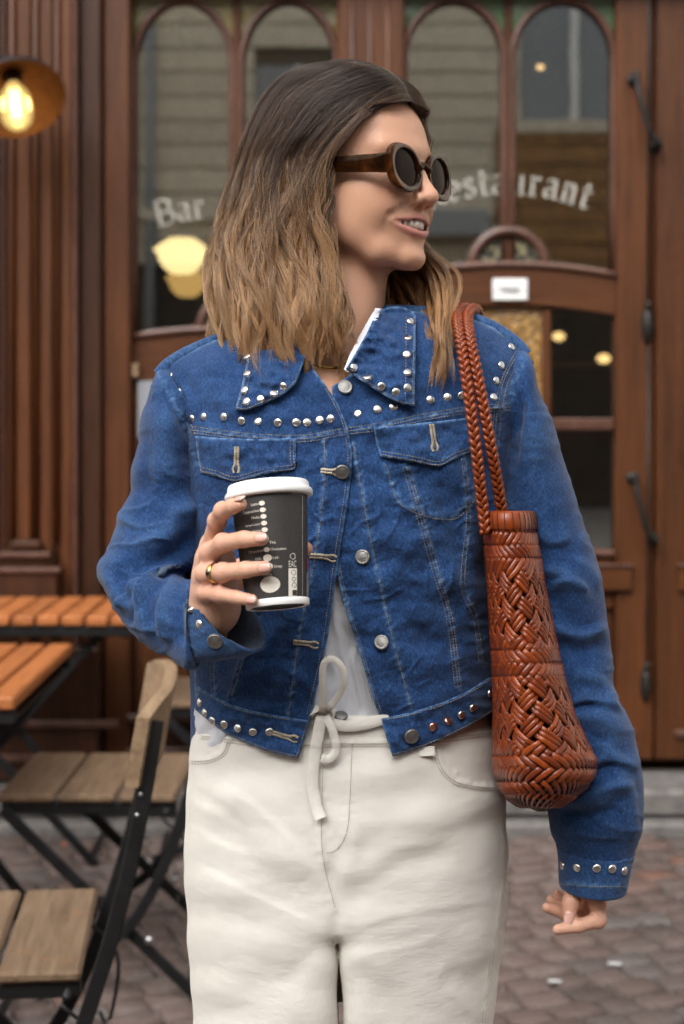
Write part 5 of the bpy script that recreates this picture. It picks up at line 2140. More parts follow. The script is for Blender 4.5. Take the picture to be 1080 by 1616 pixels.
def stitch_mesh(lines, bvh, mb, step=4.6, ln=3.0, w=.00034, lift=.0005):
    """rows of short raised threads along pixel polylines, laid on a surface"""
    for pts in lines:
        P = np.asarray(pts, float)
        L = np.linalg.norm(np.diff(P, axis=0), axis=1).sum()
        if L < 3: continue
        n = max(2, int(L / step))
        Q = spline(P, n * 2 + 1)
        for i in range(n):
            a, b = Q[2 * i], Q[2 * i + 1]
            m = (a + b) / 2; d = (b - a); d = d / (np.linalg.norm(d) + 1e-9) * ln / 2
            h0 = hit(bvh, *(m - d)); h1 = hit(bvh, *(m + d))
            if not h0 or not h1: continue
            p, q, nn = h0[0] + h0[1] * lift, h1[0] + h1[1] * lift, (h0[1] + h1[1]).normalized()
            if (q - p).length > .008: continue
            T = (q - p).normalized(); S = T.cross(nn) * w
            nn = nn * w
            mid_ = (p + q) / 2 + nn * .9
            mb.raw([p + S, p - S, p + nn, q + S, q - S, q + nn, mid_ + S * 1.1, mid_ - S * 1.1, mid_ + nn],
                   [(0, 1, 2), (0, 2, 8, 6), (2, 1, 7, 8), (6, 8, 5, 3), (8, 7, 4, 5), (3, 5, 4)])


def offset_line(pts, d):
    P = spline(pts, max(10, len(pts) * 6))
    T = np.gradient(P, axis=0); T /= np.linalg.norm(T, axis=1, keepdims=True) + 1e-9
    return P + np.stack([-T[:, 1], T[:, 0]], 1) * d


mb = MB()
lines = []
for pts, w_, r_ in seams_t[:5]:
    lines += [offset_line(pts, 3.5), offset_line(pts, 7.5)] if w_ != 7 else [offset_line(pts, 3)]
lines.append(np.array(seams_t[5][0]))
stitch_mesh(lines, B_tr, mb, 4.4, 3.0, .00034, .0003)
o = mb.build('stitching', MATS['cream_thread']); pput(o, trousers); tag(o, kind='stuff')


def ribbon_on(bvh, pts, halfw, thick, name, mat, parent, lift=.001, nseg=30, wob=0.0, flat_y=None):
    """flat tape following 3-D or (px, py, lift) points"""
    P = []
    for q in spline(pts, nseg):
        h_ = hit(bvh, q[0], q[1])
        b = h_[0] if (h_ and h_[0].y < 1.70) else Vector(wpn(q[0], q[1], 1.668))
        b = Vector(b); b.y = b.y - lift - q[2]
        b = wp(q[0], q[1], b.y)
        P.append(np.array(b))
    v, f = flat_bar(np.array(P), halfw * 2, thick, (0.02, -1, 0.02))
    o = add(name, v, f, mat, None, True); soft(o, 55)
    return pput(o, parent)


# ---------------------------------------------------------- jacket body
SHX = np.array([240, 250, 270, 300, 330, 365, 430, 480, 545, 600, 660, 700, 740, 780, 815, 832, 845])
SHY = np.array([600, 590, 570, 552, 537, 522, 503, 494, 490, 487, 489, 492, 498, 514, 538, 556, 575])
WY = np.array([480, 600, 700, 850, 1000, 1100, 1200]); WW = np.array([302, 296, 274, 262, 250, 246, 246])
AY = np.array([480, 560, 620, 720, 820, 950, 1100, 1200]); AA = np.array([.100, .108, .116, .128, .134, .130, .128, .131])


def jacket_depth(x, y):
    s = np.clip(np.abs(x - 546) / np.interp(y, WY, WW), 0, .9975)
    t = np.clip((y - np.interp(x, SHX, SHY)) / 165.0, 0, 1)
    sh = np.sqrt(np.clip(1 - (1 - t) ** 2, 0, 1))
    return D0 + .006 - np.interp(y, AY, AA) * (1 - s ** 2.5) ** .5 * (.10 + .90 * sh)


JF = [  # wrinkles seen on the fronts
 ([(318, 770), (352, 800), (372, 860)], 12, 3), ([(322, 1040), (355, 1070), (372, 1100)], 9, 2.2), ([(395, 1000), (378, 1050), (366, 1100)], 8, 2.4),
 ([(440, 990), (430, 1050), (426, 1110)], 10, -2.0), ([(458, 1060), (490, 1085), (498, 1110)], 8, 1.8),
 ([(600, 760), (640, 800), (690, 815), (740, 795)], 8, 2.0), ([(690, 830), (640, 870), (610, 930)], 20, 2.4), ([(640, 900), (690, 930), (745, 905)], 16, 2.6), ([(620, 960), (680, 1010), (750, 1020)], 18, -2.4),
 ([(740, 700), (765, 780), (770, 880)], 14, -4.5), ([(770, 720), (775, 820), (760, 920)], 12, -5), ([(735, 830), (750, 900), (740, 980)], 9, 3.0), ([(650, 1060), (700, 1050), (760, 1020)], 14, 2.2), ([(610, 1060), (640, 1090), (700, 1090)], 10, -1.8),
 ([(555, 720), (575, 780), (580, 830)], 9, 1.6), ([(500, 790), (515, 840), (505, 900)], 10, 2.0), ([(480, 700), (500, 740), (505, 790)], 8, -1.5),
 ([(690, 520), (735, 560), (760, 620)], 26, 2.4), ([(760, 530), (775, 580), (770, 640)], 12, -2.8), ([(330, 560), (345, 600), (335, 650)], 22, 2.2), ([(285, 590), (320, 640), (345, 660)], 12, -2), 
 ([(320, 700), (350, 712), (392, 705)], 8, 1.2), ([(620, 690), (660, 712), (720, 700)], 9, 1.4), ([(450, 640), (490, 655), (520, 648)], 8, 1.4), ([(575, 640), (620, 630), (670, 640)], 10, 1.2),
]
SEAM_L = [([(303, 676), (340, 681), (400, 688), (478, 690), (543, 679)], 7, 1.0), ([(512, 692), (512, 765), (499, 871), (475, 989), (455, 1130)], 2, .5),
          ([(408, 975), (388, 1030), (366, 1100)], 6, .8), ([(345, 1010), (338, 1060), (340, 1095)], 5, .6), ([(250, 592), (278, 640), (300, 690), (312, 740)], 8, .9)]
SEAM_R = [([(544, 679), (600, 671), (667, 657), (739, 645), (806, 640)], 7, 1.0), ([(558, 700), (584, 843), (617, 998), (650, 1118)], 2, .5), ([(530, 890), (573, 1045), (600, 1134)], 7, .8),
          ([(645, 735), (687, 884), (713, 973), (727, 1085)], 8, 1.0), ([(610, 735), (633, 796), (708, 820), (747, 791), (755, 740)], 2, .5), ([(734, 724), (742, 817), (733, 921), (752, 973), (762, 1045)], 6, .9),
          ([(827, 560), (806, 600), (796, 640), (789, 700)], 9, .9)]
wj1, wj2, wj3 = Waves(41, 95, 14), Waves(42, 34, 16), Waves(43, 15, 16)


def _rj(x, y):
    return ridged(x, y, 141, 58, (1.2, 1.4)) * np.clip((y - 690) / 40, 0, 1)


def jacket_surface(x, y, seams, extra=0.0):
    """depth and wear of the outer denim"""
    base = jacket_depth(x, y)
    d = 1.3 * fold_disp(x, y, JF) + .0022 * _rj(x, y) + .0020 * wj1(x, y) + .00045 * wj2(x, y) + .00010 * wj3(x, y)
    sd_, we_ = seam_disp(x, y, seams)
    edge = np.clip((1 - np.abs(x - 546) / np.interp(y, WY, WW)) * 6, .15, 1)
    return base - (d + sd_) * edge + extra, we_


def fill_poly(poly, step):
    """triangulated fill of a pixel polygon: even grid inside, exact outline"""
    P = np.asarray(poly, float)
    out = []
    n = len(P)
    for i in range(n):
        a, b = P[i], P[(i + 1) % n]
        m = max(1, int(np.linalg.norm(b - a) / step))
        for k in range(m):
            out.append(a + (b - a) * k / m)
    out = np.array(out)
    x0, y0 = out.min(0); x1, y1 = out.max(0)
    gx, gy = np.meshgrid(np.arange(x0 + step * .5, x1, step), np.arange(y0 + step * .5, y1, step))
    gx[1::2] += step * .5
    g = np.stack([gx.ravel(), gy.ravel()], 1)
    ins = np.zeros(len(g), bool)
    j = len(out) - 1
    for i in range(len(out)):
        xi, yi = out[i]; xj, yj = out[j]
        c_ = ((yi > g[:, 1]) != (yj > g[:, 1])) & (g[:, 0] < (xj - xi) * (g[:, 1] - yi) / (yj - yi + 1e-12) + xi)
        ins ^= c_
        j = i
    g = g[ins]
    d, _, _ = pl_dist(g[:, 0], g[:, 1], np.vstack([out, out[:1]]))
    g = g[d > step * .45]
    pts = np.vstack([out, g])
    edges = [(i, (i + 1) % len(out)) for i in range(len(out))]
    r = geometry.delaunay_2d_cdt([Vector(p) for p in pts], edges, [list(range(len(out)))], 1, 1e-4)
    v = np.array([tuple(q) for q in r[0]])
    f = [tuple(q) for q in r[2]]
    # orientation: facing the camera (pixel y runs down)
    f2 = []
    for q in f:
        a, b, c_ = v[q[0]], v[q[1]], v[q[2]]
        ar = (b[0] - a[0]) * (c_[1] - a[1]) - (b[1] - a[1]) * (c_[0] - a[0])
        f2.append(tuple(q) if ar < 0 else tuple(reversed(q)))
    db, _, _ = pl_dist(v[:, 0], v[:, 1], np.vstack([out, out[:1]]))
    return v, f2, db


def shell(name, poly, step, depth_fn, thick, mats, parent, wear_edge=.75, roll=.0012, attrs=None):
    """a piece of cloth: front sheet at depth_fn(x, y) -> (Y, wear), back sheet `thick` behind, joined by a rim"""
    v, f, db = fill_poly(poly, step)
    Y, we_ = depth_fn(v[:, 0], v[:, 1])
    Y = Y + roll * np.exp(-(db / 2.2) ** 2)
    A = wpn(v[:, 0], v[:, 1], Y)
    Bk = wpn(v[:, 0], v[:, 1], Y + thick)
    we_ = np.clip(we_ + wear_edge * np.exp(-(db / 2.6) ** 2) * np.clip(.75 + .4 * _pk(v[:, 0], v[:, 1]), .2, 1.2), 0, 1)
    n = len(v)
    bd = {}
    for q in f:
        for i in range(3):
            e = (q[i], q[(i + 1) % 3])
            if (e[1], e[0]) in bd: del bd[(e[1], e[0])]
            else: bd[e] = 1
    fs = list(f) + [tuple(i + n for i in reversed(q)) for q in f] + [(b, a, a + n, b + n) for a, b in bd]
    mi = [0] * len(f) + [1] * len(f) + [0] * len(bd)
    o = add(name, np.concatenate([A, Bk]).tolist(), fs, mats, None, True, {'wear': (np.concatenate([we_, we_]), 'FLOAT')}, mi)
    pput(o, parent)
    return o


jacket = empty('denim_jacket')
pput(jacket)
DM = [MATS['denim'], MATS['denim_inside']]
LEFT = [(478, 500), (483, 545), (497, 585), (516, 610), (535, 640), (549, 675), (556, 715), (555, 745), (548, 800), (538, 860), (529, 925), (519, 1000), (504, 1075), (488, 1137), (470, 1195),
        (420, 1184), (358, 1158), (309, 1119), (306, 1050), (301, 950), (294, 850), (288, 760), (283, 690), (262, 625), (250, 592), (262, 577), (300, 554), (345, 534), (390, 517), (440, 504)]
RIGHT = [(604, 490), (600, 540), (575, 575), (546, 596), (524, 610), (528, 680), (532, 760), (527, 840), (530, 900), (545, 960), (565, 1022), (590, 1105), (600, 1134), (621, 1193),
         (687, 1171), (740, 1146), (788, 1118), (790, 1000), (797, 850), (806, 700), (824, 610), (830, 560), (813, 540), (780, 517), (740, 501), (700, 494), (650, 491)]
front_l = shell('front_panel', LEFT, 2.4, lambda x, y: jacket_surface(x, y, SEAM_L), .0022, DM, jacket)
front_r = shell('front_panel', RIGHT, 2.4, lambda x, y: jacket_surface(x, y, SEAM_R, .0045 * np.exp(-(np.clip(x - 560, 0, 99) / 14) ** 2) * (y < 930)), .0022, DM, jacket)
# back and sides: the shell carried round behind her
ys = np.linspace(488, 1190, 50)
VV, FF = [], []
for yy in ys:
    w_ = np.interp(yy, WY, WW); a_ = np.interp(yy, AY, AA) * .95
    for k in range(41):
        an = math.radians(-84 + 348 / 1 * 0) if False else math.radians(96 - 192 * k / 40 + 180 - 0)
        sx = math.sin(math.radians(-104 + 208 * k / 40)); cz = math.cos(math.radians(-104 + 208 * k / 40))
        X = 546 + sx * w_ * .997
        t_ = np.clip((yy - np.interp(X, SHX, SHY)) / 120.0, 0, 1)
        VV.append(wpn(X, max(yy, float(np.interp(X, SHX, SHY))), D0 + .006 + a_ * max(cz, -.3) * (.10 + .90 * math.sqrt(max(0, 1 - (1 - t_) ** 2)))))
for i in range(49):
    for k in range(40):
        a = i * 41 + k
        FF.append((a, a + 41, a + 42, a + 1))
o = add('back_panel', np.array(VV), np.array(FF), MATS['denim'], None, True, {'wear': (np.zeros(len(VV)), 'FLOAT')}); pput(o, jacket)
B_j = bvh_of(front_l, front_r)
B_l = bvh_of(front_l)
B_r = bvh_of(front_r)


def on_surface(bvh, off, wave=0.0, tilt=None):
    """depth function: lies `off` in front of what the ray meets"""
    def fn(x, y):
        Y = np.full(x.shape, np.nan)
        for i in range(len(x)):
            h_ = hit(bvh, x[i], y[i])
            if h_: Y[i] = h_[0].y
        bad = np.isnan(Y)
        if bad.any():
            g = np.where(~bad)[0]
            for i in np.where(bad)[0]:
                Y[i] = Y[g[np.argmin((x[g] - x[i]) ** 2 + (y[g] - y[i]) ** 2)]] if len(g) else D0
        Y = Y - off
        if wave: Y = Y + wave * wj2(x * 1.3, y * 1.3)
        if tilt is not None: Y = Y + tilt(x, y)
        return Y, np.clip(.05 * wj3(x, y), 0, 1)
    return fn


FLAP_L = [(308, 688), (345, 691), (400, 693), (467, 691), (467, 720), (466, 741), (421, 748), (372, 761), (340, 752), (317, 746), (312, 720)]
FLAP_R = [(590, 674), (640, 670), (700, 664), (750, 658), (752, 690), (752, 709), (720, 724), (693, 737), (650, 729), (601, 721), (594, 700)]
flap_l = shell('pocket_flap', FLAP_L, 2.4, on_surface(B_l, .0030, .0006, lambda x, y: -.0012 * np.clip((y - 690) / 60, 0, 1)), .002, DM, jacket)
flap_r = shell('pocket_flap', FLAP_R, 2.4, on_surface(B_r, .0030, .0006, lambda x, y: -.0018 * np.clip((y - 670) / 60, 0, 1)), .002, DM, jacket)
BAND_L = [(313, 1083), (340, 1100), (363, 1111), (395, 1121), (426, 1127), (460, 1133), (490, 1137), (481, 1167), (471, 1197), (445, 1191), (420, 1185), (388, 1172), (358, 1159), (330, 1138), (308, 1120), (309, 1100)]
BAND_R = [(602, 1134), (650, 1124), (700, 1108), (740, 1090), (770, 1071), (790, 1060), (790, 1116), (740, 1147), (687, 1172), (655, 1183), (620, 1194), (610, 1165)]
band_l = shell('waistband', BAND_L, 2.4, on_surface(B_l, .0030, .0007), .0035, DM, jacket)
band_r = shell('waistband', BAND_R, 2.4, on_surface(B_r, .0030, .0007), .0035, DM, jacket)
COL_L = [(398, 520), (393, 545), (388, 580), (380, 615), (371, 646), (388, 648), (408, 641), (430, 632), (452, 619), (468, 604), (473, 590), (478, 575), (482, 566), (484, 552), (474, 530), (460, 515), (430, 508)]
COL_R = [(592, 498), (578, 528), (562, 556), (546, 582), (565, 597), (588, 612), (612, 627), (634, 638), (655, 641), (655, 600), (656, 560), (656, 520), (657, 500), (650, 490), (634, 484), (616, 484), (602, 488)]


def col_tilt_l(x, y):
    return -.008 - .008 * np.clip((x - 400) / 90, 0, 1) * np.clip((640 - y) / 120, 0, 1) + .004 * np.clip((y - 600) / 45, 0, 1)


def col_tilt_r(x, y):
    return -.010 - .018 * np.clip((650 - x) / 90, 0, 1) * np.clip((640 - y) / 120, 0, 1) + .004 * np.clip((y - 590) / 50, 0, 1)


collar_l = shell('collar', COL_L, 2.4, on_surface(B_l, .0035, .0012, col_tilt_l), .0035, DM, jacket)
collar_r = shell('collar', COL_R, 2.4, on_surface(B_r, .0035, .0012, col_tilt_r), .0035, DM, jacket)
# stand of the collar round the neck
VV, FF = [], []
for i in range(41):
    a = math.radians(-62 + 304 * i / 40)
    for j, (rr, zz_) in enumerate(((.062, .0), (.066, .022), (.068, .040), (.0655, .040), (.060, .0))):
        c_ = wpn(533, 535, 1.795)
        VV.append(c_ + np.array((rr * math.cos(a) * 1.12, rr * math.sin(a) * .95, zz_ - .022 + .012 * math.sin(a))))
for i in range(40):
    for j in range(5):
        j2 = (j + 1) % 5
        FF.append((i * 5 + j, i * 5 + j2, (i + 1) * 5 + j2, (i + 1) * 5 + j))
o = add('collar_stand', np.array(VV), np.array(FF), MATS['denim'], None, True, {'wear': (np.full(len(VV), .05), 'FLOAT')}); pput(o, jacket)


# piped shoulder seams that close the yoke
for pts_ in ([(252, 590), (268, 573), (300, 554), (345, 535), (390, 518), (440, 504), (478, 499)], [(606, 490), (650, 491), (700, 494), (740, 501), (780, 517), (813, 540), (829, 558)]):
    P_ = spline(pts_, 60)
    v, f = tube(wpn(P_[:, 0], P_[:, 1] + 3.0, D0 - .004), .0085, 10)
    o = add('shoulder_seam', v, f, MATS['denim'], None, True, {'wear': (rng.uniform(.0, .30, len(v)), 'FLOAT')}); pput(o, jacket)


# ---------------------------------------------------------- sleeves
def sleeve(name, rings, nr, na, folds, seams, mats, parent, seed, amp=1.0, flat=1.0):
    """rings: (Lx, Ly, Rx, Ry, Yc, b) or with an explicit second axis (ex, ey, eY)"""
    R0 = []
    for q in rings:
        L, Rr, Yc, b = np.array(q[0:2], float), np.array(q[2:4], float), q[4], q[5]
        e = q[6] if len(q) > 6 else (np.nan,) * 3
        R0.append([*L, *Rr, Yc, b])
    S = spline(R0, nr)
    cw = wpn((S[:, 0] + S[:, 2]) / 2, (S[:, 1] + S[:, 3]) / 2, S[:, 4])
    Lw, Rw = wpn(S[:, 0], S[:, 1], S[:, 4]), wpn(S[:, 2], S[:, 3], S[:, 4])
    e1 = (Rw - Lw) / 2
    T = np.gradient(cw, axis=0); T /= np.linalg.norm(T, axis=1, keepdims=True)
    e2 = np.cross(e1, T); e2 /= np.linalg.norm(e2, axis=1, keepdims=True)
    if e2[0, 1] > 0: e2 = -e2
    for q_ in range(1, len(e2)):
        if e2[q_] @ e2[q_ - 1] < 0: e2[q_] *= -1
    k = np.ones(9) / 9
    pad = np.pad(e2, ((4, 4), (0, 0)), 'edge')
    e2 = np.stack([np.convolve(pad[:, i], k, 'valid') for i in range(3)], 1)
    e2 /= np.linalg.norm(e2, axis=1, keepdims=True)
    return S, cw, e1, e2 * S[:, 5:6]


FK = 1.45


def loft(name, cw, e1, e2, na, folds, seams, mats, parent, seed, amp=1.0, wear=0.0, thick=.002):
    nr = len(cw)
    th = np.linspace(0, 2 * np.pi, na, endpoint=False)
    ct, st = np.cos(th), np.sin(th)
    pw = .92
    ct = np.sign(ct) * np.abs(ct) ** pw; st = np.sign(st) * np.abs(st) ** pw
    V = (cw[:, None] + e1[:, None] * ct[None, :, None] + e2[:, None] * st[None, :, None]).reshape(-1, 3)
    i, j = np.meshgrid(np.arange(nr - 1), np.arange(na), indexing='ij')
    j2 = (j + 1) % na
    Fq = np.stack([i * na + j, i * na + j2, (i + 1) * na + j2, (i + 1) * na + j], -1).reshape(-1, 4)
    N = vnormals(V, Fq)
    cen = np.repeat(cw, na, 0)
    if np.mean(np.sum(N * (V - cen), 1)) < 0:
        Fq = Fq[:, ::-1]; N = -N
    x, y = to_px(V)
    w1, w2, w3 = Waves(seed, 95, 14), Waves(seed + 1, 36, 16), Waves(seed + 2, 13, 16)
    fr = np.clip(-N[:, 1] * 1.5 + .15, 0, 1)
    d = FK * fold_disp(x, y, folds) * fr + amp * (.0016 * w1(x, y) + .0003 * w2(x, y) + .00008 * w3(x, y))
    rg = ridged(x, y, seed + 3, 62, (2.2, .8)) + .6 * ridged(x, y, seed + 5, 36, (1.2, 1.2))
    d = d + amp * .0042 * rg * np.clip(fr + .3, 0, 1)
    we_ = np.full(len(V), float(wear))
    if seams:
        sd_, w_ = seam_disp(x, y, seams)
        d += sd_ * fr; we_ = np.clip(we_ + w_ * fr, 0, 1)
    ridge = np.clip(d / .004, -1, 1)
    we_ = np.clip(we_ + .10 * np.clip(ridge, 0, 1) + .08 * rg ** 2, 0, 1)
    V = V + N * d[:, None]
    o = add(name, V, np.ascontiguousarray(Fq), mats, None, True, {'wear': (we_, 'FLOAT')})
    if thick:
        so = o.modifiers.new('cloth', 'SOLIDIFY'); so.thickness = thick; so.offset = -1; so.material_offset = 1
    return pput(o, parent)


SL = [(268, 582, 336, 690, 1.792, .050), (250, 588, 318, 700, 1.792, .062), (236, 622, 322, 722, 1.792, .070), (224, 672, 326, 760, 1.792, .074), (212, 738, 328, 806, 1.790, .077), (200, 806, 330, 846, 1.786, .080),
      (178, 858, 326, 872, 1.780, .082), (160, 898, 316, 893, 1.768, .080), (172, 944, 303, 902, 1.748, .074), (200, 992, 300, 905, 1.722, .069), (232, 1027, 300, 909, 1.690, .064), (270, 1042, 300, 914, 1.658, .058), (310, 1044, 302, 924, 1.632, .050), (330, 1036, 302, 930, 1.622, .047)]
FL = [([(318, 846), (282, 868), (240, 886), (200, 900), (172, 902)], 17, -7), ([(250, 902), (228, 938), (214, 990)], 9, 6, 1), ([(275, 898), (262, 945), (262, 1010)], 9, 5, 1), ([(222, 905), (204, 930), (190, 960)], 8, 5, 1), ([(330, 780), (300, 800), (262, 812)], 14, 4), ([(312, 800), (262, 842), (205, 872)], 22, 4), ([(262, 900), (244, 930), (222, 962), (212, 985)], 8, -5), ([(285, 905), (268, 940), (258, 990), (262, 1030)], 9, 3.5),
      ([(240, 905), (222, 940), (208, 975)], 10, 4), ([(235, 950), (245, 1000), (262, 1036)], 9, -3.0), ([(292, 930), (282, 970), (290, 1020)], 7, -3.0), ([(300, 940), (305, 985), (318, 1020)], 6, 2.4), ([(186, 900), (200, 935), (218, 950)], 8, -5), ([(172, 905), (188, 940), (208, 962)], 7, 3.5),
      ([(318, 730), (290, 770), (250, 800)], 18, -3), ([(270, 640), (258, 700), (262, 760)], 22, 3), ([(240, 700), (228, 760), (222, 820)], 12, -2.0), ([(310, 760), (318, 800), (322, 840)], 10, -4), ([(262, 600), (272, 640), (292, 690)], 9, -2.4)]
S, cw, e1, e2 = sleeve('sleeve', SL, 190, 100, FL, None, DM, jacket, 60)
_fr = np.linspace(0, 1, len(cw))
_w = (smooth01(_fr, .18, .38) * (1 - smooth01(_fr, .70, .95)))[:, None] * .72
_m = np.linalg.norm(e2, axis=1, keepdims=True)
e2 = e2 / _m * (1 - _w) + np.array([0, -1.0, 0]) * _w
e2 = e2 / np.linalg.norm(e2, axis=1, keepdims=True) * _m
_w = smooth01(_fr, .66, .97)[:, None]
_c = np.array([[306., 983., 1.636]])
_v = lambda v: wpn(_c[0, 0] + v[0], _c[0, 1] + v[1], _c[0, 2] + v[2]) - wpn(*_c[0])
e1 = e1 * (1 - _w) + _v((-4, -60, .004)) * 1.06 * _w
e2 = e2 * (1 - _w) + _v((-14, 22, -.046)) * 1.08 * _w
_w = smooth01(_fr, .80, .99)[:, None]
cw = cw * (1 - _w) + wpn(309, 982, 1.633) * _w
sleeve_l = loft('sleeve', cw, e1, e2, 104, FL, [([(252, 590), (280, 640), (302, 690), (318, 740)], 6, .5)], DM, jacket, 60)
# cuff of the bent arm: an open ring that shows its dark inside
CA = [((306, 983, 1.636), (-3, -58, .004), (-14, 22, -.046)), ((322, 981, 1.622), (-18, -54, .002), (-10, 30, -.042)), ((342, 974, 1.612), (-42, -47, .0), (-3, 38, -.038)), ((360, 968, 1.604), (-60, -38, -.0), (4, 44, -.034))]
CA = spline([[*a, *b, *c_] for a, b, c_ in CA], 22)
cw2 = wpn(CA[:, 0], CA[:, 1], CA[:, 2])
def vec_px(c, v):
    return wpn(c[:, 0] + v[:, 0], c[:, 1] + v[:, 1], c[:, 2] + v[:, 2]) - wpn(c[:, 0], c[:, 1], c[:, 2])
cuff_l = loft('cuff', cw2, vec_px(CA[:, :3], CA[:, 3:6]), vec_px(CA[:, :3], CA[:, 6:9]), 96, [], [], DM, jacket, 66, .5, .12, .003)

SR = [(772, 688, 812, 552, 1.792, .050), (792, 692, 831, 558, 1.792, .061), (786, 736, 847, 606, 1.793, .068), (784, 796, 872, 680, 1.794, .073), (792, 862, 906, 786, 1.795, .076), (804, 940, 940, 884, 1.795, .077), (818, 1016, 958, 988, 1.792, .076),
      (832, 1084, 967, 1084, 1.788, .074), (846, 1152, 994, 1146, 1.782, .073), (858, 1222, 1010, 1220, 1.775, .070), (868, 1284, 1013, 1288, 1.768, .064), (872, 1316, 1008, 1324, 1.764, .056), (878, 1334, 1002, 1341, 1.762, .049), (884, 1350, 996, 1356, 1.762, .044)]
FR_ = [([(960, 985), (915, 1000), (870, 985)], 10, 5, 1), ([(978, 1120), (930, 1105), (880, 1118)], 10, 6, -1), ([(1006, 1215), (960, 1200), (905, 1225)], 11, 6, -1), ([(840, 840), (870, 858), (905, 850)], 10, 3, 1), ([(925, 930), (895, 915), (868, 922)], 7, 3.5, 1), ([(850, 900), (880, 905), (912, 925), (925, 950)], 8, 3.2), ([(868, 930), (905, 985), (940, 990)], 12, -2.6), ([(900, 880), (930, 900), (946, 930)], 9, 2.4), ([(880, 1010), (920, 1030), (958, 1010)], 16, -3.2), ([(860, 1090), (910, 1110), (965, 1095)], 16, -4), ([(875, 1130), (930, 1130), (985, 1150)], 16, 4.5),
       ([(900, 1060), (945, 1075), (970, 1110)], 10, 3), ([(890, 1180), (940, 1205), (1000, 1190)], 18, -4), ([(880, 1262), (925, 1255), (965, 1238), (1000, 1235)], 10, 6, -1), ([(890, 1280), (930, 1288), (980, 1275)], 12, -4), ([(880, 1304), (930, 1316), (990, 1312)], 12, 1.5), ([(820, 620), (815, 680), (805, 740)], 10, -5), ([(846, 650), (845, 730), (850, 800)], 24, 3), ([(805, 660), (795, 720), (792, 780)], 8, 4),
       ([(990, 1240), (1000, 1290), (996, 1330)], 8, 3), ([(880, 800), (900, 860), (895, 900)], 20, -1.6), ([(950, 1170), (975, 1210), (985, 1260)], 10, 2.6)]
S, cw, e1, e2 = sleeve('sleeve', SR, 190, 100, FR_, None, DM, jacket, 70)
sleeve_r = loft('sleeve', cw, e1, e2, 104, FR_, [([(829, 560), (812, 600), (800, 645), (792, 700)], 6, .5)], DM, jacket, 70, .55)
CB = spline([[879, 1334, 1000, 1343, 1.762, .0475], [881, 1350, 997, 1357, 1.761, .0475], [883, 1375, 991, 1381, 1.760, .046], [885, 1397, 986, 1402, 1.760, .0445]], 26)
cwb = wpn((CB[:, 0] + CB[:, 2]) / 2, (CB[:, 1] + CB[:, 3]) / 2, CB[:, 4])
e1b = (wpn(CB[:, 2], CB[:, 3], CB[:, 4]) - wpn(CB[:, 0], CB[:, 1], CB[:, 4])) / 2 * 1.015
e2b = np.tile(np.array([0, -1.0, .0]), (26, 1)) * CB[:, 5:6] * 1.05
cuff_r = loft('cuff', cwb, e1b, e2b, 96, [], [([(880, 1340), (1000, 1348)], 3, .6), ([(885, 1394), (986, 1399)], 3, .6)], DM, jacket, 76, .35, .05, .003)

# ---------------------------------------------------------- rolled seams along the open edges
def cord_on(bvh, pts, r, name, mat, parent, lift=.0006, n=None, wear=.55):
    P = spline(pts, n or max(12, int(np.linalg.norm(np.diff(np.array(pts), axis=0), axis=1).sum() / 4)))
    Q = []
    for q in P:
        h_ = hit(bvh, q[0], q[1])
        if h_: Q.append(np.array(wp(q[0], q[1], h_[0].y - lift)))
    if len(Q) < 4: return
    v, f = tube(np.array(Q), r, 7)
    o = add(name, v, f, mat, None, True, {'wear': (np.full(len(v), wear) * rng.uniform(.4, 1.2, len(v)), 'FLOAT')})
    return pput(o, parent)


# ---------------------------------------------------------- top-stitching, on everything
mb = MB()
ST_L = []
for pts, offs in ((SEAM_L[0][0], (-3, 2.5, 7)), (SEAM_L[1][0], (0,)), (SEAM_L[2][0], (0, 6)), (SEAM_L[3][0], (0, 5))):
    for d in offs: ST_L.append(offset_line(pts, d))
edge_l = [(516, 612), (532, 640), (546, 675), (552, 715), (551, 745), (544, 800), (534, 860), (525, 925), (515, 1000), (500, 1075), (487, 1130)]
ST_L.append(offset_line(edge_l, 3))
ST_L += [offset_line([(256, 592), (282, 640), (303, 690)], -2), offset_line([(256, 592), (282, 640), (303, 690)], -7)]
stitch_mesh(ST_L, B_l, mb)
ST_R = []
for pts, offs in ((SEAM_R[0][0], (-3, 2.5, 7)), (SEAM_R[1][0], (0,)), (SEAM_R[3][0], (0, 4, 9)), (SEAM_R[4][0], (0,)), (SEAM_R[5][0], (0, 6))):
    for d in offs: ST_R.append(offset_line(pts, d))
ST_R.append(offset_line([(531, 893), (546, 960), (566, 1022), (591, 1105), (601, 1132)], -5))
ST_R += [offset_line(SEAM_R[6][0], d) for d in (3, 10, 14)]
stitch_mesh(ST_R, B_r, mb)
for o_, poly, idx, offs in ((flap_l, FLAP_L, (3, 10), (3.5, 8.5)), (flap_l, FLAP_L, (8, 11), (3.5,)), (flap_r, FLAP_R, (4, 10), (3.5, 8.5)), (band_l, BAND_L, (0, 6), (3.5,)), (band_l, BAND_L, (8, 14), (3.5,)), (band_l, BAND_L, (6, 9), (4,)),
                            (band_r, BAND_R, (0, 6), (3.5,)), (band_r, BAND_R, (6, 11), (3.5,)), (collar_l, COL_L, (0, 5), (-3.5, -9)), (collar_l, COL_L, (4, 11), (-3.5,)), (collar_r, COL_R, (3, 9), (-3.5,)), (collar_r, COL_R, (8, 13), (-3.5, -15))):
    P = np.array(poly[idx[0]:idx[1]], float)
    cen = np.array(poly, float).mean(0)
    for d in offs:
        a, b = offset_line(P, abs(d)), offset_line(P, -abs(d))
        q = a if np.linalg.norm(a - cen, axis=1).mean() < np.linalg.norm(b - cen, axis=1).mean() else b
        stitch_mesh([q], bvh_of(o_), mb)
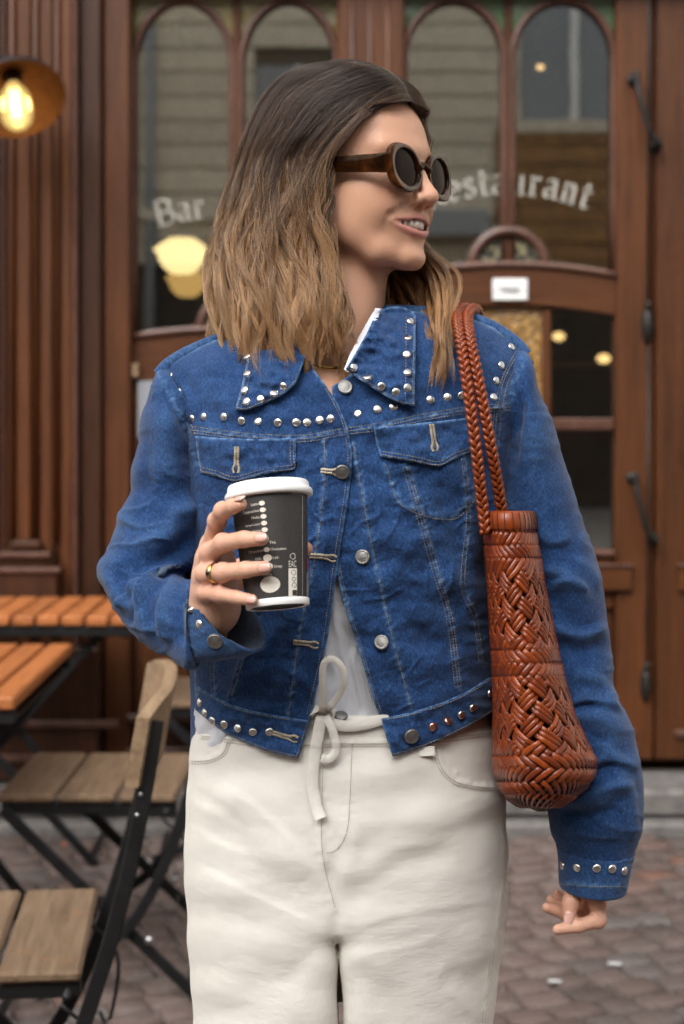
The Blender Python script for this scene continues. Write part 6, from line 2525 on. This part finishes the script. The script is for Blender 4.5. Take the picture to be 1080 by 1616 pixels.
B_cr = bvh_of(cuff_r); B_sr = bvh_of(sleeve_r); B_cl = bvh_of(cuff_l)
stitch_mesh([[(882, 1340), (940, 1345), (998, 1348)], [(886, 1395), (936, 1399), (986, 1399)]], B_cr, mb)
o = mb.build('stitching', MATS['stitch_thread']); pput(o, jacket); tag(o, kind='stuff')

# worn buttonholes
bm_ = MB()
BHOLES = [(flap_l, [(374, 706), (374, 724), (373, 746)]), (flap_r, [(681, 670), (684, 690), (687, 712)]), (front_l, [(508, 743), (520, 744), (533, 745)]), (front_l, [(490, 877), (508, 878), (530, 882)]), (front_l, [(464, 1013), (482, 1015), (502, 1019)]), (band_l, [(432, 1157), (450, 1162), (470, 1167)])]
for o_, pts in BHOLES:
    bb = bvh_of(o_)
    P = spline(pts, 24)
    Tn = np.gradient(P, axis=0); Tn /= np.linalg.norm(Tn, axis=1, keepdims=True); Nn = np.stack([-Tn[:, 1], Tn[:, 0]], 1)
    m_ = MB()
    for s in (-1, 1):
        for k in range(24):
            u = k / 23
            w_ = (1.6 + 2.6 * math.exp(-((u - .86) / .14) ** 2))
            a, b = P[k] + Nn[k] * s * (w_ - 1.0), P[k] + Nn[k] * s * (w_ + 2.4)
            h0, h1 = hit(bb, *a), hit(bb, *b)
            if h0 and h1:
                p_, q_ = h0[0] + h0[1] * .0009, h1[0] + h1[1] * .0003
                m_.tube([p_, (p_ + q_) / 2 + h0[1] * .0006, q_], .00052, 5)
    o = m_.build('buttonhole', MATS['buttonhole_thread'], smooth=True); pput(o, jacket)
    sl = [hit(bb, *q) for q in P[3:-2]]
    sl = [q[0] + q[1] * .0006 for q in sl if q]
    o2 = MB().tube(sl, .0008, 6).build('buttonhole_slit', MATS['denim_inside'], smooth=True); pput(o2, jacket)


def place(me, name, bvh, px, py, parent, lift=0.0, scale=1.0, jit=.12):
    h_ = hit(bvh, px, py)
    if h_ is None: return None
    n = h_[1] + Vector((random.uniform(-jit, jit), 0, random.uniform(-jit, jit)))
    n.normalize()
    o = link(name, me)
    M_ = Matrix.Translation(h_[0] + h_[1] * lift) @ n.to_track_quat('Z', 'Y').to_matrix().to_4x4() @ Matrix.Scale(scale, 4)
    pput(o, parent)
    o.matrix_basis = M_
    return o


v, f = lathe([(.0046, -.001), (.0047, .0006), (.0042, .0016), (.0030, .0021), (.0015, .0023), (.0, .0023)], 18)
stud_me = make_mesh('stud', v, f, MATS['stud_metal'])
stud_cu = make_mesh('stud', v, f, MATS['stud_copper'])
v, f = lathe([(.0074, -.001), (.0078, .0012), (.0075, .0024), (.0064, .0029), (.0056, .0024), (.0048, .0026), (.0024, .0030), (.0, .0030)], 26)
btn_me = make_mesh('button', v, f, MATS['button_metal'])
STUDS = [(front_l, [(303, 661), (322, 658), (354, 658), (382, 664), (408, 665), (439, 667), (468, 667), (485, 667), (505, 663), (522, 661), (261, 582), (269, 594), (283, 619)], 0),
         (collar_l, [(391, 563), (391, 590), (387, 616), (390, 634), (412, 630), (433, 621), (447, 610)], 0),
         (collar_r, [(648, 508), (644, 534), (642, 560), (643, 588), (643, 612), (625, 619), (602, 610), (580, 596), (559, 580)], 0),
         (front_r, [(565, 653), (596, 646), (621, 642), (679, 631), (706, 627), (728, 624), (779, 627), (812, 540), (807, 548), (791, 577), (783, 601)], 0),
         (band_r, [(773, 1094), (746, 1117), (728, 1128)], 0), (band_r, [(707, 1138), (683, 1147)], 1),
         (band_l, [(316, 1109), (324, 1125), (336, 1137), (355, 1143), (376, 1149), (400, 1155), (426, 1155)], 0),
         (cuff_r, [(888, 1366), (911, 1369), (942, 1370), (966, 1371), (985, 1374)], 0)]
for o_, pts, cu in STUDS:
    bb = bvh_of(o_)
    for q in pts:
        place(stud_cu if cu else stud_me, 'stud', bb, q[0], q[1], jacket, .0002)
for q in ((302, 934), (303, 961), (315, 985)):
    place(stud_me, 'stud', B_cl, q[0], q[1], jacket, .0002)
place(btn_me, 'button', B_cl, 340, 1011, jacket, .0002)
for o_, q in ((front_r, (545, 612)), (front_l, (540, 744)), (front_r, (573, 879)), (front_r, (603, 1014)), (band_r, (649, 1161))):
    place(btn_me, 'button', bvh_of(o_), q[0], q[1], jacket, .0006, 1.0, .05)

# ---------------------------------------------------------- shirt
def shirt_depth(x, y):
    b = jacket_depth(x, y) + .014 - .0012 * np.sin((x - y * .10) / 3.6 + 1.5 * wj1(x, y)) - .0012 * wj1(x, y)
    return b, np.zeros(x.shape)


shirt = shell('white_shirt', [(470, 640), (600, 640), (606, 800), (606, 1000), (616, 1136), (460, 1140), (470, 1000)], 2.6, shirt_depth, .001, [MATS['shirt_cotton']] * 2, None, 0)
SC_ = [(602, 487), (596, 506), (588, 530), (572, 558), (550, 588), (543, 583), (552, 560), (567, 530), (582, 504), (593, 486)]
o = shell('shirt_collar', SC_, 2.4, lambda x, y: (np.interp(y, [496, 540, 588], [1.724, 1.702, 1.676]) + .0006 * wj2(x, y), np.zeros(x.shape)), .0015, [MATS['shirt_cotton']] * 2, shirt, 0)
TAIL = [(309, 1112), (340, 1138), (358, 1158), (356, 1180), (345, 1192), (330, 1184), (316, 1168), (308, 1146), (306, 1125)]
o = shell('shirt_tail', TAIL, 2.6, lambda x, y: (jacket_depth(x, np.minimum(y, 1120)) + .004 - .002 * np.sin((x + y) / 7.0), np.zeros(x.shape)), .0015, [MATS['shirt_cotton']] * 2, shirt, 0)

# ---------------------------------------------------------- trouser drawstring, button and loops
TRD = pput
o = add('waist_button', *[list(map(tuple, q)) if k == 0 else q for k, q in enumerate(lathe([(.0068, -.001), (.0072, .001), (.006, .002), (.0, .0022)], 22))], MATS['button_metal'])
h_ = hit(B_tr, 538, 1131)
pput(o, trousers)
o.matrix_basis = Matrix.Translation(h_[0] + h_[1] * .0008) @ h_[1].to_track_quat('Z', 'Y').to_matrix().to_4x4()
rb = lambda pts, hw, nm='drawstring', n=34: ribbon_on(B_tr, pts, hw, .0016, nm, MATS['trouser_cotton'], trousers, .0025, n)
rb([(508, 1126, .010), (510, 1100, .020), (509, 1075, .026), (510, 1052, .029), (517, 1041, .030), (530, 1042, .030), (541, 1056, .029), (543, 1074, .026), (536, 1095, .020), (524, 1112, .014), (512, 1128, .010)], .0034)
rb([(508, 1130, .011), (502, 1160, .008), (497, 1190, .006), (494, 1220, .005), (494, 1245, .005), (499, 1270, .005), (506, 1292, .005)], .0058)
rb([(514, 1130, .010), (524, 1150, .009), (530, 1172, .007), (528, 1190, .006), (516, 1199, .006), (507, 1196, .006)], .0042)
rb([(516, 1140, .004), (545, 1146, .002), (575, 1143, .001), (615, 1132, .001)], .0056)
rb([(496, 1122, .008), (506, 1126, .013), (518, 1126, .013), (528, 1130, .008)], .0064, 'drawstring_knot', 14)
rb([(672, 1178, .001), (673, 1193, .001)], .009, 'belt_loop', 8)

# ================================================================== things she wears and carries
# ---------------------------------------------------------- coffee cup
simple('cup_board', (.030, .028, .027), .55, 0, .12, .1, nscale=300)
simple('cup_white', (.82, .82, .81), .38, 0, .02)
simple('cup_print', (.72, .68, .60), .6)
simple('cup_line', (.50, .49, .47), .6)
simple('cup_red', (.45, .02, .05), .5)
ctop, cbot = np.array(wp(424.5, 782, CUP_Y + .012)), np.array(wp(438.5, 958, CUP_Y - .011))
caxis = ctop - cbot; CH = float(np.linalg.norm(caxis)); caxis /= CH
front_dir = np.array([0, -1.0, 0]); front_dir -= caxis * (front_dir @ caxis); front_dir /= np.linalg.norm(front_dir)
side_dir = np.cross(caxis, front_dir)      # towards picture left or right
if side_dir[0] < 0: side_dir = -side_dir
CR0, CR1 = .0292, .0368
cup = empty('coffee_cup', cbot, 0, 'black paper coffee cup with white lid and printed drink list held in her hand', 'cup')
cup.matrix_world = Matrix(((side_dir[0], -front_dir[0], caxis[0], cbot[0]), (side_dir[1], -front_dir[1], caxis[1], cbot[1]), (side_dir[2], -front_dir[2], caxis[2], cbot[2]), (0, 0, 0, 1)))
# local: x = right, y = away from the viewer, z = up the cup


def cr(z): return CR0 + (CR1 - CR0) * z / CH


MB().lathe([(0, .004), (CR0 - .002, .004), (CR0 - .002, .0055), (CR0, .0055), (CR1, CH), (CR1 - .001, CH)], 72).build('cup_wall', MATS['cup_board'], cup, smooth=True, autosmooth=50)
MB().lathe([(CR0 - .004, .0), (CR0 + .0002, -.0004), (CR0 + .0009, .001), (CR0 + .0011, .0052), (CR0 + .0004, .0062), (CR0 - .004, .006)], 72).build('bottom_rim', MATS['cup_white'], cup, smooth=True, autosmooth=50)
LR = CR1 + .0022
MB().lathe([(CR1 - .001, CH - .0035), (LR + .0012, CH - .0035), (LR + .0028, CH - .002), (LR + .003, CH + .0015), (LR + .0018, CH + .0035), (LR + .0002, CH + .0045), (LR - .0002, CH + .0090), (LR - .0012, CH + .0108), (LR - .004, CH + .0112),
            (LR - .0055, CH + .0085), (LR - .006, CH + .0055), (LR - .012, CH + .0050), (.0, CH + .005)], 72).build('lid', MATS['cup_white'], cup, smooth=True, autosmooth=60)


def cup_loc(px, py):
    """where the picture ray meets the cup: (angle from the front, height)"""
    d = np.array([(px - CXP) / F, 1.0, -(py - CYP) / F]); o_ = np.array([0, 0, EYE]) - cbot
    A = np.stack([side_dir, -front_dir, caxis])
    dl, ol = A @ d, A @ o_
    lo_, hi_ = 1.4, 1.6
    best = None
    for t_ in np.linspace(1.45, 1.62, 1400):
        p = ol + dl * t_
        if math.hypot(p[0], p[1]) <= cr(p[2]):
            best = p; break
    if best is None: return None
    return math.atan2(best[0], -best[1]), best[2]


def cup_pt(a, z, lift=.0003):
    r = cr(z) + lift
    return (r * math.sin(a), -r * math.cos(a), z)


def cup_oval(px, py, w, h, name='printed_dot', mat='cup_print'):
    q = cup_loc(px, py)
    if q is None: return
    a0, z0 = q
    vs, fs = [cup_pt(a0, z0)], []
    for k in range(24):
        an = 2 * math.pi * k / 24
        vs.append(cup_pt(a0 + w / 2 * math.cos(an) / cr(z0), z0 + h / 2 * math.sin(an)))
    fs = [(0, k + 1, (k + 1) % 24 + 1) for k in range(24)]
    add(name, vs, fs, MATS[mat], cup, False)


def cup_text(body, px, py, size, align='R', rot=0.0, mat='cup_print', stretch=1.0):
    q = cup_loc(px, py)
    if q is None: return
    a0, z0 = q
    v, f = text_mesh(body, size, 0.0, .0)
    w0, w1 = v[:, 0].min(), v[:, 0].max()
    off = {'R': w1, 'L': w0, 'C': (w0 + w1) / 2}[align]
    vs = []
    for p in v:
        x_, y_ = (p[0] - off) * stretch, p[1] - size * .33
        if rot:
            x_, y_ = x_ * math.cos(rot) - y_ * math.sin(rot), x_ * math.sin(rot) + y_ * math.cos(rot)
        vs.append(cup_pt(a0 + x_ / cr(z0), z0 + y_))
    add('lettering', vs, f, MATS[mat], cup, False)


dots = [(413.5, 794), (415, 804.5), (416, 815), (417, 825.5), (418, 836), (419.5, 850), (421, 867.5), (422.5, 880.5), (424, 894)]
for k, (x_, y_) in enumerate(dots):
    big = k in (7, 8)
    cup_oval(x_, y_, .0082 if big else .0058, .0066 if big else .0044)
cup_oval(426.5, 922.5, .0188, .0150)
for body_, x_, y_, al in (('Latte', 408, 795, 'R'), ('Cappuccino', 409, 805.5, 'R'), ('Moka', 410, 816, 'R'), ('Americano', 411, 826.5, 'R'), ('Macchiato', 412, 837, 'R'), ('Chocolate', 415, 868.5, 'R'), ('Milk', 413, 881.5, 'R'),
                          ('Thé', 425.5, 856.5, 'L'), ('Onctueux', 427, 867, 'L'), ('Lait', 431, 880, 'L'), ('Sirop', 432.5, 894, 'L'), ('Extra', 429, 906, 'R')):
    cup_text(body_, x_, y_, .0037, al)
cup_text('EAC', 462, 890, .0085, 'C', 0, 'cup_print', .55)
# recycling panel and hairlines
def cup_quad(px0, py0, px1, py1, name, mat, lift=.0003, ins=0):
    q = [cup_loc(px0, py0), cup_loc(px1, py0), cup_loc(px1, py1), cup_loc(px0, py1)]
    if any(k is None for k in q): return
    m_ = 5
    vs, fs = [], []
    for i in range(m_ + 1):
        for (A_, B_) in ((q[0], q[1]), (q[3], q[2])):
            u = i / m_
            vs.append(cup_pt(A_[0] + (B_[0] - A_[0]) * u, A_[1] + (B_[1] - A_[1]) * u, lift))
    for i in range(m_):
        fs.append((2 * i, 2 * i + 1, 2 * i + 3, 2 * i + 2))
    add(name, vs, fs, MATS[mat], cup, False)


cup_quad(455.5, 897, 468.5, 942, 'printed_panel', 'cup_print', .0003)
cup_quad(461.5, 931, 468, 940, 'printed_box', 'cup_board', .0005)
for y_ in (902, 914, 924):
    cup_oval(463, y_, .0042, .0042, 'printed_ring', 'cup_board') if False else None
def cup_ring(px, py, r, mat, lift=.0006, th=.0005, name='printed_ring', half=False):
    q = cup_loc(px, py)
    if q is None: return
    vs, fs = [], []
    n_ = 20
    for k in range(n_):
        an = 2 * math.pi * k / n_
        for rr in (r, r - th):
            vs.append(cup_pt(q[0] + rr * math.cos(an) / cr(q[1]), q[1] + rr * math.sin(an), lift))
    for k in range(n_):
        if half and k % 7 == 6: continue
        k2 = (k + 1) % n_
        fs.append((2 * k, 2 * k2, 2 * k2 + 1, 2 * k + 1))
    add(name, vs, fs, MATS[mat], cup, False)


cup_ring(463, 903.5, .0026, 'cup_board', half=True); cup_ring(463.5, 914, .0020, 'cup_board'); cup_ring(464, 923.5, .0024, 'cup_board', half=True)
cup_ring(462, 878, .0030, 'cup_print', .0004, .0006, half=True)
cup_text('+', 464, 919, .004, 'C', 0, 'cup_board')
cup_quad(476.8, 781, 477.4, 951, 'printed_line', 'cup_line')
cup_quad(461, 777.6, 477, 778.4, 'printed_line', 'cup_line')
cup_quad(484.4, 880, 486.2, 901, 'printed_mark', 'cup_red')
cup_quad(484.0, 903, 484.6, 942, 'printed_line', 'cup_line')
cup_quad(485.4, 903, 486.0, 942, 'printed_line', 'cup_line')

# ---------------------------------------------------------- ring and necklace
simple('gold', (.80, .52, .18), .18, 1.0, .08)
simple('onyx', (.008, .008, .009), .08, 0, coat=.5)
p0, p1 = np.array(rh_f['ring'][0][1]), np.array(rh_f['ring'][0][2])
rc = p0 + (p1 - p0) * .62
rT = (p1 - p0) / np.linalg.norm(p1 - p0)
ringo = empty('finger_ring', rc, 0, 'gold signet ring with oval black stone on her ring finger', 'ring')
Mr = Vector(rT).to_track_quat('Z', 'Y').to_matrix().to_4x4()
vs, fs = [], []
fdir = np.linalg.inv(np.array(Mr.to_3x3())) @ np.array([-.45, -.85, .1]); a_f = math.atan2(fdir[1], fdir[0])
n_ = 48
for k in range(n_):
    a = 2 * math.pi * k / n_
    c_ = .5 + .5 * math.cos(a - a_f)
    hw = .0011 + .0021 * c_ ** 5; t_ = .0007 + .0009 * c_ ** 5; r0_ = .00905
    for (r_, z_) in ((r0_, -hw), (r0_ + t_, -hw * .8), (r0_ + t_ * 1.1, 0), (r0_ + t_, hw * .8), (r0_, hw)):
        vs.append(tuple(Mr @ Vector((r_ * math.cos(a), r_ * math.sin(a), z_))))
for k in range(n_):
    for j in range(4):
        k2 = (k + 1) % n_
        fs.append((k * 5 + j, k2 * 5 + j, k2 * 5 + j + 1, k * 5 + j + 1))
add('band', vs, fs, MATS['gold'], ringo)
vs, fs = [], []
for q, (s_, lft) in enumerate(((1.0, .0), (.85, .0007), (.5, .0011), (.02, .0013))):
    for k in range(24):
        a = 2 * math.pi * k / 24
        th_ = a_f + .30 * s_ * math.cos(a); z_ = .0026 * s_ * math.sin(a)
        vs.append(tuple(Mr @ Vector(((.0105 + lft) * math.cos(th_), (.0105 + lft) * math.sin(th_), z_))))
for q in range(3):
    for k in range(24):
        k2 = (k + 1) % 24
        fs.append((q * 24 + k, q * 24 + k2, (q + 1) * 24 + k2, (q + 1) * 24 + k))
add('stone', vs, fs, MATS['onyx'], ringo)
B_body = bvh_of(body)
neck = []
for q in spline([(474, 552), (483, 568), (497, 579), (517, 582), (536, 580), (548, 572), (556, 558)], 40):
    h_ = hit(B_body, *q)
    if h_: neck.append(np.array(h_[0] + h_[1] * .0015))
neck = np.array(neck)
for _ in range(4):
    neck[1:-1] = (neck[:-2] + neck[1:-1] * 2 + neck[2:]) / 4
necklace = empty('necklace', neck[len(neck) // 2], 0, 'flat gold herringbone necklace at her open collar', 'necklace')
v, f = flat_bar(neck, .0046, .0012, (.1, -.9, -.35))
o = add('chain', v, f, MATS['gold']); soft(o, 60)
o.parent = necklace; o.matrix_parent_inverse = Matrix.Translation(-necklace.location)

# ---------------------------------------------------------- woven leather bag
t = NT('leather')
c = t.coord()
r = t.rand()
n = t.noise(c, 90, 4)
base = t.ramp(r, [(0, (.135, .0200, .0030)), (.5, (.215, .035, .0042)), (1, (.30, .056, .0065))])
col = t.mix(t.ramp(n, [(.35, (.0, .0, .0)), (.75, (.55, .55, .55))]), base, (.12, .024, .007))
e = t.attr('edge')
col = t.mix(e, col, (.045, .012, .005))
nb = t.bump(t.noise(c, 700, 3), .12, .0006)
t.bsdf(Base_Color=col, Roughness=.33, Specular_IOR_Level=.4, Coat_Weight=.05, Coat_Roughness=.25, Normal=nb)
t.done('leather')
simple('bag_lining', (.030, .009, .004), .8, 0, .3)

BAG = np.array([  # py, left, right, depth half, centre depth
 (806, 766, 838, .088, 1.728), (840, 767, 842, .092, 1.728), (880, 770, 850, .098, 1.727), (930, 774, 857, .104, 1.725), (980, 777, 868, .110, 1.723), (1030, 780, 878, .116, 1.720), (1080, 782, 890, .121, 1.718),
 (1130, 783, 904, .125, 1.716), (1170, 782, 922, .127, 1.714), (1200, 781, 938, .127, 1.713), (1222, 784, 936, .125, 1.713), (1242, 792, 922, .120, 1.713), (1260, 804, 903, .108, 1.713), (1273, 822, 884, .088, 1.713), (1281, 842, 868, .055, 1.713)], float)
bag = empty('handbag', wp(830, 1050, 1.72), 0, 'rust brown woven leather shoulder bag hanging under her arm on braided straps', 'handbag')


def bput(o, par=None):
    o.parent = par or bag
    if par is None:
        o.matrix_parent_inverse = Matrix.Translation(-bag.location)
    return o


_ANG = np.linspace(0, 2 * np.pi, 721)
_e = np.stack([.040 * np.sign(np.sin(_ANG)) * np.abs(np.sin(_ANG)) ** .88, .115 * np.sign(np.cos(_ANG)) * np.abs(np.cos(_ANG)) ** .95], 1)
_ARC = np.concatenate([[0], np.cumsum(np.linalg.norm(np.diff(_e, axis=0), axis=1))])
_ARC = _ARC / _ARC[-1] * 2 * np.pi


def bag_pt(u, v, off=0.0):
    """u: angle round the bag (0 = towards the viewer, + = picture right), v: 0 rim .. 1 base"""
    u, v = np.broadcast_arrays(np.asarray(u, float), np.asarray(v, float))
    py = 806 + v * (1281 - 806)
    L, R_, b, Yc = (np.interp(py, BAG[:, 0], BAG[:, k]) for k in (1, 2, 3, 4))
    cx = (L + R_) / 2; a = (R_ - L) / 2
    w = np.interp(u % (2 * np.pi), _ARC, _ANG)              # even spacing round the oval
    su, cu = np.sin(w), np.cos(w)
    X = cx + (a + off / Yc * F) * np.sign(su) * np.abs(su) ** .88
    Y = Yc - (b + off) * np.sign(cu) * np.abs(cu) ** .95
    return wpn(X, py, Y)


# dark lining just inside
nu, nv = 60, 50
U, V_ = np.meshgrid(np.linspace(0, 2 * np.pi, nu, endpoint=False), np.linspace(.03, 1, nv), indexing='ij')
P = bag_pt(U, V_, -.0045).transpose(1, 0, 2).reshape(-1, 3)
FF = [(i * nu + j, i * nu + (j + 1) % nu, (i + 1) * nu + (j + 1) % nu, (i + 1) * nu + j) for i in range(nv - 1) for j in range(nu)]
FF.append(tuple(range((nv - 1) * nu, nv * nu)))
bput(add('lining', P, [tuple(q) for q in FF], MATS['bag_lining']))
# two crossing families of straps, floated over two / under two; open diamonds lower down
NS = 54
VS = (.062, .985)
TURN = 3.7                # radians a strap travels between rim and base


def over(i, j, v):
    open_ = (.20 < v < .44) or (.56 < v < .80)
    if open_:
        return ((i // 3 + j // 3) % 2) == 0
    return ((i - j) % 6) < 3


def vmap(s):
    return VS[0] + (VS[1] - VS[0]) * s


for fam in (0, 1):
    sg = 1 if fam == 0 else -1
    for i in range(NS):
        u0 = 2 * math.pi * i / NS
        n_ = 300
        s = np.linspace(0, 1, n_)
        u = u0 + sg * TURN * s
        # crossings with the other family: u0 + sg*T*s = 2pi j/NS - sg*T*s
        ph = (u0 * sg + 2 * TURN * s) * NS / (2 * math.pi)        # integer at a crossing
        k0 = np.floor(ph + .5).astype(int)
        hgt = np.zeros(n_)
        for q in range(n_):
            j = (sg * k0[q]) % NS
            a_, b_ = (i, j) if fam == 0 else (j, i)
            ov = over(a_, b_, vmap(s[q]))
            if fam == 1: ov = not ov
            hgt[q] = 1 if ov else -1
        ker = np.array([1, 2, 3, 3, 2, 1.]); ker /= ker.sum(); hgt = np.convolve(np.pad(hgt, (3, 2), 'edge'), ker, 'valid')
        v = vmap(s)
        v = np.clip(v, 0, .99)
        opn = np.clip(np.minimum((v - .20) / .03, (.44 - v) / .03), 0, 1) + np.clip(np.minimum((v - .56) / .03, (.80 - v) / .03), 0, 1)
        # in the open bands the straps bunch in threes
        u = u + opn * ((i % 3 - 1) * -.030) + .006 * math.sin(i * 7.1) * opn
        C_ = bag_pt(u, v, .0006)
        Cn = bag_pt(u, v, .0046)
        Nn = Cn - C_; Nn /= np.linalg.norm(Nn, axis=1, keepdims=True) + 1e-12
        C_ = C_ + Nn * (hgt * .0020)[:, None]
        T = np.gradient(C_, axis=0); T /= np.linalg.norm(T, axis=1, keepdims=True) + 1e-12
        S_ = np.cross(T, Nn); S_ /= np.linalg.norm(S_, axis=1, keepdims=True) + 1e-12
        Nn = np.cross(S_, T)
        taper = np.interp(v, [0, .80, .90, .985], [1, 1, .85, .30])
        wh = (.0028 - .0007 * opn) * taper * np.interp(v, [0, .3, .8], [.84, .95, 1.15])
        th_ = .00125
        ring = []
        for (x_, z_) in ((-1, -.5), (-1, .45), (-.82, .9), (0, 1.02), (.82, .9), (1, .45), (1, -.5), (0, -.8)):
            ring.append(C_ + S_ * (x_ * wh)[:, None] + Nn * z_ * th_)
        vs = np.stack(ring, 1).reshape(-1, 3)
        q_, j_ = np.meshgrid(np.arange(n_ - 1), np.arange(8), indexing='ij'); j2 = (j_ + 1) % 8
        fq = np.stack([q_ * 8 + j_, q_ * 8 + j2, (q_ + 1) * 8 + j2, (q_ + 1) * 8 + j_], -1).reshape(-1, 4)
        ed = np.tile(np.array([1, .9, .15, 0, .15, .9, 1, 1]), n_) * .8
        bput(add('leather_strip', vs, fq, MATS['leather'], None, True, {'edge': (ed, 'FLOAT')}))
# bound rim
U = np.linspace(0, 2 * np.pi, 73)[:-1]
rim = MB()
vs, fs = [], []
for i, u in enumerate(U):
    for (off, v) in ((.0030, .066), (.0050, .060), (.0056, .036), (.0052, .012), (.0030, .002), (-.0010, .0), (-.0040, .010), (-.0045, .06)):
        vs.append(bag_pt(u, v - .0, off))
for i in range(72):
    i2 = (i + 1) % 72
    for j in range(8):
        j2 = (j + 1) % 8
        fs.append((i * 8 + j, i2 * 8 + j, i2 * 8 + j2, i * 8 + j2))
bput(add('rim_binding', np.array(vs), np.array(fs), MATS['leather'], None, True, {'edge': (np.tile(np.array([.3, .1, 0, 0, .1, .3, .5, .8]), 72) * .6, 'FLOAT')}))
for i in range(44):
    u = 2 * math.pi * (i + .5) / 44
    pts = [bag_pt(u, vv, oo) for vv, oo in ((.064, .0045), (.055, .0058), (.036, .0062), (.014, .0058), (.003, .0036))]
    v_, f_ = tube(np.array(pts), .0004, 5)
    bput(add('binding_stitch', v_, f_, MATS['bag_lining'], None, True))


def plait(pts, R_, lobes, name, parent):
    """three-strand plait along a path"""
    P = spline(pts, 240)
    L = np.concatenate([[0], np.cumsum(np.linalg.norm(np.diff(P, axis=0), axis=1))])
    T = np.gradient(P, axis=0); T /= np.linalg.norm(T, axis=1, keepdims=True)
    Nf = np.array([0, -1.0, 0]) - T * (T @ np.array([0, -1.0, 0]))[:, None]
    Nf /= np.linalg.norm(Nf, axis=1, keepdims=True)
    Sx = np.cross(T, Nf)
    w = 2 * math.pi / .0235
    h_ = bput(empty(name), parent)
    for k in range(lobes):
        ph = w * L + 2 * math.pi * k / lobes
        C_ = P + Sx * (R_ * np.sin(ph))[:, None] + Nf * (R_ * .62 * np.sin(2 * ph))[:, None]
        v, f = tube(C_, R_ * .66, 7)
        n_ = len(v)
        o = add('plait_strand', v, f, MATS['leather'], h_, True, {'edge': (np.tile(np.array([0, .1, .25, .1, 0, .1, .1]), len(P)) * .6, 'FLOAT')})
    return h_


plait([wp(767, 842, 1.652), wp(762, 800, 1.655), wp(753, 720, 1.645), wp(741, 630, 1.650), wp(729, 550, 1.672), wp(722, 508, 1.712), wp(724, 494, 1.752), wp(733, 487, 1.795), wp(742, 500, 1.845), wp(755, 600, 1.885), wp(770, 820, 1.80)], .0040, 3, 'strap', None)
plait([wp(796, 842, 1.672), wp(791, 800, 1.668), wp(774, 700, 1.650), wp(758, 615, 1.655), wp(744, 545, 1.676), wp(738, 508, 1.714), wp(740, 494, 1.752), wp(748, 488, 1.795), wp(757, 502, 1.845), wp(775, 600, 1.885), wp(800, 820, 1.80)], .0040, 3, 'strap', None)
